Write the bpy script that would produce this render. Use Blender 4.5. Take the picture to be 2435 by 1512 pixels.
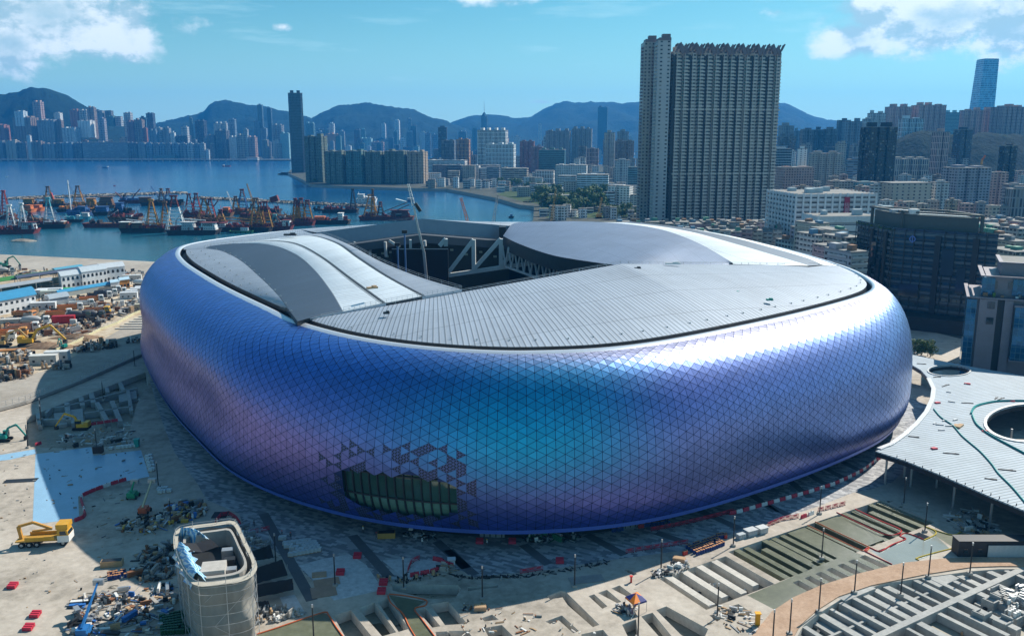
import bpy, bmesh, math, random
from mathutils import Vector, Matrix, noise as mn
from mathutils.geometry import delaunay_2d_cdt
R=math.radians; rnd=random.Random(7)
for o in list(bpy.data.objects): bpy.data.objects.remove(o)
sc=bpy.context.scene
# ---------------- camera ----------------
F=2100.;CX=1217.5;CY=756.;H=90.;P=math.atan((756-325)/F)
cam=bpy.data.objects.new('camera',bpy.data.cameras.new('camera'));sc.collection.objects.link(cam);sc.camera=cam
cam.location=(0,0,H);cam.rotation_euler=(R(90)-P,0,0)
cam.data.sensor_width=36;cam.data.lens=F/2435*36;cam.data.clip_start=1;cam.data.clip_end=60000
sc.render.resolution_x=1024;sc.render.resolution_y=635
# ---------------- view ----------------
sc.view_settings.view_transform='Standard';sc.view_settings.look='None';sc.view_settings.gamma=1;sc.view_settings.exposure=0.5
try: sc.cycles.volume_bounces=1;sc.cycles.max_bounces=6;sc.cycles.transparent_max_bounces=8
except Exception: pass
# ---------------- sun ----------------
SUN_EL=R(40);SUN_AZ=R(46)   # azimuth measured from +Y (view direction) towards +X
sd=Vector((math.sin(SUN_AZ)*math.cos(SUN_EL),math.cos(SUN_AZ)*math.cos(SUN_EL),math.sin(SUN_EL)))
sl=bpy.data.lights.new('sun','SUN');sl.energy=5.;sl.angle=R(.5);sl.color=(1,.93,.82)
so=bpy.data.objects.new('sun',sl);sc.collection.objects.link(so);so.rotation_euler=sd.to_track_quat('Z','Y').to_euler()
# ---------------- pixel -> world helpers (photo measured at 2435 px width) ----------------
fw=Vector((0,math.cos(P),-math.sin(P)));up=Vector((0,math.sin(P),math.cos(P)));cl=Vector((0,0,H))
def ray(x,y): return fw+Vector((1,0,0))*((x-CX)/F)-up*((y-CY)/F)
def g(x,y,z=0.):
    d=ray(x,y);return cl+d*((z-H)/d.z)
def yp(x,y,Y):
    d=ray(x,y);return cl+d*(Y/d.y)
def pix(p):
    v=Vector(p)-cl;d=v.dot(fw);return (CX+F*v.x/d,CY-F*v.dot(up)/d)
def az_el(x,y):
    d=ray(x,y).normalized();return math.atan2(d.x,d.y),math.asin(d.z)
# ---------------- node helpers ----------------
def N(nt,typ,ins=None,**kw):
    n=nt.nodes.new(typ)
    for k,v in kw.items(): setattr(n,k,v)
    for k,v in (ins or {}).items():
        s=n.inputs[k]
        if hasattr(v,'bl_idname') or hasattr(v,'is_output'): nt.links.new(v if hasattr(v,'is_output') else v.outputs[0],s)
        else:
            try: s.default_value=v
            except Exception: s.default_value=(*v,1)
    return n
def M(nt,op,a,b=None,c=None,clamp=False):
    ins={0:a}
    if b is not None: ins[1]=b
    if c is not None: ins[2]=c
    n=N(nt,'ShaderNodeMath',ins,operation=op);n.use_clamp=clamp;return n.outputs[0]
def MR(nt,v,a,b,c=0.,d=1.,sm=True):
    n=N(nt,'ShaderNodeMapRange',{0:v,1:a,2:b,3:c,4:d});n.interpolation_type='SMOOTHSTEP' if sm else 'LINEAR';return n.outputs[0]
def MIX(nt,f,a,b,mode='MIX'):
    n=N(nt,'ShaderNodeMix',data_type='RGBA',blend_type=mode)
    for s,v in ((n.inputs[0],f),(n.inputs[6],a),(n.inputs[7],b)):
        if hasattr(v,'is_output'): nt.links.new(v,s)
        else: s.default_value=v if not isinstance(v,tuple) or len(v)==4 else (*v,1)
    return n.outputs[2]
def SEP(nt,v):
    n=N(nt,'ShaderNodeSeparateXYZ',{0:v});return n.outputs
def NOISE(nt,vec,scale,detail=3,rough=.55,out=0):
    return N(nt,'ShaderNodeTexNoise',{'Vector':vec,'Scale':scale,'Detail':detail,'Roughness':rough}).outputs[out]
# ---------------- world: sky ----------------
w=bpy.data.worlds.new('World');sc.world=w;w.use_nodes=True;nt=w.node_tree;nt.nodes.clear()
sky=N(nt,'ShaderNodeTexSky');sky.sky_type='NISHITA';sky.sun_disc=False
sky.sun_elevation=SUN_EL;sky.sun_rotation=SUN_AZ
sky.altitude=50;sky.air_density=1.1;sky.dust_density=.6;sky.ozone_density=2.2
tc=N(nt,'ShaderNodeTexCoord').outputs['Generated']
dirn=N(nt,'ShaderNodeVectorMath',{0:tc},operation='NORMALIZE').outputs[0]
X,Y_,Z=SEP(nt,dirn)
az=M(nt,'ARCTAN2',X,Y_);el=M(nt,'ARCSINE',Z)
tint=MIX(nt,1.,sky.outputs[0],(.56,1.16,1.2),'MULTIPLY')
def blob(px,py,rx,ry,pk=1.):
    a,e=az_el(px,py);ra=rx/F;re=ry/F
    u=M(nt,'DIVIDE',M(nt,'SUBTRACT',az,a),ra);v=M(nt,'DIVIDE',M(nt,'SUBTRACT',el,e),re)
    d=M(nt,'SQRT',M(nt,'ADD',M(nt,'MULTIPLY',u,u),M(nt,'MULTIPLY',v,v)))
    return M(nt,'SUBTRACT',pk,d)
blobs=[blob(120,40,260,105),blob(300,60,70,90),blob(10,100,110,80),blob(2230,35,290,90),blob(2040,95,110,55),blob(2400,75,100,80),blob(1170,-6,170,40,.62),blob(672,65,60,26,.42),blob(1850,30,90,34,.4),blob(1290,243,90,13,.45)]
m=blobs[0]
for b in blobs[1:]: m=M(nt,'MAXIMUM',m,b)
nv=N(nt,'ShaderNodeCombineXYZ',{0:az,1:M(nt,'MULTIPLY',el,1.5),2:0.}).outputs[0]
n1=NOISE(nt,nv,13,9,.62)
dens=M(nt,'ADD',M(nt,'MULTIPLY',m,1.1),M(nt,'MULTIPLY',M(nt,'SUBTRACT',n1,.5),2.2))
cm=MR(nt,dens,.0,.55)
core=MR(nt,M(nt,'ADD',dens,M(nt,'MULTIPLY',M(nt,'SUBTRACT',NOISE(nt,nv,7,4),.5),1.8)),.7,1.35)
ccol=MIX(nt,core,(12.5,13.8,14.3),(6.4,9.2,10.4))
# thin cirrus streaks
sv=N(nt,'ShaderNodeCombineXYZ',{0:M(nt,'MULTIPLY',az,2.2),1:M(nt,'MULTIPLY',el,16.),2:3.}).outputs[0]
cir=MR(nt,NOISE(nt,sv,2.4,7,.6),.46,.74,0.,.42)
veil=MR(nt,el,-.02,.16,.55,.0)
thin=M(nt,'MAXIMUM',cir,veil)
nv2=N(nt,'ShaderNodeVectorMath',{0:nv,1:(.012,.03,0.)},operation='ADD').outputs[0]
lit=MR(nt,M(nt,'SUBTRACT',n1,NOISE(nt,nv2,13,9,.62)),-.10,.08)
ccol=MIX(nt,lit,(5.6,8.4,9.6),ccol)
c1=MIX(nt,thin,tint,(8.4,12.6,13.2))
c2=MIX(nt,M(nt,'MULTIPLY',cm,.93),c1,ccol)
bg=N(nt,'ShaderNodeBackground',{0:c2,1:.058})
nt.links.new(bg.outputs[0],N(nt,'ShaderNodeOutputWorld').inputs[0])
# ---------------- object helpers ----------------
COL=sc.collection
def thing(name,label,cat,loc=(0,0,0),rz=0,group=None):
    o=bpy.data.objects.new(name,None);COL.objects.link(o);o.location=loc;o.rotation_euler=(0,0,rz);o.empty_display_size=.1
    o['label']=label;o['category']=cat
    if group:o['group']=group
    return o
def tag(o,label=None,cat=None,group=None,kind=None):
    if label:o['label']=label
    if cat:o['category']=cat
    if group:o['group']=group
    if kind:o['kind']=kind
    return o
def dup(o,loc=None,rz=None,label=None,parent=None,color=None):
    c=o.copy();COL.objects.link(c)
    if parent: c.parent=parent
    if loc is not None:c.location=loc
    if rz is not None:c.rotation_euler=(0,0,rz)
    if label:c['label']=label
    for ch in KIDS.get(o.name,[]):
        d=dup(ch,parent=c)
    return c
KIDS={}
class MB:
    def __init__(s): s.v=[];s.f=[];s.m=[];s.uv=[]
    def face(s,pts,mi=0,uv=None):
        i=len(s.v);s.v+=[tuple(p) for p in pts];s.f.append(tuple(range(i,i+len(pts))));s.m.append(mi)
        s.uv.append(uv or [(0,0)]*len(pts))
    def grid(s,rows,mi=0,closed=False,uvs=None):
        b=len(s.v);n=len(rows[0])
        for r in rows: s.v+=[tuple(p) for p in r]
        for i in range(len(rows)-1):
            for j in range(n if closed else n-1):
                k=(j+1)%n
                s.f.append((b+i*n+j,b+i*n+k,b+(i+1)*n+k,b+(i+1)*n+j));s.m.append(mi)
                s.uv.append([uvs[i][j],uvs[i][j+1],uvs[i+1][j+1],uvs[i+1][j]] if uvs else [(0,0)]*4)
    def box(s,c,d,rz=0,mi=0,T=None):
        # c centre of the base, d size
        x,y,z=c;a,b,h=d[0]/2,d[1]/2,d[2];q=Matrix.Rotation(rz,3,'Z')
        P_=[Vector((x,y,z))+q@Vector((sx*a,sy*b,zz)) for zz in (0,h) for sx,sy in ((-1,-1),(1,-1),(1,1),(-1,1))]
        if T: P_=[T@p for p in P_]
        for f in ((0,1,5,4),(1,2,6,5),(2,3,7,6),(3,0,4,7),(4,5,6,7),(3,2,1,0)):
            p=[P_[k] for k in f];l=(p[1]-p[0]).length;hh=(p[2]-p[1]).length
            s.face(p,mi,[(0,0),(l,0),(l,hh),(0,hh)])
    def bar(s,p,q,w,h=None,mi=0):
        p=Vector(p);q=Vector(q);d=q-p;L=d.length
        if L<1e-6:return
        d/=L;h=h or w;u=d.cross(Vector((0,0,1)))
        u=u.normalized() if u.length>1e-3 else Vector((1,0,0));v=u.cross(d).normalized()
        c=[u*w/2*a+v*h/2*b for a,b in ((-1,-1),(1,-1),(1,1),(-1,1))]
        A=[p+k for k in c];B=[q+k for k in c]
        for i in range(4):
            j=(i+1)%4;s.face((A[i],A[j],B[j],B[i]),mi)
        s.face(A[::-1],mi);s.face(B,mi)
    def cyl(s,p,q,r,n=8,r2=None,mi=0):
        p=Vector(p);q=Vector(q);d=(q-p).normalized();u=d.cross(Vector((0,0,1)))
        u=u.normalized() if u.length>1e-3 else Vector((1,0,0));v=d.cross(u);r2=r if r2 is None else r2
        A=[p+(u*math.cos(t)+v*math.sin(t))*r for t in [2*math.pi*i/n for i in range(n)]]
        B=[q+(u*math.cos(t)+v*math.sin(t))*r2 for t in [2*math.pi*i/n for i in range(n)]]
        for i in range(n):
            j=(i+1)%n;s.face((A[i],A[j],B[j],B[i]),mi)
        s.face(A[::-1],mi);s.face(B,mi)
    def prism(s,poly,z0,z1,mi=0,cap=True,mtop=None,uo=0):
        # poly: list of (x,y) counter-clockwise
        a=sum(poly[i][0]*poly[(i+1)%len(poly)][1]-poly[(i+1)%len(poly)][0]*poly[i][1] for i in range(len(poly)))
        if a<0: poly=poly[::-1]
        u=uo;n=len(poly)
        for i in range(n):
            p,q=poly[i],poly[(i+1)%n];l=math.hypot(q[0]-p[0],q[1]-p[1])
            s.face(((p[0],p[1],z0),(q[0],q[1],z0),(q[0],q[1],z1),(p[0],p[1],z1)),mi,[(u,z0),(u+l,z0),(u+l,z1),(u,z1)]);u+=l
        if cap: s.face([(p[0],p[1],z1) for p in poly],mi if mtop is None else mtop,[(p[0],p[1]) for p in poly])
    def ball(s,c,r,n=8,m=5,mi=0,sc_=(1,1,1)):
        rows=[[Vector(c)+Vector((math.cos(2*math.pi*j/n)*math.sin(math.pi*i/m)*r*sc_[0],math.sin(2*math.pi*j/n)*math.sin(math.pi*i/m)*r*sc_[1],-math.cos(math.pi*i/m)*r*sc_[2])) for j in range(n)] for i in range(m+1)]
        s.grid(rows,mi,True)
    def build(s,name,mats,parent=None,smooth=False,color=None,label=None):
        me=bpy.data.meshes.new(name);me.from_pydata(s.v,[],s.f)
        for m_ in (mats if isinstance(mats,(list,tuple)) else [mats]): me.materials.append(m_)
        if max(s.m,default=0)>0: me.polygons.foreach_set('material_index',s.m)
        u=me.uv_layers.new(name='UVMap');fl=[c for f in s.uv for p in f for c in p];u.data.foreach_set('uv',fl)
        if smooth: me.polygons.foreach_set('use_smooth',[True]*len(s.f))
        me.update()
        o=bpy.data.objects.new(name,me);COL.objects.link(o)
        if parent is not None: o.parent=parent;KIDS.setdefault(parent.name,[]).append(o)
        if color: o.color=(*color,1)
        if label:o['label']=label
        return o
# ---------------- materials ----------------
MATS={}
def mat(name):
    m=bpy.data.materials.new(name);m.use_nodes=True;t=m.node_tree;return m,t,t.nodes['Principled BSDF']
def plain(name,col=None,rough=.7,metal=0.,var=.25,scale=.8,bump=0.,objcol=False,spec=.4):
    """a base colour broken up by two scales of dirt; objcol takes the paint from the object's colour"""
    if name in MATS: return MATS[name]
    m,t,b=mat(name);co=N(t,'ShaderNodeTexCoord').outputs['Object']
    n=NOISE(t,co,scale,6,.6);n2=NOISE(t,co,scale*6,3,.6)
    base=N(t,'ShaderNodeObjectInfo').outputs['Color'] if objcol else N(t,'ShaderNodeRGB').outputs[0]
    if not objcol: base.default_value=(*col,1)
    f=M(t,'ADD',M(t,'MULTIPLY',M(t,'SUBTRACT',n,.5),var*2.2),M(t,'MULTIPLY',M(t,'SUBTRACT',n2,.5),var*1.2))
    c=N(t,'ShaderNodeHueSaturation',{'Value':M(t,'ADD',f,1.),'Color':base}).outputs[0]
    t.links.new(c,b.inputs['Base Color']);b.inputs['Roughness'].default_value=rough;b.inputs['Metallic'].default_value=metal
    b.inputs['Specular IOR Level'].default_value=spec
    if bump: t.links.new(N(t,'ShaderNodeBump',{'Height':n2,'Strength':bump,'Distance':.1}).outputs[0],b.inputs['Normal'])
    MATS[name]=m;return m
def facade(name,mw,mh,fx,fy,glass=(.03,.05,.07),grough=.12,vband=0,metal=0.,vr=1.6):
    """wall in the object's colour with a grid of glazed openings laid out in metres along the wall (UV)"""
    m,t,b=mat(name);uv=N(t,'ShaderNodeUVMap').outputs[0];u,v,_=SEP(t,uv)
    cu=M(t,'DIVIDE',u,mw);cv=M(t,'DIVIDE',v,mh)
    fu=M(t,'FRACT',cu);fv=M(t,'FRACT',cv)
    a=M(t,'LESS_THAN',M(t,'ABSOLUTE',M(t,'SUBTRACT',fu,.5)),fx/2);c=M(t,'LESS_THAN',M(t,'ABSOLUTE',M(t,'SUBTRACT',fv,.5)),fy/2)
    win=M(t,'MULTIPLY',a,c)
    cell=N(t,'ShaderNodeCombineXYZ',{0:M(t,'FLOOR',cu),1:M(t,'FLOOR',cv),2:0.}).outputs[0]
    wn=N(t,'ShaderNodeTexWhiteNoise',{0:cell}).outputs[0]
    col=N(t,'ShaderNodeObjectInfo').outputs['Color']
    co=N(t,'ShaderNodeTexCoord').outputs['Object']
    dirt=NOISE(t,N(t,'ShaderNodeVectorMath',{0:co,1:(.05,.05,.012)},operation='MULTIPLY').outputs[0],1.,5,.6)
    colw=N(t,'ShaderNodeHueSaturation',{'Value':M(t,'ADD',M(t,'MULTIPLY',dirt,.7),.65),'Color':col}).outputs[0]
    gl=N(t,'ShaderNodeHueSaturation',{'Value':M(t,'ADD',M(t,'MULTIPLY',wn,vr),1-vr/2),'Color':(*glass,1)}).outputs[0]
    curt=M(t,'GREATER_THAN',wn,.86)
    gl=MIX(t,M(t,'MULTIPLY',curt,.6 if vr>1 else .0),gl,(.3,.29,.26))
    t.links.new(MIX(t,win,colw,gl),b.inputs['Base Color'])
    t.links.new(MR(t,win,0,1,.75,grough,False),b.inputs['Roughness'])
    t.links.new(N(t,'ShaderNodeBump',{'Height':M(t,'SUBTRACT',1.,win),'Strength':.5,'Distance':.25}).outputs[0],b.inputs['Normal'])
    if metal: t.links.new(M(t,'MULTIPLY',win,metal),b.inputs['Metallic'])
    MATS[name]=m;return m
FS={'grid':facade('facade_grid',3.4,3.1,.5,.5),'flat':facade('facade_flats',4.2,3.0,.62,.45),'strip':facade('facade_strip',9.,3.6,.96,.5),
 'ribs':facade('facade_ribs',3.2,9.,.55,.86,(.04,.06,.08)),'glass':facade('facade_glass',2.4,3.8,.93,.8,(.02,.06,.085),.08,0,.35,.8),
 'sparse':facade('facade_sparse',6.5,3.4,.3,.4),'dark':facade('facade_dark',3.0,3.3,.7,.7,(.012,.016,.02)),
 'old':facade('facade_old',3.6,2.9,.66,.5,(.05,.055,.055),.3)}
mRoof=plain('roof_concrete',(.22,.22,.21),.9,0,.35,.15)
mPaint=plain('painted_metal',None,.5,.1,.28,.5,0,True)
mWallC=plain('painted_wall',None,.8,0,.3,.12,0,True)
mConc=plain('concrete',(.34,.325,.30),.85,0,.28,.25,.3)
mDark=plain('dark_steel',(.03,.033,.036),.5,.3,.3,.4)
mRub=plain('rubber',(.02,.02,.02),.9)
mGlass=plain('window_glass',(.02,.035,.045),.08,.1,.3,.3,0,False,.8)
mWhite=plain('white_paint',(.7,.71,.7),.5,0,.12,.4)
mSteel=plain('galvanised_steel',(.42,.44,.46),.42,.6,.2,.6)
# =====================  SETTING: sea, land, hills  =====================
def inside(p,poly):
    x,y=p[0],p[1];c=False;n=len(poly)
    for i in range(n):
        x1,y1=poly[i][0],poly[i][1];x2,y2=poly[i-1][0],poly[i-1][1]
        if (y1>y)!=(y2>y) and x<(x2-x1)*(y-y1)/(y2-y1)+x1: c=not c
    return c
def slab(name,outer,holes,zt,zb,m,parent=None,kind='structure',mside=None):
    loops=[outer]+holes;v=[];e=[]
    for L in loops:
        b=len(v);v+=[Vector((p[0],p[1])) for p in L];e+=[(b+i,b+(i+1)%len(L)) for i in range(len(L))]
    vo,eo,fo,_,_,_=delaunay_2d_cdt(v,e,[],0,1e-4)
    mb=MB()
    for f in fo:
        c=sum((vo[i] for i in f),Vector((0,0)))/len(f)
        if inside(c,outer) and not any(inside(c,h) for h in holes):
            mb.face([(vo[i].x,vo[i].y,zt) for i in f],0,[(vo[i].x,vo[i].y) for i in f])
    for L in loops:
        for i in range(len(L)):
            p,q=L[i],L[(i+1)%len(L)];mb.face(((p[0],p[1],zb),(q[0],q[1],zb),(q[0],q[1],zt),(p[0],p[1],zt)),1)
    o=mb.build(name,[m,mside or mConc],parent)
    if kind:o['kind']=kind
    return o
def ground_mat(name,cols,scale,rough=.9,puddle=0,fine=3.,bump=.25,contrast=1.):
    m,t,b=mat(name);co=N(t,'ShaderNodeTexCoord').outputs['Object']
    a=NOISE(t,co,scale,8,.65);c=NOISE(t,co,scale*9,5,.7);d=NOISE(t,co,fine,3,.6)
    f=M(t,'ADD',M(t,'MULTIPLY',a,.62),M(t,'MULTIPLY',c,.38))
    cr=N(t,'ShaderNodeValToRGB',{0:f});e=cr.color_ramp.elements
    k=len(cols)
    for i,cc in enumerate(cols):
        pos=.36+.28*i/(k-1)
        el_=e[i] if i<2 else e.new(pos)
        el_.position=pos;el_.color=(*cc,1)
    col=N(t,'ShaderNodeHueSaturation',{'Value':M(t,'ADD',M(t,'MULTIPLY',d,.5),.75),'Color':cr.outputs[0]}).outputs[0]
    rg=None
    if puddle:
        pm=MR(t,NOISE(t,N(t,'ShaderNodeVectorMath',{0:co,1:(.09,.16,0)},operation='MULTIPLY').outputs[0],1.,7,.6),puddle,puddle+.02)
        col=MIX(t,pm,col,(.10,.085,.055));rg=MR(t,pm,0,1,rough,.18,False);t.links.new(rg,b.inputs['Roughness'])
    else: b.inputs['Roughness'].default_value=rough
    t.links.new(col,b.inputs['Base Color'])
    t.links.new(N(t,'ShaderNodeBump',{'Height':d,'Strength':bump,'Distance':.08}).outputs[0],b.inputs['Normal'])
    b.inputs['Specular IOR Level'].default_value=.12 if not puddle and rough>.8 else .4
    MATS[name]=m;return m
mCity=ground_mat('city_ground',[(.035,.05,.04),(.06,.07,.06),(.12,.12,.11)],.02)
mYard=ground_mat('yard_earth',[(.19,.13,.08),(.36,.28,.19),(.5,.43,.33),(.42,.38,.32)],.03,.95,0,1.2,.5)
mSite=ground_mat('site_screed',[(.22,.195,.16),(.40,.355,.30),(.50,.455,.395)],.035,.85,.66,.7,.3)
mPit=ground_mat('pit_floor',[(.16,.145,.11),(.24,.22,.17),(.32,.29,.24)],.08,.6,.6,1.)
mWet=ground_mat('flooded_screed',[(.09,.10,.06),(.125,.135,.085),(.17,.18,.125)],.05,.35,0,.8,.08)
mPale=ground_mat('pale_concrete',[(.40,.375,.335),(.52,.495,.45),(.60,.57,.52)],.06,.85,0,1.2,.25)
mDeck=ground_mat('yard_concrete',[(.26,.235,.2),(.34,.31,.27),(.41,.38,.335)],.02,.9,0,.5,.3)
mGreyC=ground_mat('grey_concrete',[(.26,.27,.265),(.33,.335,.325),(.42,.42,.4)],.1,.8,0,1.5,.3)
# water
m,t,b=mat('sea_water');co=N(t,'ShaderNodeTexCoord').outputs['Object']
st=N(t,'ShaderNodeVectorMath',{0:co,1:(.6,1.5,1)},operation='MULTIPLY').outputs[0]
wv=M(t,'ADD',NOISE(t,st,.10,6,.65),M(t,'MULTIPLY',NOISE(t,st,.012,4,.6),1.5))
t.links.new(N(t,'ShaderNodeBump',{'Height':wv,'Strength':.5,'Distance':1.1}).outputs[0],b.inputs['Normal'])
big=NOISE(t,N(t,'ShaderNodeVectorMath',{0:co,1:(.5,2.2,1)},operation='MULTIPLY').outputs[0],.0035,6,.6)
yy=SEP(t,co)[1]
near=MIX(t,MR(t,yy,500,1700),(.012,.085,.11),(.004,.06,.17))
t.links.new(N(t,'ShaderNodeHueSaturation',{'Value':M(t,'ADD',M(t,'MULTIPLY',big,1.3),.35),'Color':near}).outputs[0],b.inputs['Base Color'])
b.inputs['Roughness'].default_value=.16;b.inputs['IOR'].default_value=1.33;b.inputs['Specular IOR Level'].default_value=.22
mSea=m
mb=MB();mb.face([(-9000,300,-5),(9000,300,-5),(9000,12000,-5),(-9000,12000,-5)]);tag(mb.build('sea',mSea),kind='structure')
def G2(pts,z=0): return [tuple(g(x,y,z)[:2]) for x,y in pts]
# coast of the city side (top 0, sea -5)
coast=[(-1500,560)]+[(-420,690)]+G2([(0,630),(180,645),(360,657)],0)+[(-150,640),(-40,690),(10,850)]+G2([(1268,523),(1270,490),(1236,487),(1180,471),(1100,456),(1062,449),(987,448),(860,444),(740,439),(713,424),(684,412),(690,404)],0)+[(-560,2900),(9000,3200),(9000,150),(330,150),(230,330),(150,520),(0,600),(-150,560),(-330,430),(-1500,300)]
slab('city_ground',coast,[],0,-6,mCity)
# site ground (low level) and yard
S=lambda pts:G2(pts)
tag_=tag
mb=MB();mb.face([(-500,90,-2.2),(420,90,-2.2),(420,560,-2.2),(-500,560,-2.2)]);tag(mb.build('foundation_floor',mPit),kind='structure')
yardpoly=G2([(-160,1010),(-40,982),(60,955),(180,910),(300,858),(350,836)],1.)+[(-150,420),(-120,500),(-60,560),(-150,600)]+[(-270,640),(-420,685),(-700,640),(-700,300)]
slab('yard_ground',yardpoly,[],1.0,-5.9,mDeck)
earth=G2([(-200,1000),(0,905),(120,880),(205,830),(300,775),(352,742),(352,690),(360,664),(180,648),(0,636),(-200,620)],1.004)
slab('earth_track',earth,[],1.012,.9,mYard)
def flat(name,pts,z,m):
    P_=G2(pts);mb=MB();a=sum(P_[i][0]*P_[(i+1)%len(P_)][1]-P_[(i+1)%len(P_)][0]*P_[i][1] for i in range(len(P_)))
    if a<0:P_=P_[::-1]
    mb.face([(p[0],p[1],z) for p in P_]);o=mb.build(name,m);o['kind']='structure'
mLawn=ground_mat('lawn',[(.02,.045,.02),(.04,.075,.025),(.13,.13,.10)],.06,1.,0,.5)
flat('park_lawn',[(1180,462),(1270,440),(1420,452),(1540,486),(1540,518),(1300,518),(1283,500),(1284,485),(1245,480)],.02,mLawn)
flat('park_lawn',[(2105,486),(2330,498),(2440,512),(2440,522),(2120,512)],.02,mLawn)
# ---- hills of the island ----
HX=[]
def ridge(pts,Yr):
    q=[yp(x,y,Yr) for x,y in pts];return [(p.x,p.z) for p in q]
def lerp(tab,x):
    if x<=tab[0][0]:return tab[0][1]
    for (a,ya),(b_,yb) in zip(tab,tab[1:]):
        if x<=b_: 
            f=(x-a)/(b_-a);return ya+(yb-ya)*f
    return tab[-1][1]
hillA=[ridge([(-400,300),(-250,250),(-100,235),(0,222),(40,212),(75,205),(105,207),(140,220),(180,242),(215,262),(260,285),(310,302),(345,312),(400,330)],4700),4700,3600]
hillB=[ridge([(250,345),(330,310),(370,292),(430,279),(480,266),(505,242),(522,235),(545,238),(580,246),(620,252),(650,257),(690,268),(730,278),(780,300),(900,340)],6400,),6400,4700]
hillC=[ridge([(600,350),(690,300),(735,283),(770,262),(800,252),(840,247),(862,242),(890,246),(950,254),(1000,268),(1040,283),(1070,292),(1130,315),(1250,350)],6600),6600,4700]
hillD=[ridge([(900,350),(1040,310),(1073,293),(1090,283),(1120,275),(1160,270),(1190,272),(1225,281),(1260,276),(1290,262),(1320,245),(1345,238),(1370,246),(1400,242),(1430,241),(1480,244),(1520,240),(1600,250),(1700,262),(1750,262),(1800,250),(1845,245),(1870,247),(1900,260),(1935,277),(1965,283),(2000,288),(2100,305),(2300,340)],8200),8200,5200]
def hill_h(h,x,y):
    tab,Yr,Y0=h;r=lerp(tab,x*Yr/max(y,1)) if y<Yr else lerp(tab,x)
    s=max(0,(y-Y0)/(Yr-Y0)) if y<Yr else max(0,1-(y-Yr)/1500)
    s=s**1.25*(1 if y<Yr else 1)
    f=4*s*(1-s)
    n_=mn.fractal(Vector((x/420,y/420,3)),.9,2.1,5)*85*f*(r/400)+mn.fractal(Vector((x/110,y/110,7)),.7,2.2,4)*15
    return max(-6,(r)*s+n_*min(1,s*4))
mHill,t,b=mat('hillside_woods');co=N(t,'ShaderNodeTexCoord').outputs['Object']
n1_=NOISE(t,co,.03,6,.7);n2_=NOISE(t,co,.004,5,.6)
cr=N(t,'ShaderNodeValToRGB',{0:M(t,'ADD',M(t,'MULTIPLY',n1_,.5),M(t,'MULTIPLY',n2_,.5))});e=cr.color_ramp.elements
e[0].position=.35;e[0].color=(.002,.012,.014,1);e[1].position=.68;e[1].color=(.011,.030,.022,1)
t.links.new(cr.outputs[0],b.inputs['Base Color']);b.inputs['Roughness'].default_value=1;b.inputs['Specular IOR Level'].default_value=.1
t.links.new(N(t,'ShaderNodeBump',{'Height':n1_,'Strength':1.,'Distance':14}).outputs[0],b.inputs['Normal'])
for h in (hillA,hillB,hillC,hillD):
    tab,Yr,Y0=h;x0,x1=tab[0][0],tab[-1][0];nx=150;ny=40;mb=MB();rows=[]
    for j in range(ny+1):
        y=Y0+(Yr+1300-Y0)*j/ny;k=min(1,y/Yr)
        rows.append([((x0+(x1-x0)*i/nx)*k,y,hill_h(h,(x0+(x1-x0)*i/nx)*k,y)) for i in range(nx+1)])
    mb.grid(rows);tag(mb.build('hill',mHill,None,True),kind='structure')
# island shore land
mb=MB();mb.prism([(-4200,3500),(-2000,3530),(-900,3560),(-780,3640),(-700,4300),(3500,4700),(3500,9000),(-6000,9000)],-6,-1.5);tag(mb.build('island_shore',mCity),kind='structure')
# =====================  STADIUM  =====================
rim=[(-142.5,372),(-128.5,340),(-108,304),(-92,278),(-72,248),(-56,225),(-37,207),(-17,196.5),(5,193.3),(30,200),(63,223.6),(96,252.8),(115,275),(123,300),(124.5,334),(117,387),(100,440),(70,480),(30,500),(-20,502),(-70,490),(-112,462),(-137,425),(-147,397)]
def cr_closed(pts,n,closed=True):
    m_=len(pts);out=[]
    segs=m_ if closed else m_-1
    for i in range(segs):
        p=[Vector(pts[(i+k-1)%m_]) if closed else Vector(pts[min(max(i+k-1,0),m_-1)]) for k in range(4)]
        for k in range(12):
            t_=k/12;out.append(.5*((2*p[1])+(p[2]-p[0])*t_+(2*p[0]-5*p[1]+4*p[2]-p[3])*t_*t_+(3*p[1]-p[0]-3*p[2]+p[3])*t_**3))
    if closed: out.append(out[0].copy())
    else: out.append(Vector(pts[-1]))
    return resample(out,n,closed)
def resample(pts,n,closed=False):
    pts=[Vector(p) for p in pts];L=[0]
    for a,b_ in zip(pts,pts[1:]): L.append(L[-1]+(b_-a).length)
    tot=L[-1];out=[];k=0;cnt=n if closed else n-1
    for i in range(n):
        s=tot*i/cnt
        while k<len(L)-2 and L[k+1]<s:k+=1
        f=(s-L[k])/max(1e-9,L[k+1]-L[k]);out.append(pts[k].lerp(pts[k+1],min(1,f)))
    return out
NC=540
RIM=cr_closed([Vector((x,y,0)) for x,y in rim],NC)
NRM=[]
for i in range(NC):
    d=(RIM[(i+4)%NC]-RIM[i-4]).normalized();NRM.append(Vector((d.y,-d.x,0)))
cen=sum(RIM,Vector())/NC
if (RIM[0]-cen).dot(NRM[0])<0: NRM=[-n_ for n_ in NRM]
prof=[(0.,42.),(2.6,41.8),(5.5,40.6),(8.2,38.2),(10.7,34.4),(12.6,29.5),(13.8,24.),(14.2,18.5),(13.9,13.),(13.,8.6),(11.4,5.2)]
PF=cr_closed([Vector((a,0,b_)) for a,b_ in prof],401,False)
_bo=[(-181,7),(-90,6.),(-76,10.),(-66,14.9),(-61,16.4),(-57,19),(-54,19.5),(-47,18),(-40,16.6),(-29,15),(-18,13.7),(-2,12.8),(11,11.8),(29,12.4),(38,14.5),(42,16.2),(49,14.9),(60,10.),(85,3.6),(181,7)]
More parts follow.
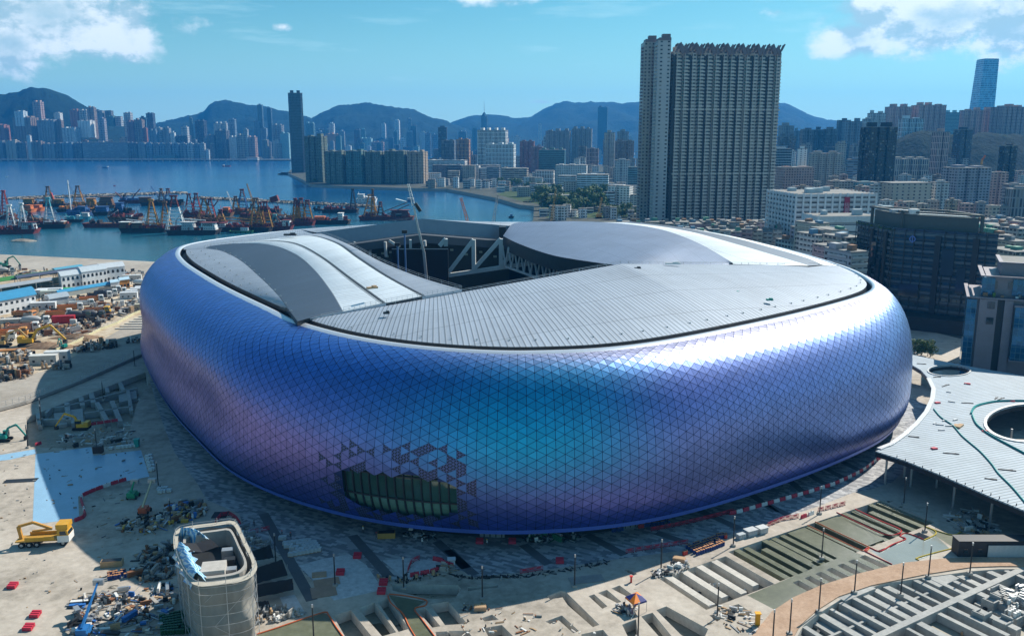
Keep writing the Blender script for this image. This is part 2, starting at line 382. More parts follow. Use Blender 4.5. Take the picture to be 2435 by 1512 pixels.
_os=[lerp(_bo,math.degrees(math.atan2(n_.x,-n_.y)))/11.6 for n_ in NRM]
OSC=[sum(_os[(i+k)%NC] for k in range(-14,15))/29 for i in range(NC)]
def osc(i): return OSC[i%NC]
EX=[.20*math.exp(-((a_+66)/20)**2)+.10*math.exp(-((a_-70)/25)**2) for a_ in [math.degrees(math.atan2(n_.x,-n_.y)) for n_ in NRM]]
def SH(i,tt,off=0.):
    tt=min(max(tt,0),1);k=tt*400;a=PF[min(int(k),399)].lerp(PF[min(int(k)+1,400)],k-int(k))
    j=i%NC;n_=NRM[j];q=PF[min(int(k)+3,400)]-PF[max(int(k)-3,0)]
    return RIM[j]+n_*(a.x*osc(j)*(1-EX[j]*math.exp(-((a.z-20)/10)**2))+off*(-q.z)/max(q.length,1e-6))+Vector((0,0,a.z+off*q.x/max(q.length,1e-6)))
stad=thing('stadium','huge rounded stadium clad in blue and purple triangular metal panels, beside the harbour','stadium',(0,0,0))
# panel skin: hue, sheen and rim highlight painted into the coat of every panel
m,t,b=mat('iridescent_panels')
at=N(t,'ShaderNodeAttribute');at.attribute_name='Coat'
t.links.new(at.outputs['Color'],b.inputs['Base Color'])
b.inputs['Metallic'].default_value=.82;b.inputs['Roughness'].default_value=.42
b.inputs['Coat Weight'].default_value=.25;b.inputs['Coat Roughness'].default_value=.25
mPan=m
mSeam=plain('panel_seam',(.02,.035,.13),.5,.3)
winpoly=[(806,1121),(838,1112),(862,1116),(905,1122),(930,1128),(975,1128),(1010,1133),(1045,1140),(1072,1150),(1084,1160),(1086,1218),(1062,1228),(1050,1232),(1000,1228),(940,1222),(900,1213),(862,1204),(840,1192),(812,1178)]
NR=21
def sheen_coat(i,tt):
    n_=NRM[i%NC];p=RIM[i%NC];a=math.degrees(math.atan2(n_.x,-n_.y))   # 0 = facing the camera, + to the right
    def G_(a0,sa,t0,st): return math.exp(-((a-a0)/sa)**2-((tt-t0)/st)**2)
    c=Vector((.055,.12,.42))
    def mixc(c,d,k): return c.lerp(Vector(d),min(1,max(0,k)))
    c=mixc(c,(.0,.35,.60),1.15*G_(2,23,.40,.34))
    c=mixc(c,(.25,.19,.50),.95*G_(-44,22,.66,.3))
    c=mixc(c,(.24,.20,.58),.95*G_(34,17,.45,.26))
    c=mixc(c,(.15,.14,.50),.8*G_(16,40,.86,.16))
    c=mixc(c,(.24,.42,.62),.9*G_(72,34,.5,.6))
    c=mixc(c,(.34,.38,.46),.85*G_(-84,13,.6,.5))  # silvery grazing sheen painted into the left edge
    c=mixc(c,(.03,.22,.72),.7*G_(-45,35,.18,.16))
    c=mixc(c,(.74,.64,.76),.85*math.exp(-(tt/.10)**2)*max(0,min(1,(a+25)/40)))  # pinkish sun highlight painted into the upper rim towards the right
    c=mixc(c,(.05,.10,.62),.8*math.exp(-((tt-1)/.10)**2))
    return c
mb=MB();cc=[];perf=MB();holes_=[]
perfz=[(760,1050),(1150,1050),(1150,1250),(760,1240)]
sub=random.Random(3)
def vtx(i,r): return SH(i,r/NR,.0)
for i in range(NC):
    sh=.5 if i%2 else 0
    for j in range(-1,NR+1):
        # two triangles per cell
        a0=j+sh;b0=j+(.5-sh)
        tris=[((i,a0),(i,a0+1),(i+1,j+.5+(0 if sh else 0) if not sh else j+1)),((i+1,(j+.5) if not sh else j+1),(i+1,(j+1.5) if not sh else j+2),(i,a0+1))]
        for T in tris:
            if max(q[1] for q in T)<=0 or min(q[1] for q in T)>=NR: continue
            P3=[vtx(a_,r) for a_,r in T];c=(P3[0]+P3[1]+P3[2])/3
            if (P3[1]-P3[0]).cross(P3[2]-P3[0]).length<.02: continue
            nn=(P3[1]-P3[0]).cross(P3[2]-P3[0]).normalized()
            out=NRM[i%NC]+Vector((0,0,.5 if T[0][1]<NR*.4 else -.1))
            if nn.dot(out)<0: P3=P3[::-1];nn=-nn
            mode=0
            if NRM[i%NC].y<0:
                pc=pix(c)
                if inside(pc,winpoly): continue
                if inside(pc,perfz):
                    dx=min(abs(pc[0]-945)/150,9);d_=0
                    d_=max(abs(pc[0]-945)-140,0)/60+max(1125-pc[1],0)/70+max(pc[1]-1225,0)/40
                    if sub.random()<.62*max(0,1-d_*.75): mode=1
            if mode==0:
                tl=[sub.uniform(0,.05) for _ in range(3)]
                rr=.10
                Q=[]
                for k in range(3):
                    v_=P3[k];dv=(c-v_);Q.append(v_+dv*(rr/max(dv.length,.3))+nn*(.05+tl[k]))
                mb.face(Q)
                k_=1+sub.uniform(-.10,.10);co_=sheen_coat(i,(T[0][1]+T[1][1]+T[2][1])/3/NR)*k_;cc.append(co_)
            else:
                # perforated panel: nine small triangles, each a thin frame round an opening
                A,B,C=P3;k=3;perf.face([q_-nn*.04 for q_ in P3],1)
                gp=lambda u,v_:A+(B-A)*(u/k)+(C-A)*(v_/k)+nn*.06
                for u in range(k):
                    for v_ in range(k-u):
                        for tt_ in ([((u,v_),(u+1,v_),(u,v_+1))]+([((u+1,v_),(u+1,v_+1),(u,v_+1))] if u+v_<k-1 else [])):
                            q=[gp(*z_) for z_ in tt_];cq=(q[0]+q[1]+q[2])/3
                            iq=[z_.lerp(cq,.24) for z_ in q]
                            for e_ in range(3):
                                f_=(e_+1)%3;perf.face((q[e_],q[f_],iq[f_],iq[e_]))
o=mb.build('facade_panels',mPan,stad)
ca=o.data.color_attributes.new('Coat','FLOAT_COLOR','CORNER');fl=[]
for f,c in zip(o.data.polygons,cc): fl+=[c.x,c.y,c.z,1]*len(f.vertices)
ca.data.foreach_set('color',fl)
mPerf=plain('perforated_panel',(.13,.15,.38),.4,.6)
perf.build('perforated_panels',[mPerf,mDark],stad)
# backing shell (cut where the window is)
mb=MB()
for i in range(NC):
    for j in range(0,42):
        q=[SH(i,j/42,-.12),SH(i+1,j/42,-.12),SH(i+1,(j+1)/42,-.12),SH(i,(j+1)/42,-.12)]
        if NRM[i].y<0 and j>18 and inside(pix((q[0]+q[2])/2),winpoly): continue
        mb.face(q)
mb.build('backing_shell',mSeam,stad)
# bottom lip, rim lip, gutter
def ring(o0,z0,o1,z1,n=NC,sc=True):
    f=lambda i,o_,z_:RIM[i%NC]+NRM[i%NC]*(o_*(osc(i) if sc else 1))+Vector((0,0,z_))
    return [[f(i,o0,z0) for i in range(NC)],[f(i,o1,z1) for i in range(NC)]]
mLip=plain('lip_metal',(.12,.22,.75),.35,.6,.1)
mb=MB();r1=ring(11.7,5.5,11.5,4.5);r2=ring(11.5,4.5,10.,4.4)
mb.grid([r1[0],r1[1],r2[1]],0,True);mb.build('lower_lip',mLip,stad)
mRimw=plain('rim_metal',(.62,.66,.72),.3,.5,.1)
mb=MB();mb.grid([ring(0.1,42.05,0,0)[0],ring(-.6,42.5,0,0)[0],ring(-1.7,42.5,0,0,sc=False)[0],ring(-1.9,41.6,0,0,sc=False)[0]],0,True);mb.build('rim_lip',mRimw,stad,True)
mb=MB();mb.grid([ring(-1.9,41.9,0,0,sc=False)[0],ring(-2.1,39.6,0,0,sc=False)[0],ring(-6.,39.4,0,0,sc=False)[0]],0,True);mb.build('rim_gutter',mDark,stad)
# ground floor wall under the overhang and soffit
mBase,t,b=mat('ground_floor_wall');uv=N(t,'ShaderNodeUVMap').outputs[0];u,v,_=SEP(t,uv)
cell=N(t,'ShaderNodeCombineXYZ',{0:M(t,'FLOOR',M(t,'DIVIDE',u,5.5))}).outputs[0];wn=N(t,'ShaderNodeTexWhiteNoise',{0:cell}).outputs[0]
dr=M(t,'LESS_THAN',M(t,'FRACT',M(t,'DIVIDE',u,1.3)),.82)
col=MIX(t,M(t,'MULTIPLY',M(t,'GREATER_THAN',wn,.55),dr),(.02,.022,.025),(.28,.29,.3))
t.links.new(col,b.inputs['Base Color']);b.inputs['Roughness'].default_value=.3
mb=MB();L=0;rr_=ring(4.5,0,4.5,4.6);u_=[i*1.75 for i in range(NC+1)]
mb.grid(rr_,0,True,[[(a,0) for a in u_],[(a,4.6) for a in u_]]);mb.build('ground_floor_wall',mBase,stad)
mb=MB();mb.grid(ring(4.4,4.6,10.1,4.42),0,True);mb.build('soffit',mDark,stad)
# ---- big window: glazing with green tint, mullions, transoms ----
wc=[i for i in range(NC) if NRM[i].y<0 and 790<pix(SH(i,.85))[0]<1105]
ws=sorted(wc,key=lambda i:pix(SH(i,.85))[0]);i0,i1=ws[0],ws[-1]
seq=list(range(min(i0,i1),max(i0,i1)+1)) if abs(i0-i1)<NC/2 else list(range(max(i0,i1),NC))+list(range(0,min(i0,i1)+1))
T0,T1=.6,.98
mGr=plain('green_glass',(.035,.085,.07),.06,.15,.5,.12,0,False,.9)
mGr2=plain('pale_green_glass',(.12,.24,.19),.15,.1,.35,.2,0,False,.9)
glz=thing('x','x','x');bpy.data.objects.remove(glz)
mb=MB();rows=[[SH(i,T0+(T1-T0)*k/12,-1.3) for i in seq] for k in range(13)];mb.grid(rows)
for f in range(len(mb.f)):
    r_=f//(len(seq)-1);mb.m[f]=1 if r_ in (8,9,10,11) else 0
gz=mb.build('window_glazing',[mGr,mGr2],stad)
mb=MB();st_=max(1,len(seq)//12)
for i in seq[::st_]:
    pts=[SH(i,T0+(T1-T0)*k/12,-1.1) for k in range(13)]
    for a,b_ in zip(pts,pts[1:]): mb.bar(a,b_,.28,.5)
for k in (3.6,7.7):
    pts=[SH(i,T0+(T1-T0)*k/12,-1.1) for i in seq]
    for a,b_ in zip(pts,pts[1:]): mb.bar(a,b_,.3,.35)
mb.build('mullions',mDark,gz)
# ---- roofs ----
def roofmat(name,col,rough=.42,metal=.55,pitch=1.1,lw=.16,bumpd=.08):
    m,t,b=mat(name);uv=N(t,'ShaderNodeUVMap').outputs[0];u,v,_=SEP(t,uv)
    fr=M(t,'FRACT',M(t,'DIVIDE',u,pitch));tri=M(t,'ABSOLUTE',M(t,'SUBTRACT',fr,.5))
    ln=MR(t,tri,lw,0.,0,1)
    ln2=M(t,'LESS_THAN',M(t,'FRACT',M(t,'DIVIDE',v,17.)),.012)
    n=NOISE(t,N(t,'ShaderNodeTexCoord').outputs['Object'],.05,6,.6);n2=NOISE(t,N(t,'ShaderNodeVectorMath',{0:uv,1:(1.,.07,1)},operation='MULTIPLY').outputs[0],.5,5,.75)
    c=N(t,'ShaderNodeHueSaturation',{'Value':M(t,'ADD',M(t,'ADD',M(t,'MULTIPLY',n,.55),M(t,'MULTIPLY',n2,.6)),.42),'Color':(*col,1)}).outputs[0]
    dk=tuple(x*.32 for x in col)
    c=MIX(t,M(t,'MAXIMUM',M(t,'MULTIPLY',ln,.75),ln2),c,dk)
    t.links.new(c,b.inputs['Base Color']);b.inputs['Metallic'].default_value=metal;b.inputs['Roughness'].default_value=rough
    t.links.new(N(t,'ShaderNodeBump',{'Height':M(t,'SUBTRACT',1.,ln),'Strength':.6,'Distance':bumpd}).outputs[0],b.inputs['Normal'])
    return m
mR1=roofmat('roof_sheet_grey',(.285,.345,.425),.6,.15,1.35,.24)
mR2=roofmat('roof_sheet_white',(.70,.76,.80),.45,.3,1.6,.1)
mR3=roofmat('roof_sheet_slate',(.075,.105,.15),.5,.4,.9,.2)
mR4=roofmat('roof_sheet_silver',(.33,.38,.45),.5,.3,1.1,.16)
def rimpt(px,py,z,off=-3.2):
    """point of the rim curve nearest to where this pixel meets height z, set inwards"""
    p=g(px,py,z);i=min(range(NC),key=lambda k:(RIM[k]-Vector((p.x,p.y,0))).length);return i
def rimpath(i,j,off,z,n):
    """along the rim from i to j the short way"""
    d=(j-i)%NC
    if d>NC/2:d-=NC
    L=[i+round(d*k/(n-1)) for k in range(n)]
    zf=z if callable(z) else (lambda s:z)
    return [RIM[q%NC]+NRM[q%NC]*off+Vector((0,0,zf(k/(n-1)))) for k,q in enumerate(L)]
def curve(pts,n):
    return resample(cr_closed([g(x,y,z) if len(q)==0 else Vector(q[0]) for x,y,z,*q in pts],n,False),n)
def ruled(A,B,m_=10,bulge=0.):
    rows=[];uvs=[];n=len(A);la=[0]
    for k in range(1,n): la.append(la[-1]+((A[k]-A[k-1]).length+(B[k]-B[k-1]).length)/2)
    for j in range(m_+1):
        s=j/m_;rows.append([A[k].lerp(B[k],s)+Vector((0,0,bulge*4*s*(1-s)*min(1,4*(k/(n-1))*(1-k/(n-1))+.0))) for k in range(n)])
        uvs.append([(la[k],(A[k]-B[k]).length*s) for k in range(n)])
    return rows,uvs
def sheet(name,A,B,mt,m_=10,bulge=0.,thick=0,parent=stad):
    rows,uvs=ruled(A,B,m_,bulge);mb=MB();mb.grid(rows,0,False,uvs)
    if thick:
        e=[rows[0],rows[-1],[r[0] for r in rows],[r[-1] for r in rows]]
        for L in e: mb.grid([L,[p-Vector((0,0,thick)) for p in L]],1)
        mb.grid([[p-Vector((0,0,thick)) for p in r] for r in rows],1)
    return mb.build(name,[mt,mDark],parent,False)
iA=rimpt(672,770,43);iB=rimpt(1990,632,43)
n_=70
K1=g(1475,627,50.5)
# near stand roof: straight folded inner edge A-K1-B, outer edge follows the rim round the near side
RA=rimpath(iA,iB,-3.4,lambda s:42.9,n_)
def seg(a,b_,n): return [a.lerp(b_,k/(n-1)) for k in range(n)]
Apt=RA[0]+Vector((0,0,.3));Bpt=RA[-1]+Vector((0,0,.3))
dm=(K1-Apt).length/((K1-Apt).length+(Bpt-K1).length);na=round(n_*dm)
IE=seg(Apt,K1,na)+seg(K1,Bpt,n_-na+1)[1:]
for p_,s_ in zip(IE,[k/(len(IE)-1) for k in range(len(IE))]): pass
if len(IE)!=n_: IE=resample(IE,n_)
sheet('near_stand_roof',IE,RA,mR1,16,1.2,1.6)
# left stand roof, lower crescent
iC=rimpt(560,581,43)
iL=rimpt(432,605,43)
S1=curve([(487,591,44),(527,597,44.6),(571,619,45),(619,660,45),(659,700,44.6),(687,738,44.),(713,772,43.2)],50)
S1=S1[:-1]+[IE[0]+Vector((0,0,.35))];RL=rimpath(rimpt(470,590,43),iA,-4.2,lambda s:42.7,50)
sheet('left_crescent_roof',RL,S1,mR4,8,.25,1.2)
# dark fascia slope between crescent and sliding panel
S2=curve([(500,585,44.6),(560,579,46.6),(640,582,48),(700,603,48.2),(745,640,47.6),(782,694,46.2),(808,752,44.5)],50)
def snap(L,px,dz=.5):
    q=min(IE,key=lambda p:abs(pix(p)[0]-px));d=q+Vector((0,0,dz))-L[-1];n=len(L)
    return [p+d*(max(0,(k/(n-1)-.55)/.45)**2) for k,p in enumerate(L)]
S2=snap(S2,808)
sheet('left_curved_fascia',S1,S2,mR3,10,.3)
# sliding panel strips
Sa=curve([(590,575,47.5),(648,572,49),(705,580,49.6),(765,612,49.2),(840,670,47.8),(922,736,45.5)],50)
Sb=curve([(670,566,48.6),(738,560,49.8),(800,578,50.4),(850,612,50),(920,660,48.6),(1005,711,46.5)],50)
Sc=curve([(740,558,49),(765,556,49.6),(830,582,50.2),(905,622,49.8),(1000,660,48.6),(1100,690,47.5)],50)
Sa=snap(Sa,922,.7);Sb=snap(Sb,1005,.7);Sc=snap(Sc,1100,.7)
def shift(L,dx,dz): 
    out=[]
    for k,p in enumerate(L):
        d=(L[min(k+1,len(L)-1)]-L[max(k-1,0)]).normalized();nn=Vector((d.y,-d.x,0)).normalized();out.append(p+nn*dx+Vector((0,0,dz)))
    return out
sd_=-1 if (shift(Sa,1,0)[25]-Sb[25]).length<(Sa[25]-Sb[25]).length else 1
def gap(L,w): return shift(L,w*sd_,0)   # towards the left strip
sheet('sliding_roof_panel',S2,gap(Sa,.5),mR2,6,.3,1.)
sheet('sliding_roof_panel',gap(Sa,-.5),gap(Sb,.5),mR2,6,.5,1.)
sheet('sliding_roof_panel',gap(Sb,-.5),Sc,mR4,6,.3,1.6)
for L in (Sa,Sb):
    mb=MB();mb.grid([shift(L,.9,-.5),shift(L,.9,-.02),shift(L,-.9,-.02)]);mb.build('roof_joint',mDark,stad)
# fill under panels down to the near roof edge and the rim at the back left
back=rimpath(rimpt(470,590,43),rimpt(800,547,43),-3.,42.6,50)
tops=resample([S1[0],S2[0],Sa[0],Sb[0],Sc[0]],50)
sheet('left_roof_back_slope',back,tops,mR4,4)
ne=resample([IE[0]]+[p for p in IE if (p-IE[0]).length<(Sc[-1]-IE[0]).length],30)
to=resample([S1[-1],S2[-1],Sa[-1],Sb[-1],Sc[-1]],30)
sheet('left_roof_end_wall',ne,to,mRimw,3)
# railings along the sliding panel edges
def rail(L,name,par,h=1.1,step=2,r=.07):
    mb=MB()
    for k in range(0,len(L),step): mb.bar(L[k],L[k]+Vector((0,0,h)),r)
    for a,b_ in zip(L,L[1:]):
        for q in (.55,1.): mb.bar(a+Vector((0,0,h*q)),b_+Vector((0,0,h*q)),r*.8)
    return mb.build(name,mSteel,par)
rail(Sc,'guard_rail',stad);rail(tops,'guard_rail',stad);rail(to[6:],'guard_rail',stad,step=1)
# far stand roof with its inward fascia (folded edge C1-K2-C2)
C1=g(752,553,50);K2=g(1004,520,54);C2=g(1211,537,50)
fe=seg(C1,K2,20)+seg(K2,C2,20)[1:]
bk=rimpath(rimpt(640,572,43),rimpt(1350,528,43) if False else min(range(NC),key=lambda k:(RIM[k]-Vector((40,500,0))).length),-3,42.6,39)
# outer edge must run behind: choose the long way round the back
ia=min(range(NC),key=lambda k:(RIM[k]-Vector((-112,462,0))).length);ib=min(range(NC),key=lambda k:(RIM[k]-Vector((60,486,0))).length)
bk=rimpath(ia,ib,-3,42.6,39)
sheet('far_stand_roof',fe,bk,mR4,6)
mFas=plain('fascia_panel',(.24,.29,.36),.45,.4,.15,.15)
dn=Vector((0,0,-1))
mb=MB();f1=[p+dn*.0 for p in fe];f2=[p+dn*6.2+Vector((.0,-1.,0)) for p in fe];mb.grid([f1,f2]);mb.build('far_fascia',mFas,stad)
f2b=[p+Vector((0,-7.,-.2)) for p in f2]
mb=MB();mb.grid([f2,f2b]);f3=[p+dn*3.4 for p in f2b];mb.grid([f2b,f3]);mb.build('far_walkway',mR4,stad)
rail([p+Vector((0,.4,0)) for p in f2b],'guard_rail',stad);rail(fe,'guard_rail',stad)
mb=MB();mb.bar(f2[0]+dn*1.,f2[0]+dn*9,2,2);mb.build('roof_bearing',mDark,stad);mb=MB();mb.box((C2.x-3,C2.y-8,40),(3.,6,10.5));mb.build('roof_bearing',mDark,stad)
# right stand roof
T1_=curve([(1211,540,50.),(1232,529,51),(1320,526.5,51.5),(1400,527,51.5),(1500,534,51),(1580,548,50.),(1660,578,49.),(1742,625,46.8)],50)
B1=curve([(1196,561,48.),(1230,578,48.),(1290,600,48.),(1350,614,48),(1480,631,48.2),(1600,631,47),(1700,631,46.2),(1745,630,45.8)],50)
sheet('right_sliding_panel',T1_,B1,mR3 if False else roofmat('roof_sheet_blue',(.16,.21,.31),.5,.4,1.3,.2),8,.8,2.4)
T2=curve([(1480,529,48.5),(1560,537,48.5),(1650,553,48),(1760,583,47.5),(1880,618,46.2),(1925,632,45.2)],50)
T1c=curve([(1400,528,50),(1500,536,50),(1580,550,49),(1660,580,48),(1700,603,47),(1742,628,46)],50)
sheet('right_white_strip',T2,T1c,mR2,5,.4,1)
ie_=min(range(NC),key=lambda k:(RIM[k]-Vector((75,482,0))).length)
T3=curve([(1500,527,46.5),(1600,538,46),(1720,560,45.5),(1830,588,45),(1920,614,44.6),(1955,630,44.2)],50)
sheet('right_dark_band',T3,T2,mR3,3)
RR=rimpath(ie_,iB,-3,42.8,50);sheet('right_crescent_roof',RR,T3,mR2,6,.6,1)
topR=rimpath(ib,ie_,-3,42.7,12);sheet('right_back_slope',topR,resample([C2,T1_[2],T1_[6],T2[0],T3[0]],12),mR4,3)
rail(IE[1:],'guard_rail',stad,.8,3,.1)
# =====================  SITE: slabs, pits, paving =====================
def zq(ox,oy,k):
    return lambda pts,z=0:G2([((ox+x*k)/1.5,(oy+y*k)/1.5) for x,y in pts],z)
z3=zq(600,1700,.45174);z4=zq(1600,1700,.45174);z5=zq(2600,1500,.50797);zA=zq(0,900,.39683);zB=zq(0,1450,.54087)
O=Vector((48,182));ua=Vector((math.cos(R(32)),math.sin(R(32))));va=Vector((math.cos(R(-60)),math.sin(R(-60))))
def L2(u,v): p=O+ua*u+va*v;return (p.x,p.y)
def rect(u0,u1,v0,v1): return [L2(u0,v0),L2(u1,v0),L2(u1,v1),L2(u0,v1)]
edge=[yardpoly[k] for k in range(6)]
outer=[(-460,105),(330,105),(330,150),(230,330),(150,520),(0,600),(-60,560),(-120,500),(-150,420)]+edge[::-1]+[(-460,240)]
holes=[]
leftpit=G2([(62,992),(346,885),(352,915),(325,962),(312,1010),(300,1058),(180,1066),(62,1062)])
holes.append(leftpit)
pitA=rect(-.5,53,.6,15.8);holes.append(pitA)
row2=[rect(u,u+1.9,17.6,24.2 if u<24 else 22) for u in (1.2,4.8,8.2,11.6,15.2,18.8,22.6)]
row2+=[rect(28,31.2,17.8,20.6),rect(32.4,35.2,17.8,20.4),rect(38.5,45,17,20)]
holes+=row2
pitW=rect(-21.5,-2.4,1.8,16);holes.append(pitW)
hz4=[[(885,900),(925,905),(1190,1165),(1140,1185),(940,1010),(900,950),(800,965),(778,940)],[(1105,940),(1150,925),(1255,1020),(1215,1040)],[(1180,915),(1250,890),(1365,985),(1330,995)],[(1285,880),(1350,855),(1460,935),(1420,950)],
 [(765,1140),(895,1092),(1030,1215),(985,1232),(870,1130),(800,1160)],[(258,1115),(345,1085),(395,1125),(285,1140)],[(1370,1165),(1480,1122),(1500,1290),(1430,1290)],[(1520,1100),(1610,1070),(1790,1290),(1690,1290)],[(1640,1050),(1720,1020),(2050,1200),(2010,1290),(1880,1290)],
 [(1385,735),(1420,728),(1490,765),(1460,778)],[(0,1215),(150,1212),(205,1290),(0,1290)],[(280,1192),(420,1167),(545,1290),(330,1290)],[(2060,1092),(2110,1078),(2165,1112),(2120,1140)],[(2130,1060),(2210,1040),(2265,1083),(2205,1100)],[(2235,1017),(2290,1002),(2420,1088),(2370,1100)],
 [(1050,1240),(1220,1205),(1290,1290),(1030,1290)],[(150,870),(250,862),(395,850),(390,872),(250,885),(155,900)],[(380,1000),(760,985),(765,990),(385,1006)]]
holes+=[z4(q) for q in hz4[:-1]]
hz3=[[(1305,1098),(1440,1048),(1640,1300),(1420,1300)],[(1500,1040),(1625,988),(1800,1225),(1690,1257)],[(1652,983),(1735,948),(1900,1198),(1820,1222)],[(1958,1042),(2030,1032),(2150,1178),(2085,1188)],[(2068,1005),(2210,982),(2362,1158),(2185,1168)],[(2110,1222),(2200,1217),(2300,1300),(2130,1300)],[(1768,845),(2290,855),(2310,880),(2270,950),(2080,965),(1900,925),(1775,898)]]
holes+=[z3(q) for q in hz3]
lower=z5([(470,1530),(520,1440),(640,1345),(790,1250),(960,1180),(1100,1140),(1400,1095),(1700,1055),(1900,1040),(2300,1040),(2300,1530)])
lower=[p if p[1]>140 else (p[0],140) for p in lower];holes.append(lower)
slab('site_slab',outer,holes,0,-2.1,mSite,None,'structure',mPale)
def sheet2(name,poly,z,m,h=None,kind='structure'):
    mb=MB()
    if h: mb.prism(poly,z-h,z)
    else: 
        a=sum(poly[i][0]*poly[(i+1)%len(poly)][1]-poly[(i+1)%len(poly)][0]*poly[i][1] for i in range(len(poly)))
        if a<0: poly=poly[::-1]
        mb.face([(p[0],p[1],z) for p in poly],0,[tuple(p) for p in poly])
    o=mb.build(name,m)
    if kind:o['kind']=kind
    return o
# foundation walls and beams, each group is one cast grid
fm=MB();fp=MB()
def wall(m_,a,b_,w,z0,z1): m_.bar((a[0],a[1],(z0+z1)/2),(b_[0],b_[1],(z0+z1)/2),w,z1-z0)
k=0;u=1.3
while u<52:
    ww=[1.5,1.4,1.7,1.5][k%4];top=-.35 if k%3 else -.15;e0=.6 if k%4!=2 else 3.2
    fm.prism(rect(u,u+ww,e0,15.8),-2.1,top)
    if k in (3,11): fm.prism(rect(u,u+4.4,.8,13),-2.1,-.5)
    u+=2.95 if k<8 else 3.3;k+=1
for v_ in (5,9.5): fm.prism(rect(0,20,v_+0,v_+.25),-2.1,-1.3)
o=fm.build('planter_beams',mWet);o['kind']='structure'
sheet2('flooded_slab',rect(18.2,24.0,1.,15.4),-.08,mWet,1.9);sheet2('flooded_slab',rect(28.5,34.6,1.,15.),-.06,mWet,1.9)
for k,u in enumerate((-20.,-15.6,-11.2,-6.8)):
    fp.prism(rect(u,u+1.7,1.8,15.2-(k%2)),-2.1,-.1);fp.prism(rect(u+1.7,u+2.7,3,12),-2.1,-1.2)
o=fp.build('planter_walls',mPale);o['kind']='structure'
fl=MB()
def clipbeam(m_,a,b_,w,z0,z1,poly):
    a=Vector(a);b_=Vector(b_);n=60;st=None
    for i in range(n+1):
        p=a.lerp(b_,i/n);ok=inside(p,poly) and i<n
        if ok and st is None: st=p
        if not ok and st is not None:
            wall(m_,st,p,w,z0,z1);st=None
rr=random.Random(5)
u=-30
while u<80:
    for v0,v1 in ((16,27),(27.8,39),(39.8,52)):
        if rr.random()<.85: clipbeam(fl,L2(u+rr.uniform(-.4,.4),v0),L2(u,v1),rr.choice((.8,1.1,1.6)),-2.1,rr.choice((-.05,-.2,-.5)),lower)
        if rr.random()<.4: clipbeam(fl,L2(u+1.6,v0+1),L2(u+1.6,v1-2),1.8,-2.1,-1.4,lower)
    u+=3.4
for v_,w_,t_ in ((27.4,1.6,0.02),(39.4,1.4,-.03),(16.4,.8,-.1),(34,.5,-.8)): clipbeam(fl,L2(-30,v_),L2(85,v_),w_,-2.1,t_,lower)
o=fl.build('foundation_beams',mGreyC);o['kind']='structure'
for k,(u,v_) in enumerate(((34,21.5),(26,30),(45,30))): 
    sheet2('cast_slab',rect(u,u+7,v_,v_+4.6),-.12,mGreyC,1.9)
sheet2('screed_field',z5([(985,905),(1060,925),(1240,835),(1210,810),(1255,790),(1370,838),(1450,805),(1560,905),(1500,915),(1340,975),(1320,1000),(1150,1010)]),.004,plain('standing_water',(.26,.29,.27),.08,0,.25,.05))
sheet2('flooded_field',z5([(1370,742),(1560,805),(1650,770),(1820,820),(1600,905),(1440,800)]),.004,mWet)
sheet2('flooded_field',z3([(560,1300),(830,1203),(1225,1075),(1260,1085),(1330,1180),(1400,1300)]),.004,mWet)
sheet2('flooded_field',z3([(1742,932),(2030,982),(1950,1035),(1960,1060),(2090,1240),(2110,1300),(1970,1300),(1910,1210),(1810,1030)]),.004,mWet)
sheet2('grey_field',z5([(0,940),(230,1185),(870,920),(900,925),(980,905),(1150,1010),(1200,1000),(900,1080),(640,1160),(450,1240),(300,1340),(180,1500),(-60,1290),(-300,1100),(-560,900)]),-.0 if False else .003,mGreyC) if False else None
slab('flooded_field',z5([(130,1225),(870,918),(1140,1008),(900,1083),(640,1163),(450,1246),(330,1330)]),row2,.006,-.05,mWet)
# left pit beams
lb=MB()
for a,b_,w_ in [((590,1255),(615,1500),1.6),((705,1210),(742,1370),1.5),((800,1180),(838,1345),1.6),((925,1110),(968,1255),1.3),((1040,1085),(1108,1235),1.4),((600,1295),(930,1150),.8),((620,1370),(1230,1215),.9),((930,1150),(1180,1060),1.),((870,1345),(965,1512),1.5),((1005,1330),(1080,1512),1.5),((760,1440),(1180,1380),.9),((1150,1240),(1180,1420),1.2),((210,1420),(590,1250),1.2),((330,1400),(360,1540),1.3),((330,1500),(620,1490),1.3),((480,1390),(620,1375),.9),((410,1440),(470,1380),.9)]:
    p,q=zA([a,b_]);clipbeam(lb,p,q,w_,-2.1,-.05,leftpit)
lb.prism(zA([(1060,1240),(1220,1210),(1230,1290),(1070,1330)]),-2.1,-.7);lb.prism(zA([(620,1400),(740,1385),(750,1500),(640,1520)]),-2.1,-.6)
lb.prism(zA([(480,1420),(590,1410),(600,1512),(500,1530)]),-2.1,-1.0)
o=lb.build('trench_beams',mGreyC);o['kind']='structure'
# yard edge wall with mesh fence on top
yl=[Vector((*p,1.)) for p in edge]
mb=MB()
for a,b_ in zip(yl,yl[1:]): mb.bar(a+Vector((0,0,-.2)),b_+Vector((0,0,-.2)),.9,1.)
wallo=thing('retaining_wall','long concrete retaining wall with a mesh fence along the edge of the raised yard, left of the stadium','retaining wall')
mb.build('wall_coping',mConc,wallo)
def fence(parent,L,h,step,name='mesh_fence',m_=None,n_=3):
    mb=MB();L=resample(L,max(2,int(sum((b_-a).length for a,b_ in zip(L,L[1:]))/step)))
    for a in L: mb.bar(a,a+Vector((0,0,h)),.09)
    for a,b_ in zip(L,L[1:]):
        for q in range(1,n_+1): mb.bar(a+Vector((0,0,h*q/n_)),b_+Vector((0,0,h*q/n_)),.05)
    return mb.build(name,m_ or mSteel,parent)
fence(wallo,[p+Vector((0,0,.3)) for p in yl],1.9,2.2)
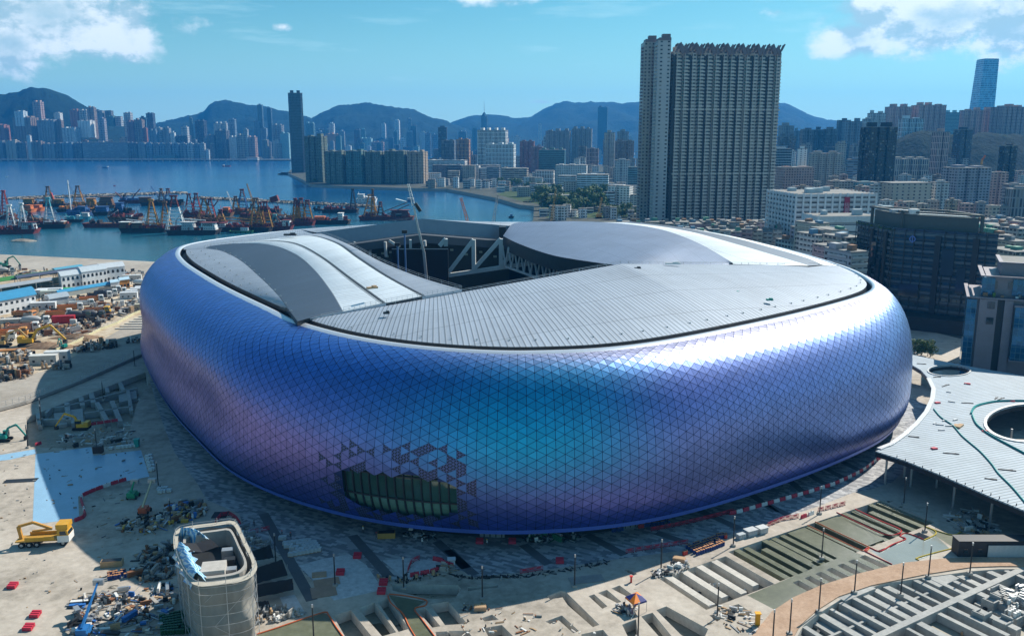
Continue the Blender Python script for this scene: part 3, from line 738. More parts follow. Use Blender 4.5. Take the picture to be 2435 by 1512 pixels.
# inner yellowish barrier wall of the yard
ib_=[Vector((*p,1.)) for p in zA([(505,885),(600,850),(700,805),(900,700),(1050,645),(1200,560),(1320,515)],1.)]
bw=thing('barrier_wall','low yellowish barrier wall between earth track and concrete deck, left of the stadium','barrier wall')
mb=MB()
for a,b_ in zip(ib_,ib_[1:]): mb.bar(a+Vector((0,0,.5)),b_+Vector((0,0,.5)),.5,1.1)
mb.build('wall_panel',plain('yellow_concrete',(.5,.48,.32),.8),bw);fence(bw,ib_,2.2,3.)
# striped steps beyond the yard
stp=MB()
for k in range(6):
    a,b_=zA([(1040+k*42,690-k*22),(1330,688-k*22)],1.)
    stp.bar((a[0],a[1],1.25),(b_[0],b_[1],1.25),1.6,.5)
o=stp.build('concrete_strips',mPale);o['kind']='structure'
# paving: small setts in three tones
m,t,b=mat('sett_paving');co=N(t,'ShaderNodeTexCoord').outputs['Object'];rot=N(t,'ShaderNodeMapping',{0:co});rot.inputs['Rotation'].default_value=(0,0,R(28))
x_,y_,_=SEP(t,rot.outputs[0]);ry=M(t,'DIVIDE',y_,.8);ro=M(t,'FLOOR',ry)
rx=M(t,'ADD',M(t,'DIVIDE',x_,1.5),M(t,'MULTIPLY',M(t,'MODULO',ro,2.),.5))
cell=N(t,'ShaderNodeCombineXYZ',{0:M(t,'FLOOR',rx),1:ro,2:0.}).outputs[0];wn=N(t,'ShaderNodeTexWhiteNoise',{0:cell}).outputs[0]
cr=N(t,'ShaderNodeValToRGB',{0:wn});cr.color_ramp.interpolation='CONSTANT';e=cr.color_ramp.elements
e[0].position=0;e[0].color=(.20,.21,.23,1);e[1].position=.4;e[1].color=(.32,.33,.345,1);q=e.new(.75);q.color=(.43,.44,.45,1)
dt=NOISE(t,co,.06,6,.6)
t.links.new(N(t,'ShaderNodeHueSaturation',{'Value':M(t,'ADD',M(t,'MULTIPLY',dt,.8),.5),'Color':cr.outputs[0]}).outputs[0],b.inputs['Base Color']);b.inputs['Roughness'].default_value=.75
mSett=m
def under(L): return L
rbase=[tuple((RIM[i]+NRM[i]*4.2)[:2]) for i in range(0,NC,6)]
# outline of the paved apron (front), inner side runs under the shell
i_s=min(range(NC),key=lambda k:(RIM[k]-Vector((-118,320,0))).length);i_e=min(range(NC),key=lambda k:(RIM[k]-Vector((123,300,0))).length)
dd=(i_e-i_s)%NC;dd=dd-NC if dd>NC/2 else dd
inner=[tuple((RIM[(i_s+round(dd*k/30))%NC]+NRM[(i_s+round(dd*k/30))%NC]*3)[:2]) for k in range(31)]
oute=G2([(356,905),(372,960),(392,1020),(415,1075),(470,1150)])+z3([(300,180),(560,290),(600,400),(780,540),(1030,715),(1310,975),(1700,890),(1640,800),(1890,822),(2230,705),(2400,775)])+z4([(170,792),(500,760),(760,735),(1230,660),(1440,635),(1850,580)])+z5([(30,790),(200,745),(640,595),(870,505),(1000,480),(1150,430),(1250,330)])+[(150,262),(140,300)]
sheet2('plaza_paving',inner+oute[::-1],.004,mSett)
mFresh=ground_mat('fresh_setts',[(.34,.36,.38),(.47,.5,.52),(.58,.60,.62)],.8,.7,0,1.2)
sheet2('fresh_paving',z3([(1030,700),(1310,975),(1700,890),(1560,690),(1430,610),(1200,650)]),.007,mFresh)
sheet2('fresh_paving',z3([(1690,660),(1890,820),(2230,705),(2100,660),(1900,640)]),.007,mFresh)
sheet2('fresh_paving',z3([(880,950),(1000,930),(1075,1060),(940,1080)]),.007,mFresh)
# darker, smoother band by the wall and stripes across the paving
mSt=plain('dark_paving',(.10,.105,.115),.7,0,.3,.4)
def strip(a,b_,w,z=.009,name='paving_stripe'):
    a=Vector(a);b_=Vector(b_);d=(b_-a).normalized();n_=Vector((d.y,-d.x))*w/2
    return sheet2(name,[tuple(a+n_),tuple(b_+n_),tuple(b_-n_),tuple(a-n_)],z,mSt)
for a,b_ in [((752,290),(1135,975)),((1455,462),(1745,790)),((2120,510),(2420,775))]: p=z3([a,b_]);strip(p[0],p[1],2.3)
for a,b_ in [((0,575),(140,720)),((588,535),(790,690)),((1090,455),(1390,615)),((1640,440),(1850,510)),((1960,255),(2300,410))]: p=z4([a,b_]);strip(p[0],p[1],2.3)
for a,b_ in [((60,450),(330,640)),((240,570),(420,665)),((395,395),(570,540)),((505,340),(730,480)),((680,335),(860,430)),((800,290),(960,370))]: p=z5([a,b_]);strip(p[0],p[1],2.1)
# blueish membrane, dark mats
sheet2('blue_membrane',zB([(235,312),(470,283),(600,265),(615,322),(930,287),(985,460),(700,517),(515,592),(522,737),(215,776)]),.02,plain('blue_membrane',(.26,.44,.60),.35,0,.18,.15))
sheet2('blue_membrane',zB([(-40,325),(232,280),(235,310),(60,350),(-40,360)]),.02,MATS['blue_membrane'])
# terracotta path on a kerb
top=z5([(150,1530),(300,1345),(450,1245),(640,1162),(900,1080),(1220,1002),(1500,972),(1710,962),(1900,965),(2200,965)]);bot=z5([(2200,1025),(1900,1025),(1700,1032),(1380,1082),(1000,1160),(770,1238),(610,1340),(500,1440),(450,1530)])
pth=ground_mat('terracotta_screed',[(.33,.22,.15),(.42,.29,.205),(.48,.35,.26)],.15,.9,0,2.)
sheet2('terracotta_path',top+bot,.22,pth,.5)
# =====================  BUILDINGS  =====================
def lin(c): return tuple((v/255)**2.2 for v in c)
PAL=dict(grey=(.26,.28,.30),dgrey=(.13,.15,.17),blue=(.16,.25,.34),pale=(.52,.54,.54),white=(.72,.73,.72),beige=(.45,.40,.33),tan=(.38,.30,.22),brown=(.24,.17,.13),red=(.36,.14,.10),pink=(.5,.33,.29),orange=(.5,.24,.11),navy=(.04,.07,.11),teal=(.07,.185,.19),green=(.12,.165,.135),black=(.02,.025,.03),lilac=(.34,.33,.38),dred=(.22,.09,.08),cyan=(.25,.45,.5),bwhite=(.6,.68,.72))
brnd=random.Random(11)
def plan(kind,w,d,n=0):
    """outline of a building, anticlockwise from the front left corner"""
    a,b_=w/2,d/2
    if kind=='box': return [(-a,-b_),(a,-b_),(a,b_),(-a,b_)]
    if kind=='cham':
        c=min(a,b_)*.35;return [(-a+c,-b_),(a-c,-b_),(a,-b_+c),(a,b_-c),(a-c,b_),(-a+c,b_),(-a,b_-c),(-a,-b_+c)]
    if kind=='round': return [(a*math.copysign(abs(math.cos(t_))**.6,math.cos(t_)),b_*math.copysign(abs(math.sin(t_))**.6,math.sin(t_))) for t_ in [2*math.pi*(k-11.5)/20 for k in range(20)]]
    if kind=='cross':
        p=a*.38;q=b_*.38;return [(-p,-b_),(p,-b_),(p,-q),(a,-q),(a,q),(p,q),(p,b_),(-p,b_),(-p,q),(-a,q),(-a,-q),(-p,-q)]
    # bays: notched front and back
    n=n or max(2,round(w/13));out=[];s=w/n;nd_=min(2.6,d*.2)
    for k in range(n):
        x=-a+k*s;out+=[(x,-b_),(x+s*.72,-b_),(x+s*.72,-b_+nd_),(x+s,-b_+nd_)] if k<n-1 else [(x,-b_),(x+s,-b_)]
    m_=max(1,round(d/14));sy=d/m_
    for k in range(m_):
        y=-b_+k*sy;out+=[(a,y),(a,y+sy*.7),(a-nd_*.6,y+sy*.7),(a-nd_*.6,y+sy)] if k<m_-1 else [(a,y),(a,y+sy)]
    for k in range(n):
        x=a-k*s;out+=[(x,b_),(x-s*.72,b_),(x-s*.72,b_-nd_),(x-s,b_-nd_)] if k<n-1 else [(x,b_),(x-s,b_)]
    r=[]
    for p in out:
        if not r or math.hypot(p[0]-r[-1][0],p[1]-r[-1][1])>.01: r.append(p)
    for k in range(m_):
        y=b_-k*sy
        if k<m_-1: r+=[(-a,y-sy*.7),(-a+nd_*.6,y-sy*.7),(-a+nd_*.6,y-sy),(-a,y-sy)]
    return r
def depth_at(Y,z): return Y*math.cos(P)+(H-z)*math.sin(P)
def tower(label,x0,x1,yt,Y,style='flat',col='grey',pk='bays',ratio=.6,rot=None,name='tower_block',cat='tower',z0=0,group=None,crown=1,dd=None,lowcrown=False):
    zt=yp((x0+x1)/2,yt,Y).z;zm=(z0+zt)/2;dp=depth_at(Y,zm)
    X0=(x0-CX)/F*dp;X1=(x1-CX)/F*dp;W=X1-X0
    rot=R(brnd.uniform(-14,14)) if rot is None else R(rot)
    c_,s_=abs(math.cos(rot)),abs(math.sin(rot))
    w_=W/(c_+ratio*s_);d=w_*ratio
    if dd: d=dd;w_=max(4,(W-d*s_)/max(c_,.3))
    t_=thing(name,label,cat,((X0+X1)/2,Y+d*.5,z0),rot,group)
    Hh=max(6,zt-z0);kp=pk
    pl=plan(kp,w_,d);ca=PAL[col] if isinstance(col,str) else col
    j=brnd.uniform(.88,1.1);ca=tuple(v*j for v in ca)
    ch=0 if not crown else min(7,Hh*.06)*(1.3 if crown>1 else 1)
    mb=MB();mb.prism(pl,-1,Hh-ch,uo=brnd.uniform(0,30));mb.build('wall',FS[style],t_,color=ca)
    mb=MB();q=[(p[0]*.985,p[1]*.985) for p in pl];mb.prism([(p[0]*1.012,p[1]*1.012) for p in pl],Hh-ch,Hh-ch+.9);mb.build('roof',mRoof,t_)
    if crown:
        mb=MB()
        nb=max(1,min(5,round(w_/20)))
        for k in range(nb):
            cx=-w_/2+w_*(k+.5)/nb+brnd.uniform(-.08,.08)*w_/nb;bw=w_/nb*brnd.uniform(.35,.55)
            mb.prism([(cx-bw/2,-d*.22),(cx+bw/2,-d*.22),(cx+bw/2,d*.25),(cx-bw/2,d*.25)],Hh-ch+.9,Hh-brnd.choice((0,0,.3,.5))*ch)
        o_=mb.build('lift_tower',mWallC,t_,color=tuple(v*.9 for v in ca))
        if nb>1: o_.name='rooftop_plant'
    return t_
Yf=3560
def rows(txt,Y,z0,**kw):
    for ln in txt.strip().split('\n'):
        a,lab=ln.split('|');f=a.split()
        x0,x1,yt=map(float,f[:3]);st=f[3];co_=f[4];o={}
        for e in f[5:]:
            k,v=e.split('=');o[k]=v if k in('pk','name','cat') else float(v)
        k2=dict(kw);k2.update(o);Yy=k2.pop('Y',Y);zz=k2.pop('z0',z0)
        if 'yb' in k2: zz=yp((x0+x1)/2,k2.pop('yb'),Yy).z
        tower(lab.strip(),x0,x1,yt,Yy,st,co_,z0=zz,**k2)
# --- island waterfront (front row, left to right) ---
rows('''
-30 12 334 flat dgrey|dark slab block at the very left edge of the far waterfront
13 41 332 flat beige|beige notched block, second from the left on the far waterfront
37 64 337 dark dgrey|darker block right of the beige one on the far waterfront
65 75 319 sparse pale pk=box|slim pale tower standing up from the far waterfront near the left edge
76 102 335 flat brown|brownish block right of the slim pale far-shore tower
102 133 340 flat grey|wide grey flats between brownish and bluish blocks on the far waterfront
133 147 337 dark dgrey|narrow dark block between two grey ones on the far waterfront
147 175 338 flat blue|blue-grey block with pale edge on the far waterfront, left part
176 196 338 dark dgrey|dark block directly left of the long gridded slab on the far shore
197 305 339 strip grey pk=box ratio=.25 name=slab_block crown=0 rot=0|very long grey slab with a grid of ledges on the far waterfront
306 327 337 dark dgrey|dark block touching the right end of the long gridded slab
328 347 337 flat grey|grey tower second right of the long gridded slab
348 363 338 ribs blue|narrow ribbed blue tower, third right of the long gridded slab
364 379 338 ribs grey|first of the ribbed grey flats above the low cyan pier building
380 392 339 ribs blue|bluish ribbed block above the middle of the low cyan pier building
393 408 338 ribs grey|grey ribbed block above the right end of the low cyan pier building
409 427 339 ribs blue|ribbed blue-grey block just right of the low cyan pier building
428 444 339 ribs grey|second ribbed block right of the low cyan pier building
445 461 339 ribs pale|pale ribbed block in the right part of the far ribbed row
462 474 339 ribs blue|bluish ribbed block second from the right end of the far ribbed row
475 488 339 ribs pale|pale ribbed block ending the far waterfront row
489 498 355 strip bwhite pk=box|small whitish stepped office block just right of the far ribbed row
''',Yf,-1,rot=-8)
tower('low cyan glass pier building in front of the ribbed flats on the far shore',364,416,370,3530,'glass','cyan','box',.4,0,'pier_building','pier building',-1,crown=0)
tower('low white striped building on the far expressway, just left of the dark waterfront spire',585,612,375,3540,'strip','white','box',.6,0,'office_block','building',-1,crown=0)
mb=MB();a_=g(-120,387,-5);b_=g(560,387,-5);c_=g(700,384,-5)
xw=thing('expressway','long pale elevated expressway on piers along the whole far waterfront','elevated road')
mb.bar((a_.x,3480,3),(b_.x,3480,3),14,2.6);mb.bar((b_.x,3480,3),(c_.x,3560,3),14,2.6);mb.build('road_deck',mWallC,xw,color=(.32,.34,.35))
for k in range(40):
    mb=MB();f=k/39;mb.box((a_.x+(b_.x-a_.x)*f,3480,-6),(3,6,8));mb.build('pier',mConc,xw)
# --- second rows and hillside towers of the island ---
rows('''
-20 16 295 flat red yb=345|red-brown flats on the slope at the left edge above the far waterfront
30 82 276 flat brown yb=345 pk=bays|big brown slab block on the slope below the left peak
34 60 263 flat bwhite yb=300|pale cluster block peeking over the big brown slab
78 101 239 ribs pink yb=300 Y=3900|tall pinkish tower standing alone below the left peak
88 136 283 flat grey yb=345|wide grey block right of the tall pinkish tower
128 146 267 flat white yb=300 Y=3900|small white block high on the slope, right of the tall pinkish tower
134 150 283 flat brown yb=345|dark brown block touching the wide grey slope block
147 184 302 strip bwhite yb=350 Y=3650|bluish white stepped block in front of the bright white one
166 188 259 flat red yb=305 Y=3800|red and white block high on the slope, left of its pale neighbour
188 210 260 ribs pale yb=305 Y=3800|pale ribbed block high on the slope beside the leaning tower
184 220 285 grid white yb=327 Y=3680|bright white gridded block, brightest on the far slope
208 228 252 ribs brown yb=330 Y=3750|tall brown tower rising to the left slope's edge
228 246 262 flat grey yb=290 Y=4000|grey block on the ridge shoulder, left of its twin
249 267 262 flat dgrey yb=290 Y=4000|dark block on the ridge shoulder, right of its twin
234 251 279 ribs lilac yb=335|lilac tower below the ridge shoulder blocks
252 272 275 flat teal yb=300 Y=3950|teal flats on the ridge below the twin shoulder blocks
273 290 276 ribs pale yb=300 Y=3950|pale stepped flats at the right end of the ridge shoulder
297 316 265 ribs pale Y=3800|pale tall tower directly behind the dark red-brown pair
303 322 286 flat dred|dark red-brown tower, left one of the pair over the long slab
321 343 281 ribs brown|brown striped tower, right one of the pair over the long slab
335 348 276 flat navy Y=3900|narrow dark blue tower behind the brown striped pair
350 369 266 ribs navy Y=3900|dark blue twin-topped tower over the green scaffold wrap
341 352 301 flat red|narrow red tower right of the brown striped one
353 376 307 flat blue Y=3680|blue-grey block behind the ribbed waterfront row, left part
369 386 300 ribs pale Y=3700|pale ribbed tower behind the ribbed waterfront row
388 406 301 flat grey|grey tower behind the middle of the ribbed waterfront row
406 418 312 flat bwhite|small pale block behind the middle of the ribbed waterfront row
417 451 320 dark navy|dark block with a lit blue sign behind the ribbed waterfront row
432 449 298 round pale|pale rounded tower below the second peak's left slope
452 460 277 glass cyan pk=cham Y=3900|slim cyan glass tower with a pointed top below the second peak
465 490 284 dark navy Y=3900|wide dark blue tower below the second peak
493 512 318 flat dgrey|dark tower right of the end of the far ribbed row
512 543 307 dark dgrey|broad dark office block on columns near the far expressway
510 530 290 flat pale Y=3900|pale flats behind the broad dark office block
530 542 289 ribs pale Y=3900|slim pale tower beside the flats behind the broad dark block
545 562 280 ribs blue Y=3950|tall blue-grey tower with a bright edge below the second peak
545 565 323 strip white pk=box|white striped office tower right of the broad dark block
563 584 318 round beige|beige rounded tower left of the white crowned one
580 591 304 round pale|slim pale tower with a bright crown on the far shore
585 610 323 ribs pink|pinkish twin tower closing the far city left of the dark spire
605 620 285 flat blue Y=4100|faint blue block right of the second peak's foot
614 627 246 glass blue pk=box Y=4100|tallest faint blue tower against the second peak
637 648 254 glass blue pk=box Y=4150|second tallest faint blue tower against the second peak
620 636 302 flat blue Y=3900|bluish block between the two faint tall towers
648 674 294 ribs grey Y=3950|grey ribbed block left of the gridded blue one
667 690 314 grid cyan pk=box|light blue gridded block touching the dark waterfront spire
649 666 332 flat pale|low pale block below the grey ribbed one near the dark spire
'''.replace(' round ',' ribs ').replace('pk=round',''),3700,-1,rot=-10)
# --- distant business district behind the near peninsula ---
rows('''
727 748 290 glass cyan Y=4300|cyan glass block peeking out right of the dark waterfront spire
752 782 305 glass blue Y=4500|blue glass tower behind the left green flats
783 796 291 strip bwhite Y=4500|white and blue tower over the middle of the green flats
773 814 316 grid orange pk=cham Y=4400|broad pale orange block over the green flats
842 858 306 glass navy Y=4500|blue tower with stepped top left of the pale spire
858 870 305 glass cyan pk=cham Y=4400|cyan tower with a pointed top over the green flats
852 884 327 flat cyan Y=4300|wide cyan low block under the pointed cyan tower
882 912 336 ribs pink Y=4200|pink ribbed flats over the right part of the green flats
908 918 292 ribs white Y=5300|left one of two white towers on the slope of the third peak
938 951 284 ribs white Y=5300|right one of two white towers on the slope of the third peak
936 946 310 glass teal Y=4500|teal tower below the third peak's right slope
969 979 280 glass pale Y=5000|slim tower high below the third peak's right slope
977 991 296 glass navy Y=4500|dark blue tower with a pink crown sign
966 982 311 glass blue Y=4400|blue tower with a pink sign left of the pink-crowned one
1042 1063 298 dark navy pk=box Y=2900|dark blue slab tower alone left of the valley
1090 1110 310 glass blue Y=4300|faint blue tower in the valley between the peaks
1122 1134 302 glass cyan Y=4400|light blue tower just left of the spired tower
1421 1446 252 glass navy pk=box Y=4600|very tall dark blue tower against the right mountain
1380 1392 305 glass blue Y=4600|faint slender blue tower left of the very tall dark one
1280 1288 293 ribs white Y=5200|small white tower on the right mountain's lower slope
''',4400,-2)
t_=tower('blue tower with a pyramid roof and tall mast, in the valley between the peaks',1143,1160,278,4700,'glass','blue','cham',.9,10,'office_tower','skyscraper',-2,crown=0)
mb=MB();wz=yp(1151,278,4700).z+2;tz=yp(1151,266,4700).z;sz=yp(1151,240,4700).z
mb.cyl((0,0,wz),(0,0,tz),19,4,2);mb.build('pyramid_roof',MATS['window_glass'],t_);mb=MB();mb.cyl((0,0,tz),(0,0,sz),1.6,5,.6);mb.build('mast',mSteel,t_)
# pink signs (no readable letters at this distance)
mSign=plain('pink_sign',(.85,.12,.3),.5)
cnt=0
ordn=['first','second','third','fourth','fifth','sixth','seventh','eighth','ninth','tenth','eleventh','twelfth','thirteenth','fourteenth','fifteenth','sixteenth','seventeenth','eighteenth','nineteenth','twentieth']
def auto(n,xa,xb,ya,yb,wa,wb,Ya,Yb,cols,styles,where,z0=-2,seed=1,noun='tower'):
    r=random.Random(seed);L=[]
    for k in range(n):
        x=xa+(xb-xa)*(k+.5+r.uniform(-.4,.4))/n;L.append(x)
    L.sort()
    hh=[r.uniform(ya,yb) for _ in L];cl_=[r.choice(cols) for _ in L]
    for k,x in enumerate(L):
        w_=r.uniform(wa,wb);Y=r.uniform(Ya,Yb)
        nm={'navy':'dark blue','bwhite':'bluish white','dgrey':'dark grey','dred':'dark red'}.get(cl_[k],cl_[k])
        o_='%s from the left'%ordn[k]
        tower(f'{nm} {noun} {where}, {o_}',x-w_/2,x+w_/2,hh[k],Y,r.choice(styles),cl_[k],r.choice(('box','bays','cham')),.7,z0=z0,name='distant_tower',cat='tower')
auto(20,735,1040,308,352,9,19,4000,4500,['blue','cyan','pale','bwhite','navy','grey','teal'],['glass','grid','ribs','flat'],'far away over the green flats',-2,3)
auto(18,1035,1300,318,362,9,20,3000,4200,['blue','pale','pink','bwhite','navy','grey','brown'],['glass','grid','ribs','flat'],'far below the valley',-1,4)
auto(14,1240,1530,322,366,10,22,2600,3600,['blue','pale','beige','bwhite','brown','grey','red'],['flat','grid','ribs'],'far off, left of the apartment wall',-1,5)
auto(16,100,500,322,334,9,16,3750,3850,['grey','pale','blue','brown','beige'],['flat','ribs'],'between far waterfront and slope',-1,6)
auto(10,500,690,330,352,9,16,3650,3800,['grey','pale','blue','beige'],['flat','ribs','glass'],'in the low row by the far expressway',-1,8)
auto(14,1850,2440,300,345,14,26,2300,2900,['blue','pale','navy','grey','teal'],['flat','ribs','glass'],'in the hazy row far right',0,9)
auto(16,1850,2440,395,425,16,30,1100,1500,['beige','pale','grey','pink','brown','white'],['flat','old','grid'],'mid-distance, right of the apartment wall',0,10,'block')
auto(12,1850,2440,372,392,18,32,1600,2000,['beige','pale','grey','brown','blue'],['flat','old','ribs'],'rear rank, right of the apartment wall',0,12,'block')
auto(14,1020,1520,392,415,20,40,1750,2000,['white','pale','grey','bwhite','beige'],['strip','grid','flat'],'in the rank behind the bay',0,13,'block')
auto(9,1240,1520,428,452,22,40,1350,1600,['white','pale','grey','bwhite','beige'],['strip','grid','flat'],'on the bay shore, left of the apartment wall',0,14,'block')
auto(20,1010,1300,420,432,14,26,1560,1700,['white','pale','grey','bwhite','beige','tan'],['strip','grid','flat'],'in the low shore rank behind the park',0,15,'low block')
auto(12,1290,1525,455,480,16,30,1120,1260,['white','pale','grey','bwhite','blue','tan'],['strip','flat','old'],'right behind the shore trees',0,16,'low block')
auto(16,1500,1860,505,517,16,30,880,980,['pale','grey','tan','beige','brown'],['old','flat'],'behind the apartment wall\'s podium',0,17,'low block')
auto(14,1850,2110,436,452,20,34,900,1000,['pale','grey','tan','beige','pink'],['old','flat','grid'],'behind the white factory',0,18,'block')
auto(12,2090,2440,470,492,22,36,760,860,['pale','grey','tan','beige','pink'],['old','flat','grid'],'behind the glass block',0,19,'low block')
auto(16,1850,2440,352,374,16,28,1700,2100,['beige','pale','navy','brown','blue','white'],['flat','ribs','grid'],'below the hill towers on the right',0,20,'block')
auto(14,1290,1525,486,500,14,26,960,1080,['white','pale','grey','bwhite','tan','beige'],['strip','flat','old'],'low among the shore trees',0,21,'low block')
auto(10,1180,1300,436,446,10,20,1420,1560,['white','pale','bwhite','cyan'],['strip','flat'],'on the bay park edge',0,22,'low block')
auto(16,1850,2440,408,432,18,30,1180,1300,['beige','pale','grey','white','pink','tan'],['flat','old','grid'],'in the mid rank right of the apartment wall',0,31,'flats')
auto(12,1300,1525,372,398,12,22,1800,2000,['beige','pale','grey','white','brown','red'],['flat','ribs','grid'],'in the inner rank left of the apartment wall',0,32,'flats')
auto(10,1850,2060,326,356,14,24,1550,1750,['beige','navy','grey','white','blue'],['flat','ribs','glass'],'over the pinkish hotel block',0,33,'tower')
auto(14,1020,1300,350,382,12,20,2300,2700,['beige','pale','grey','white','brown','blue'],['flat','ribs','grid'],'behind the long low bay row',0,34,'tower')
# --- near peninsula ---
sp=tower('tall dark glass tower alone at the tip of the near peninsula, left of centre',684,722,215,2260,'glass','navy','cham',.8,12,'waterfront_tower','skyscraper',0,crown=1)
rows('''
724 774 318 flat green Y=1780 ratio=.8|green stepped flats tower right of the dark glass tower on the peninsula
773 822 356 flat green|first green flats block from the left in the peninsula's waterfront row
822 868 355 flat teal|second green flats block in the peninsula's waterfront row
868 913 357 flat green|third green flats block, left of the gap in the waterfront row
914 970 355 flat green|fourth green flats block, right of the gap in the waterfront row
968 1015 357 flat tan|last waterfront flats block with bright sunlit right side
''',1740,0,ratio=.9,rot=-12)
rows('''
988 1042 428 grid dgrey Y=1820 pk=box crown=0|dark low podium building with a small dome by the bay
1015 1110 380 ribs white pk=box Y=2250|long low white block behind the last waterfront flats
1049 1083 330 ribs dgrey Y=2350|dark tower with pale stripes left of the orange-brown one
1085 1118 327 ribs orange Y=2300|orange-brown tower behind the low white blocks
1028 1064 391 flat dgrey pk=box Y=1850|grey block at the left end of the long low bay row
1062 1101 391 glass grey pk=box Y=1850|glazed block second in the long low bay row
1103 1142 392 grid pale pk=box Y=1850|pale block with blue slots, third in the long low bay row
1142 1190 392 glass grey pk=box Y=1880|glass-fronted block, fourth in the long low bay row
1190 1259 399 strip beige pk=round Y=1720|curved beige block with stacked bands near the bay park
1135 1208 304 ribs white Y=2250 pk=bays|row of bright white ribbed flats rising behind the black-topped block
1154 1227 339 ribs bwhite pk=box Y=2000|white ribbed office block with a black top
1236 1272 332 flat dred Y=2300|dark red tower behind the white ribbed office block
1262 1292 346 grid red Y=2250|reddish block right of the dark red tower
1297 1359 306 flat grey pk=bays Y=2400|left one of two wide grey slab blocks on the skyline
1359 1410 301 flat grey pk=bays Y=2420|right one of two wide grey slab blocks on the skyline
1281 1347 352 glass teal Y=1850 pk=box|dark teal glass office block in front of the grey slabs
1272 1320 407 ribs white Y=1750 pk=box crown=0|white block with tall slots below the teal glass office
1375 1395 345 flat dgrey Y=2000|narrow dark tower below the right grey slab
1394 1425 350 ribs pink Y=2050|pinkish tower between narrow dark tower and beige towers
1436 1463 310 flat beige Y=2100|beige tower left of the twin brown blocks by the apartment wall
1462 1510 330 flat brown Y=1900|brown twin blocks just left of the huge apartment wall
1467 1496 308 flat grey Y=2300|grey tower rising behind the brown twin blocks
1462 1500 378 flat pale Y=1650|pale tower in front of the brown twin blocks
1493 1518 395 glass cyan pk=box Y=1550|bright teal block touching the huge apartment wall on its left
1321 1400 391 grid pale pk=box Y=1700|pale gridded block right of the slotted white one
1327 1372 417 strip white pk=box Y=1500|small white stepped building above the blue school
1372 1452 414 strip bwhite pk=box Y=1480|white complex with blue roof boxes above the blue school
1446 1508 440 flat white pk=bays Y=1130 rot=-24|white flats block with sunlit right side near the apartment wall
1505 1530 440 flat pale pk=box Y=1150|pale block squeezed against the huge apartment wall's foot
''',1800,0,rot=-8)
# school with a cross-shaped mark on its end wall
t_=tower('light blue school block with a white end wall bearing an upright arrow mark',1319,1400,466,1160,'strip','cyan','box',.3,-4,'school','school',0,crown=0)
cp=yp(1390,466,1158);b0=yp(1390,500,1158)
mb=MB();mb.box((yp(1389,500,1158).x-t_.location.x+.0,-9.,0),(11,3.,cp.z-1));mb.build('end_wall',mWhite,t_)
mb=MB();ex=yp(1389,500,1158).x-t_.location.x;mb.box((ex,-10.8,9),(.8,.3,10));mb.box((ex,-10.8,15),(3.2,.3,.8));mb.build('arrow_mark',plain('mark_blue',(.03,.06,.15)),t_)
# --- right-hand hillside and city ---
rows('''
1852 1886 292 flat grey Y=1900|grey tower with a dark top just right of the huge apartment wall
1852 1890 318 dark dgrey Y=1750|dark flats with pale right edge beside the huge apartment wall
1884 1902 305 flat blue Y=2100|slim bluish tower second right of the huge apartment wall
1904 1934 302 flat dgrey Y=1900|first of three dark twin-topped towers left of the green hill
1932 1958 302 flat navy Y=1900|second of three dark twin-topped towers left of the green hill
1958 1988 300 flat dgrey Y=1900|third of three dark twin-topped towers left of the green hill
1991 2020 279 flat navy Y=2000|dark tower left of the pale twins on the skyline
2005 2050 281 flat blue Y=1800|broad dark blue twin tower left of the black tower
2049 2075 275 ribs pale Y=1750|pale ribbed tower behind the black tower, left
2062 2105 262 flat pale Y=1900|white-grey slab block with twin lift towers on the hill
2110 2162 247 flat pink Y=2000|pink slab block with red lift tower on the hill
2142 2192 275 ribs bwhite Y=1850|bluish white ribbed block below the pink slab
2176 2244 243 flat pink Y=2000|tallest pinkish slab block on the hill, with bluish lift tower
2244 2296 262 glass cyan Y=2500 pk=box|pale blue glass row left of the tapering skyscraper
2290 2362 255 flat pink Y=1950|wide pinkish slab right at the tapering skyscraper's foot
2364 2440 247 flat pink Y=1900|wide pinkish slab at the right edge of the skyline
2053 2131 291 dark black Y=1150 pk=bays|big black tower with a stepped top left of the green hill
2216 2255 305 ribs pink Y=1300 rot=20|slender pinkish tower in front of the green hill
2268 2310 299 dark navy Y=1350 rot=20|slender dark tower with white dots in front of the green hill
2378 2415 338 dark black Y=1150|slim black tower by the right edge in front of the hill
1834 1880 348 glass bwhite Y=1350 pk=box|glass block with white edge right of the apartment wall
1896 1918 348 sparse white Y=1450 pk=box|plain white tower left of the beige flats
1930 2005 360 flat beige Y=1400|wide beige flats right of the plain white tower
2015 2058 375 strip blue Y=1350 pk=box|blue stepped office block left of the black tower
1852 1936 393 grid pink Y=1080 pk=box rot=10|pinkish hotel block with square windows and a dark crown
2125 2212 374 ribs beige Y=1450|row of pinkish and beige flats below the green hill
2262 2300 372 flat grey Y=1350|grey flats right of the slender pinkish tower
2035 2090 430 flat cyan Y=1050 pk=box|pale teal flats behind the long white factory
1975 2040 428 old beige Y=1060 pk=box|beige flats with green roof box behind the long white factory
2103 2218 437 sparse beige Y=900 pk=box crown=0 rot=12|beige block with a large blank wall
2216 2256 429 flat pale Y=920 rot=12|pale flats touching the blank beige block
2256 2358 393 flat lilac Y=960 rot=12|purple-brown tower wrapped in netting with a crane on top
2355 2395 405 flat pink Y=1000|pinkish flats right of the netted purple tower
2392 2440 435 strip grey Y=960 pk=box|grey low block at the right edge behind the scaffolded one
2398 2450 444 ribs grey Y=800 pk=cham|grey scaffolded block at the right edge
''',1500,0)
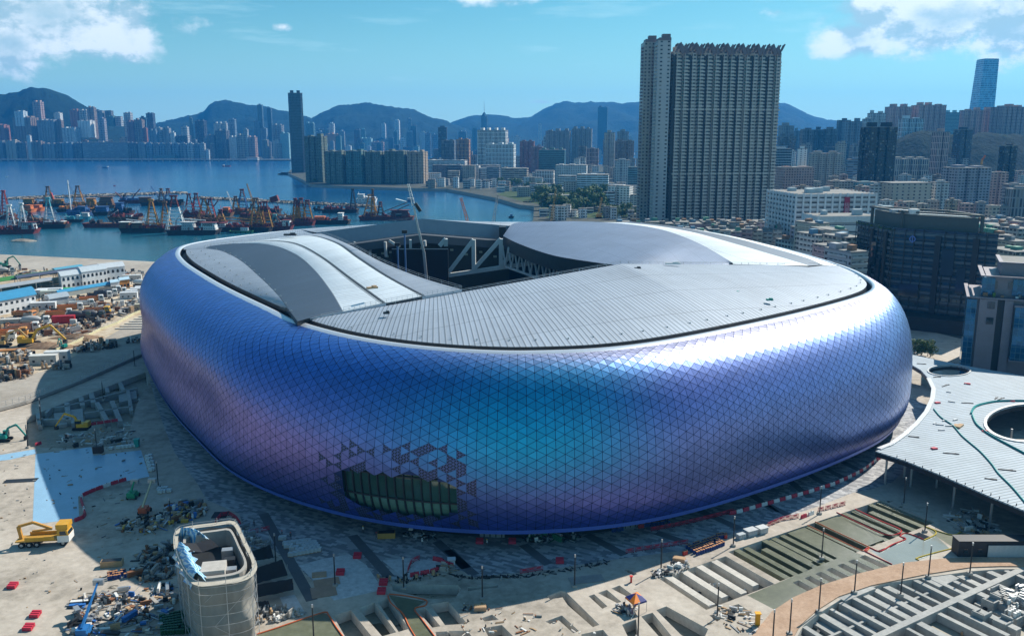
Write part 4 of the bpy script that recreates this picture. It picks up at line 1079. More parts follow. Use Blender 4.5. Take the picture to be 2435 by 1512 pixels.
# tapering skyscraper
Y=3900;t_=thing('skyscraper','tapering pale blue glass skyscraper, tallest on the right skyline','skyscraper',(yp(2332,262,Y).x,Y,0))
zt=yp(2335,143,Y).z;zb=0;wz=(2357-2322)/F*depth_at(Y,zt)/2;wb=(2353-2309)/F*depth_at(Y,zt/2)/2
mb=MB();nf=12
for k in range(nf):
    f0,f1=k/nf,(k+1)/nf
    for (ax,ay),(bx,by) in (((-1,-1),(1,-1)),((1,-1),(1,1)),((1,1),(-1,1)),((-1,1),(-1,-1))):
        r0=wb+(wz-wb)*f0;r1=wb+(wz-wb)*f1;s0=8*f0*wz/30;s1=8*f1*wz/30
        mb.face([(ax*r0+s0,ay*r0,zt*f0),(bx*r0+s0,by*r0,zt*f0),(bx*r1+s1,by*r1,zt*f1),(ax*r1+s1,ay*r1,zt*f1)],0,[(0,zt*f0),(2*r0,zt*f0),(2*r0,zt*f1),(0,zt*f1)])
mb.build('wall',facade('facade_icc',5.,9.,.9,.8,(.09,.22,.28),.15,0,.3),t_,color=(.3,.45,.5));mb=MB();mb.box((8*wz/30,0,zt),(wz*1.9,wz*1.9,3));mb.build('roof',mRoof,t_)
# green hill on the right
hx=[(2040,392),(2090,372),(2130,340),(2170,318),(2200,312),(2240,316),(2290,330),(2330,318),(2380,322),(2440,330),(2520,345),(2600,380)]
tab=[(yp(x,y,1700).x,yp(x,y,1700).z) for x,y in hx]
mb=MB();rws=[]
def hh_(x,y):
    s=min(1,max(0,(y-1480)/220));r=lerp(tab,x*1700/y);s=s*s*(3-2*s)
    return r*s+(mn.fractal(Vector((x/60,y/60,1)),.8,2.1,4)*7+mn.noise(Vector((x/9,y/9,2)))*2.5)*min(1,s*3)-.5
for j in range(31):
    y=1480+j*14;rws.append([(x*y/1700,y,hh_(x*y/1700,y)) for x in [tab[0][0]+(tab[-1][0]-tab[0][0])*i/90 for i in range(91)]])
mb.grid(rws);tag(mb.build('wooded_hill',mHill,None,True),kind='structure')
# =====================  the huge apartment wall =====================
def aptwall():
    Y0=812.;t_=thing('apartment_tower','huge grey apartment block with projecting bays and a jagged roofline, right of centre','apartment block')
    pL=g(1590,517,0);
    # front line from the left corner block to the right end
    A=yp(1589,517,Y0);B=yp(1836,512,Y0+18);A=Vector((A.x,A.y,0));B=Vector((B.x,B.y,0))
    d=(B-A).normalized();n_=Vector((d.y,-d.x,0))   # towards the camera
    if n_.y>0:n_=-n_
    L=(B-A).length;zt=yp(1720,124,Y0+9).z
    wall_=MB();bay=MB();bal=MB();slot=MB();fin=MB();nb=14;s=L/nb
    def bx(m_,a0,a1,o0,o1,z0,z1,mi=0):
        p=[A+d*a0+n_*o1,A+d*a1+n_*o1,A+d*a1+n_*o0,A+d*a0+n_*o0];m_.prism([(q.x,q.y) for q in p],z0,z1,mi)
    bx(wall_,0,L,-22,0,0,zt)
    nfl=int((zt-12)/3.0)
    for k in range(nb):
        a=k*s
        # projecting window bay
        bx(wall_,a+s*.30,a+s*.72,0,2.2,6,zt-2)
        bx(slot,a-s*.1 if k%2==0 else a+.0,a+s*.30 if k%2==0 else a+s*.1,.02,.5,4,zt-4)
        for fl_ in range(nfl):
            z=8+fl_*3.
            if fl_ in (nfl//3,2*nfl//3+2): bx(bal,a+s*.18,a+s*.98,0,2.9,z,z+1.5);continue
            bx(bal,a+s*.73,a+s*.98,.0,1.7,z,z+1.15,0)           # balcony
            bx(bal,a+s*.28,a+s*.74,2.2,2.5,z,z+1.25,0)           # spandrel of the bay
            if k%2: bx(fin,a+s*.19,a+s*.29,.0,1.6,z+.2,z+1.1,1 if fl_>nfl*.72 else 0)
        # sloping roof fins
        q=A+d*(a+s*.5)
        for (o_,sgn) in ((.1,1),(.55,-1)) if k%2==0 else ((.1,-1),(.55,1)):
            for e in range(3):
                a0=a+s*(o_+e*.12);b0=a0+s*.42*(1)
                zz=zt-1 if sgn>0 else zt+4
                p0=A+d*a0+n_*(2.5);p1=A+d*b0+n_*2.5
                fin.bar(p0+Vector((0,0,zz+e*1.1)),p1+Vector((0,0,zz+e*.6+7*sgn)),.7,1.1,2)
                fin.bar(p0-n_*8+Vector((0,0,zz+e*1.1)),p1-n_*8+Vector((0,0,zz+e*.6+7*sgn)),.7,1.1,2)
        bx(wall_,a+s*.25,a+s*.75,-9,-1,zt,zt+4)
    wall_.build('wall',FS['flat'],t_,color=(.42,.385,.35))
    bal.build('balconies',plain('balcony_paint',(.55,.51,.46),.7,0,.3,.15),t_)
    slot.build('recessed_strips',plain('slot_dark',(.035,.045,.05),.5),t_)
    fin.build('roof_fins',[plain('sill_grey',(.3,.32,.32)),plain('sill_green',(.08,.28,.26)),plain('fin_maroon',(.17,.14,.15),.5)],t_)
    # left corner tower, slightly nearer and taller, with a pale full-height pier
    for nm,(x0,x1,yt,Yy,dep),colr in (('side_wing',(1527,1557,92,Y0+20,22),(.38,.35,.32)),('pale_pier',(1559,1590,88,Y0-2,26),(.42,.43,.44))):
        zt2=yp((x0+x1)/2,yt,Yy).z;dp=depth_at(Yy,zt2*.6);X0=(x0-CX)/F*dp;X1=(x1-CX)/F*dp
        m2=MB();m2.prism([(X0,Yy),(X1,Yy),(X1,Yy+dep),(X0,Yy+dep)],0,zt2-3);m2.build(nm,FS['grid' if nm=='side_wing' else 'sparse'],t_,color=colr)
        m3=MB();w3=(X1-X0)
        for fl_ in range(int(zt2/3.)-3):
            z=6+fl_*3.
            m3.prism([(X0-1.4,Yy+3),(X0+.1,Yy+3),(X0+.1,Yy+9),(X0-1.4,Yy+9)],z,z+1.2)
            if nm=='side_wing': m3.prism([(X0+w3*.6,Yy-1.3),(X0+w3*.9,Yy-1.3),(X0+w3*.9,Yy+.1),(X0+w3*.6,Yy+.1)],z,z+1.2)
            else: m3.prism([(X1-.1,Yy+6),(X1+1.2,Yy+6),(X1+1.2,Yy+10),(X1-.1,Yy+10)],z,z+1.2)
        m3.build('balconies',plain('balcony_brown',(.17,.12,.14),.7) if nm=='side_wing' else MATS['balcony_paint'],t_)
        m4=MB();m4.prism([(X0+w3*.1,Yy-.4),(X1,Yy-.4),(X1,Yy+dep*.6),(X0+w3*.1,Yy+dep*.6)],zt2-3,zt2-.6);m4.prism([(X0+w3*.35,Yy+.5),(X1-w3*.05,Yy+.5),(X1-w3*.05,Yy+8),(X0+w3*.35,Yy+8)],zt2-.6,zt2+2.5);m4.build('roof_house',MATS['fin_maroon'],t_)
    m5=MB();pz=MB();p=[A+n_*3,B+n_*3,B-n_*24,A-n_*24-d*12];pz.prism([(q.x,q.y) for q in p],0,7);pz.build('podium',mConc,t_)
aptwall()
# =====================  near city blocks on the right =====================
def text_mesh(txt,size,loc,rx,m,parent,name='lettering',vertical=False,depth=.04,rz=0,align='CENTER'):
    cu=bpy.data.curves.new(name,'FONT');cu.body=txt;cu.size=size;cu.extrude=depth;cu.align_x=align;cu.align_y='CENTER'
    if vertical: cu.space_line=.95
    o=bpy.data.objects.new(name,cu);COL.objects.link(o);o.parent=parent;o.location=loc;o.rotation_euler=(rx,0,rz)
    me=bpy.data.meshes.new_from_object(o.evaluated_get(bpy.context.evaluated_depsgraph_get()));bpy.data.objects.remove(o)
    o=bpy.data.objects.new(name,me);COL.objects.link(o);o.parent=parent;o.location=loc;o.rotation_euler=(rx,0,rz);me.materials.clear();me.materials.append(m);return o
mRedB=plain('banner_red',(.35,.03,.06),.6)
# white factory with banner
def slabbld(label,name,cat,x0,x1,yt,Y,d,col,rot,nb,fl=3.6,deep=1.1,hb=.5,roofc=(.45,.52,.55)):
    z=yp((x0+x1)/2,yt,Y).z;dp=depth_at(Y,z*.5);X0=(x0-CX)/F*dp;X1=(x1-CX)/F*dp
    W=(X1-X0)/(math.cos(R(rot))+.0001)-abs(math.tan(R(rot)))*d*.5
    t_=thing(name,label,cat,((X0+X1)/2,Y+d/2,0),R(rot))
    mb=MB();mb.prism([(-W/2+.6,-d/2+.6),(W/2-.6,-d/2+.6),(W/2-.6,d/2-.6),(-W/2+.6,d/2-.6)],0,z-.4);mb.build('window_bands',MATS['facade_strip'],t_,color=tuple(c*.55 for c in col))
    mb=MB();s=W/nb
    n=int(z/fl)
    for k in range(n+1):
        zz=min(k*fl+.0,z-fl*hb)
        mb.prism([(-W/2,-d/2),(W/2,-d/2),(W/2,d/2),(-W/2,d/2)],zz,zz+fl*hb)
    mb.build('floor_bands',mWallC,t_,color=col)
    mb=MB()
    for k in range(nb+1):
        x=-W/2+k*s
        for y in (-d/2-.15,d/2+.15): mb.box((x,y,0),(1.3,.9,z+.7))
    ny=max(2,int(d/s))
    for k in range(ny+1):
        y=-d/2+k*d/ny
        for x in (-W/2-.15,W/2+.15): mb.box((x,y,0),(.9,1.3,z+.7))
    mb.build('columns',mWallC,t_,color=tuple(c*1.15 for c in col))
    mb=MB();mb.prism([(-W/2+.5,-d/2+.5),(W/2-.5,-d/2+.5),(W/2-.5,d/2-.5),(-W/2+.5,d/2-.5)],z-.3,z+.25);mb.build('roof',mRoof,t_)
    r=random.Random(int(x0))
    for k in range(max(2,nb//2)):
        m_=MB();m_.box((r.uniform(-W*.4,W*.4),r.uniform(-d*.3,d*.3),z+.2),(r.uniform(3,8),r.uniform(3,7),r.uniform(1.5,4)));m_.build('roof_hut',mWallC,t_,color=roofc)
    return t_,W,d,z
t_,W,d,z=slabbld('long white industrial block with a red vertical banner behind the glass block','industrial_building','factory',1872,2078,462,660,55,(.58,.6,.62),6,11)
bn=MB();bn.box((W*.13,-d/2-.9,z-31),(4.2,.4,29));b_=bn.build('red_banner',mRedB,t_)
try:
    text_mesh('恆\n豐\n工\n業\n中',4.2,(W*.13,-d/2-1.25,z-16.5),R(90),plain('banner_text',(.55,.38,.42),.6),b_,vertical=True)
except Exception as ex: print('text failed',ex)
slabbld('low white long-roofed market hall in front of the industrial block, dark band below','market_hall','hall',1935,2085,515,600,26,(.62,.66,.68),5,1,9,hb=.45)
slabbld('white flat-roofed depot with an open frame, right behind the glass block','depot','depot',2068,2170,505,690,40,(.5,.56,.58),8,6,7)
# ---- tenements ----
tcol=[(.42,.30,.28),(.46,.43,.35),(.36,.38,.36),(.5,.47,.42),(.33,.30,.34),(.44,.38,.30),(.36,.42,.40),(.52,.5,.46),(.40,.28,.30)]
tn=['pinkish','cream','grey-green','pale','mauve','tan','pale green','off-white','rose']
mHut=[plain('hut_zinc',(.34,.36,.38),.6,.3,.3,.3),plain('hut_rust',(.3,.17,.1),.8,0,.4,.4),plain('hut_blue',(.12,.25,.36),.7),plain('hut_green',(.1,.28,.2),.7)]
def tenement(label,x0,x1,yt,Y,d,ci,rot=0,group=None,seed=0,name='tenement',fl=3.0):
    r=random.Random(seed);z=yp((x0+x1)/2,yt,Y).z;dp=depth_at(Y,z*.6);X0=(x0-CX)/F*dp;X1=(x1-CX)/F*dp;W=(X1-X0)*.97
    t_=thing(name,label,'tenement',((X0+X1)/2,Y+d/2,0),R(rot),group);col=tcol[ci%9]
    mb=MB();mb.prism([(-W/2,-d/2),(W/2,-d/2),(W/2,d/2),(-W/2,d/2)],0,z);mb.build('wall',FS['old'],t_,color=col)
    mb=MB();n=int((z-3)/fl);nb=max(1,int(W/5.5));s=W/nb
    for f in range(n):
        zz=z-(f+1)*fl
        for k in range(nb):
            mb.box((-W/2+s*(k+.5),-d/2-.55,zz),(s*.86,1.2,r.choice((.9,1.1,1.3))))
            if r.random()<.4: mb.box((-W/2+s*(k+.5)+r.uniform(-1,1),-d/2-.9,zz+1.2),(1.4,.7,.7))
        for sx in (-1,1): mb.box((sx*(W/2+.25),0,zz),(.6,d*.7,.9))
    mb.build('balconies',mWallC,t_,color=tuple(min(1,c*1.25) for c in col))
    for k in range(r.randint(2,4)):
        m_=MB();m_.box((r.uniform(-W*.35,W*.35),r.uniform(-d*.38,d*.3),z),(r.uniform(2.5,W*.4),r.uniform(3,6),r.uniform(1.6,3.4)),R(r.uniform(-6,6)));m_.build('roof_hut',r.choice(mHut+[mRoof]),t_)
    mb=MB();mb.prism([(-W/2-.2,-d/2-.2),(W/2+.2,-d/2-.2),(W/2+.2,d/2+.2),(-W/2-.2,d/2+.2)],z-.3,z+.35);mb.build('roof',mRoof,t_)
    return t_
xs=[1498,1530,1566,1600,1632,1660,1686,1712,1738,1764,1790,1814,1838,1860]
for k,(a,b_) in enumerate(zip(xs,xs[1:])):
    tenement(f'{tn[k%9]} tenement {ordn[k]} from the left in the row behind the stadium roof',a,b_,546+(k%3)*3,600+k*5,16,k,-4,'tenements in the row behind the stadium roof',k)
xs=[1470,1500,1535,1570,1604,1640,1672,1704,1736,1770,1800,1830,1855]
for k,(a,b_) in enumerate(zip(xs,xs[1:])):
    tenement(f'low {tn[(k+3)%9]} roof block {ordn[k]} from the left, at the apartment block\'s foot',a,b_,529+(k%2)*4,690+k*4,22,k+3,-4,'roofs at the foot of the apartment block',k+40,'low_block')
# second cluster between stadium and glass block
cl2=[(1918,1962,532,560),(1958,2004,548,520),(1990,2040,566,470),(1925,1975,560,510),(1968,2012,590,455),(2000,2050,600,420),(1905,1945,545,600),(1870,1905,575,600),(2006,2044,538,610)]
for k,(a,b_,yt,Y) in enumerate(cl2):
    tenement(f'{tn[(k*2+1)%9]} flats with stacked balconies, {ordn[k]} of the cluster beside the glass block',a,b_,yt,Y,20,k*2+1,18,'flats between the stadium and the glass block',k+80)
# roofs on the far right
k=0
for (a,b_,yt,Y) in [(2330,2375,545,620),(2372,2410,538,640),(2405,2450,545,600),(2360,2400,560,560),(2398,2440,575,540),(2335,2370,530,700),(2370,2415,525,720),(2412,2455,528,700),(2395,2450,600,500),(2300,2340,528,760),(2345,2385,518,800),(2390,2440,515,800)]:
    tenement(f'low {["orange-brown","tan","grey","brick"][k%4]} rooftop block, {ordn[k]} in the patch right of the glass block',a,b_,yt,Y,24,[5,0,2,8][k%4],12,'low roofs at the right edge',k+120,'low_block');k+=1
# ---- dark glass block (hospital) with roof garden ----
def glassblock():
    zt=45.
    c0=g(2128,549,zt);c1=g(2374,566,zt);c3=g(2040,531,zt);c0=Vector((c0.x,c0.y));c1=Vector((c1.x,c1.y));c3=Vector((c3.x,c3.y));c2=c1+(c3-c0)*.9
    t_=thing('glass_block','dark glass block with vertical fins and a planted roof terrace, right of the stadium','glass building')
    poly=[c0,c1,c2,c3];mb=MB();mb.prism([(p.x,p.y) for p in poly],0,zt);mb.build('wall',FS['glass'],t_,color=(.05,.06,.07))
    sp_=MB();fi=MB();wp=MB();r=random.Random(4);fw_=MB()
    for a,b_ in ((c0,c1),(c3,c0)):
        d=(b_-a).normalized();n_=Vector((d.y,-d.x));L=(b_-a).length
        if (n_.y>0): n_=-n_
        for f in range(11):
            z=4+f*3.95
            p=[a+n_*.5,b_+n_*.5,b_-n_*.1,a-n_*.1];sp_.prism([(q.x,q.y) for q in p],z,z+1.15)
        k=0;x=0
        while x<L:
            p=a+d*x
            if not (L*.4<x<L*.46): fi.bar((p+n_*.75).to_3d()+Vector((0,0,8)),(p+n_*.75).to_3d()+Vector((0,0,zt+1.2)),.22,.5)
            x+=4.2 if k%3 else 5.4;k+=1
        for q in (.42,.78):
            p0=a+d*L*q;p1=a+d*(L*q+2.6);w_=[p0+n_*1.1,p1+n_*1.1,p1,p0];wp=MB();wp.prism([(v.x,v.y) for v in w_],0,zt-1);wp.build('pilaster',mDark,t_)
        # recessed bays seen as raised frames
        for (u0,u1,z0,z1) in ((.5,.62,26,38),(.1,.3,14,20),(.66,.74,18,30)):
            p0=a+d*L*u0;p1=a+d*L*u1;w_=[p0+n_*1.5,p1+n_*1.5,p1,p0];fw_=MB();fw_.prism([(v.x,v.y) for v in w_],z0,z1);fw_.build('bay_window',mGlass,t_)
    sp_.build('spandrels',plain('spandrel_dark',(.10,.125,.135),.35,.2,.3,.2),t_);fi.build('fins',plain('fin_dark',(.035,.045,.05),.4,.3),t_);
    cc_=(c0+c1+c2+c3)/4
    def ins(s): return [tuple(cc_+(p-cc_)*s) for p in poly]
    mb=MB();mb.prism(ins(.995),zt,zt+.3);mb.build('roof',mRoof,t_)
    par=MB();e=[p.to_3d()+Vector((0,0,zt)) for p in (c3,c0,c1,c2)]
    for a,b_ in zip(e,e[1:]):
        par.bar(a+Vector((0,0,.9)),b_+Vector((0,0,.9)),.12,1.4)
    par.build('parapet_glass',mGlass,t_)
    pb=MB();q=ins(.74);pb.prism(q,zt+.3,zt+8);pb.build('penthouse',plain('penthouse_olive',(.07,.085,.08),.6),t_)
    pt=MB();pt.prism(ins(.62),zt+8,zt+8.5);pt.build('penthouse_roof',plain('roof_white',(.62,.68,.70),.6),t_)
    fr=MB();qi=ins(.78)
    for i in range(4):
        a=Vector(qi[i]).to_3d()+Vector((0,0,zt+9.3));b_=Vector(qi[(i+1)%4]).to_3d()+Vector((0,0,zt+9.3));fr.bar(a,b_,1.6,.8)
        fr.bar(a-Vector((0,0,9)),a,1.2)
    fr.build('roof_frame',MATS['penthouse_olive'],t_)
    gp=MB();rg_=random.Random(2)
    for a,b_ in ((e[0],e[1]),(e[1],e[2])):
        L=(b_-a).length
        for k in range(int(L*3)):
            p=a.lerp(b_,rg_.random())+Vector((rg_.uniform(-.3,.3),rg_.uniform(.5,2.6),.3));s=rg_.uniform(.35,.8)
            v=Vector((rg_.uniform(-1,1),rg_.uniform(-1,1),rg_.uniform(.2,1))).normalized();u=v.orthogonal().normalized()*s;w_=v.cross(u)
            gp.face((p+u,p+w_,p-u,p-w_))
    gp.build('roof_planting',plain('planting',(.12,.2,.04),.9,0,.4,2.),t_)
    for k in range(5):
        m_=MB();cpt=cc_+Vector((rg_.uniform(-14,14),rg_.uniform(-6,6)));m_.box((cpt.x,cpt.y,zt+8.5),(rg_.uniform(2,7),rg_.uniform(2,5),rg_.uniform(1,2.5)));m_.build('roof_unit',[mWhite,mSteel,mRoof][k%3],t_)
    # blue round emblem near the top left corner of the front
    d=(c1-c0).normalized();n_=Vector((d.y,-d.x));n_=n_ if n_.y<0 else -n_;p=c0+d*9+n_*1.35;em=MB();P3=p.to_3d()+Vector((0,0,zt-3.2));D3=d.to_3d();zz=Vector((0,0,1));N3=n_.to_3d()
    for k in range(16):
        a,b_=2*math.pi*k/16,2*math.pi*(k+1)/16
        f=lambda t_,r_:P3+D3*math.cos(t_)*r_+zz*math.sin(t_)*r_
        em.face((f(a,1.5),f(b_,1.5),f(b_,1.0),f(a,1.0)))
    em.bar(P3-zz*1.9,P3+zz*1.9,.4,.15);em.build('emblem',plain('emblem_blue',(.12,.2,.5),.5),t_)
    # podium
    mb=MB();bp=[c0+Vector((-6,-14)),c1+Vector((4,-14)),c1+Vector((8,0)),c0+Vector((-6,0))];mb.prism([(p.x,p.y) for p in bp],0,6.5);mb.build('podium',mDark,t_)
glassblock()
# ---- grey-lilac office building on the right edge ----
def rightblock():
    t_=thing('office_building','lilac-grey clad office building with blue corner glazing at the right edge','office building')
    mL=plain('lilac_cladding',(.22,.195,.22),.5,.1,.2,.2);mBg=facade('blue_corner_glass',1.6,2.2,.92,.92,(.02,.12,.24),.06,0,.3,.5)
    def at(x,y,Y): return yp(x,y,Y)
    Y=330.;xl=lambda px,z:(px-CX)/F*depth_at(Y,z)
    z1=yp(2340,705,Y).z;z2=yp(2340,652,Y+8).z;z3=yp(2380,618,Y+14).z
    X=xl(2291,15);t_.location=(X,Y,0);t_.rotation_euler=(0,0,R(-25));XW,YW=X,Y;X=0.;Y=0.
    def pr_(nm,x0,x1,y0,y1,a,b_,m_,c=None):
        mb=MB();mb.prism([(x0,y0),(x1,y0),(x1,y1),(x0,y1)],a,b_);return mb.build(nm,m_,t_,color=c)
    pr_('wall',X+1.5,X+60,Y+1.5,Y+34,0,z1-.4,mL);pr_('upper_wall',X+6,X+60,Y+6,Y+34,z1-.4,z2,mL);pr_('roof_storey',X+11,X+60,Y+11,Y+34,z2,z3,mL)
    pr_('corner_glazing',X,X+3.4,Y+.4,Y+14,0,z1-1,mBg,(.1,.2,.25));pr_('corner_glazing',X+4.6,X+9,Y+4.6,Y+12,z1+.4,z2-.3,mBg,(.1,.2,.25))
    pr_('pier',X+4.2,X+10.2,Y,Y+1.8,0,z1-.6,mL);pr_('pier',X+12.6,X+15.4,Y,Y+1.8,0,z1-.6,mL);pr_('recess',X+10.2,X+12.6,Y+1.2,Y+1.8,0,z1-.6,mDark)
    pr_('oriel_glazing',X+16,X+23.5,Y-2.6,Y+1.4,8,z1-2.5,mBg,(.1,.2,.25));pr_('oriel_frame',X+15.7,X+23.8,Y-2.4,Y+1.4,7.4,8,mL);pr_('oriel_frame',X+15.7,X+23.8,Y-2.4,Y+1.4,z1-2.5,z1-1.9,mL)
    pr_('side_glazing',X+24,X+60,Y+.2,Y+1.4,0,z1-2,FS['dark'],(.06,.07,.07));pr_('terrace_glazing',X+15,X+24,Y+5.2,Y+6,z1+.6,z2-.5,mBg,(.1,.2,.25))
    for (x0,y0,z) in ((X-.3,Y-.3,z1-.4),(X+4,Y+4,z2),(X+10,Y+10,z3)):
        mb=MB();mb.prism([(x0,y0),(X+61,y0),(X+61,y0+1.4),(x0,y0+1.4)],z,z+.5);mb.prism([(x0,y0+1.4),(x0+1.4,y0+1.4),(x0+1.4,Y+34),(x0,Y+34)],z,z+.5);mb.build('cornice',mL,t_)
    mb=MB();mb.prism([(X+11,Y+11),(X+60,Y+11),(X+60,Y+34),(X+11,Y+34)],z3-.2,z3+.2);mb.build('roof',mRoof,t_)
    for k,(a,b_,c) in enumerate(((X+7.5,z1+3,Y+5.9),(X+13.5,z1+3,Y+5.9),(X+7,z1-10,Y-.1),(X+7,z1-4,Y-.1))):
        mb=MB();mb.prism([(a,c-.25),(a+2.4,c-.25),(a+2.4,c),(a,c)],b_,b_+2.6);mb.build('window',mGlass,t_)
    r=random.Random(9)
    for k in range(8):
        mb=MB();mb.box((X+r.uniform(5,30),Y+r.uniform(2.5,5),z1+.1),(r.uniform(.8,2),r.uniform(.6,1.5),r.uniform(.5,1.6)));mb.build('roof_furniture',[mWhite,mRoof,plain('hut_rust'),plain('planting')][k%4],t_)
rightblock()
# ---- trees ----
mLeaf,t,b=mat('leaves');n1_=NOISE(t,N(t,'ShaderNodeTexCoord').outputs['Object'],1.1,4,.7)
cr=N(t,'ShaderNodeValToRGB',{0:n1_});e=cr.color_ramp.elements;e[0].position=.35;e[0].color=(.03,.07,.02,1);e[1].position=.66;e[1].color=(.11,.19,.04,1)
t.links.new(cr.outputs[0],b.inputs['Base Color']);b.inputs['Roughness'].default_value=.8
mBark=plain('bark',(.12,.09,.06),.9)
def mktree(seed,h=9,spread=4.2,n=760):
    r=random.Random(seed);t_=thing('tree','x','tree');mb=MB()
    mb.cyl((0,0,0),(.1,.1,h*.5),.28,6,.16)
    tips=[]
    for k in range(6):
        a=k*1.05+r.random();q=Vector((math.cos(a)*spread*.55,math.sin(a)*spread*.55,h*r.uniform(.55,.85)));mb.cyl((0,0,h*r.uniform(.28,.45)),q,.12,5,.05);tips.append(q)
    mb.build('trunk',mBark,t_);mb=MB();cl_=[(q,r.uniform(1.2,2.1)) for q in tips]+[(Vector((r.uniform(-1,1)*spread*.65,r.uniform(-1,1)*spread*.65,h*r.uniform(.28,.9))),r.uniform(1.3,2.2)) for _ in range(11)]
    for k in range(n):
        c,rad=r.choice(cl_);v=Vector((r.gauss(0,1),r.gauss(0,1),r.gauss(0,.8))).normalized()
        p=c+v*rad*r.uniform(.65,1.05);nn=(v+Vector((r.uniform(-.6,.6),r.uniform(-.6,.6),r.uniform(-.2,.8)))).normalized();u=nn.orthogonal().normalized();w_=nn.cross(u);s=r.uniform(.28,.62)
        mb.face((p+u*s,p+w_*s*.8,p-u*s,p-w_*s*.7))
    mb.build('crown',mLeaf,t_);return t_
protos=[mktree(1,9),mktree(2,7.5,3.8),mktree(3,11,5.)]
def leafgroup(pts,where,seed,smin=.8,smax=1.3,group=None,zo=0):
    r=random.Random(seed)
    for k,(x,y) in enumerate(pts):
        p=g(x,y,zo);src=protos[(k+seed)%3];used=src.get('used')
        lab=f'leafy green tree {where}, {ordn[k]} from the left'
        if not used: src['used']=1;o=src;o.location=p
        else: o=dup(src,p,r.uniform(0,6))
        if 'used' in o and o is not src: del o['used']
        o['label']=lab;o['group']=group or f'trees {where}';s=r.uniform(smin,smax);o.scale=(s,s,s*r.uniform(.85,1.1))
def rowpts(x0,y0,x1,y1,n,seed,j=4):
    r=random.Random(seed);return sorted((x0+(x1-x0)*(k+.5)/n+r.uniform(-j,j),y0+(y1-y0)*(k+.5)/n+r.uniform(-j*.6,j*.6)) for k in range(n))
leafgroup(rowpts(1272,478,1330,470,12,1,7),'on the shore beside the blue school',1,1.5,2.3)
leafgroup(rowpts(1285,500,1440,500,18,11,9),'in the belt beyond the far roof',11,1.6,2.4)
leafgroup(rowpts(1400,488,1520,490,14,12,8),'between school and white flats',12,1.5,2.2)
leafgroup(rowpts(1316,500,1378,508,13,2,6),'in front of the blue school',2,1.2,1.9)
leafgroup(rowpts(1395,466,1448,470,8,3,6),'behind the blue school wall',3,1.4,2.)
leafgroup(rowpts(1175,440,1290,452,14,4,6),'in the park strip along the bay',4,1.1,1.8)
leafgroup(rowpts(1440,516,1530,517,12,5,4),'at the white flats by the apartment wall',5,1.,1.5)
leafgroup(rowpts(2125,498,2300,512,18,6,7),'before the blank beige block',6,1.3,2.)
leafgroup(rowpts(2330,508,2440,512,10,7,5),'below the netted purple tower',7,1.2,1.8)
leafgroup(rowpts(2172,842,2215,850,5,8,4),'by the stadium wall near the glass block',8,.55,.8)
leafgroup(rowpts(735,433,905,436,16,9,3),'along the foot of the green flats',9,1.1,1.5)
# city traffic and small roofs: vans and cars on the street
# =====================  HARBOUR  =====================
mHullP=plain('hull_paint',None,.7,.1,.4,.15,0,True)
BC=dict(red=(.36,.04,.03),dred=(.15,.025,.025),black=(.03,.028,.03),yellow=(.42,.20,.03),brown=(.17,.085,.04),white=(.7,.72,.72),silver=(.5,.54,.57),blue=(.04,.12,.3),teal=(.08,.35,.42),orange=(.6,.17,.05),green=(.05,.2,.1))
def hullmesh(L,W,h):
    mb=MB();a,b_=L/2,W/2
    low=[(-a+2.5,-b_+.3),(a-2.5,-b_+.3),(a-.8,0),(a-2.5,b_-.3),(-a+2.5,b_-.3),(-a+.8,0)]
    hi=[(-a,-b_),(a,-b_),(a,0),(a,b_),(-a,b_),(-a,0)]
    rows_=[[(x,y,-.6) for x,y in low],[(x,y,h) for x,y in hi],[(x*.99,y*.95,h) for x,y in hi],[(x*.99,y*.95,h-.5) for x,y in hi]]
    mb.grid(rows_,0,True);mb.face([(x*.99,y*.95,h-.5) for x,y in hi],1)
    return mb
def aframe(L0,h,w,parent,cl_,ctop,dep=5.,split=.68):
    """tapering four-legged lattice gantry with rungs"""
    for part_,(z0,z1),c in (('gantry_lower',(0,split),cl_),('gantry_top',(split,1),ctop)):
        mb=MB();n=max(2,int(h*(z1-z0)/3.2))
        def lg(sx,sy,f): return Vector((L0.x+sx*w/2*(1-f*.82),L0.y+sy*dep/2*(1-f*.8),L0.z+h*f))
        for sx in (-1,1):
            for sy in (-1,1): mb.bar(lg(sx,sy,z0),lg(sx,sy,z1),.85)
        for k in range(n+1):
            f=z0+(z1-z0)*k/n
            mb.bar(lg(-1,-1,f),lg(1,-1,f),.5);mb.bar(lg(-1,1,f),lg(1,1,f),.5);mb.bar(lg(1,-1,f),lg(1,1,f),.4)
            if k<n:
                f2=z0+(z1-z0)*(k+1)/n;mb.bar(lg(1,-1,f),lg(1,1,f2),.25);mb.bar(lg(-1,1,f),lg(1,1,f2),.22)
        if z1==1: mb.box((L0.x,L0.y,L0.z+h-.6),(w*.3+1.4,dep*.3+1,1.6))
        mb.build(part_,mHullP,parent,color=BC[c])
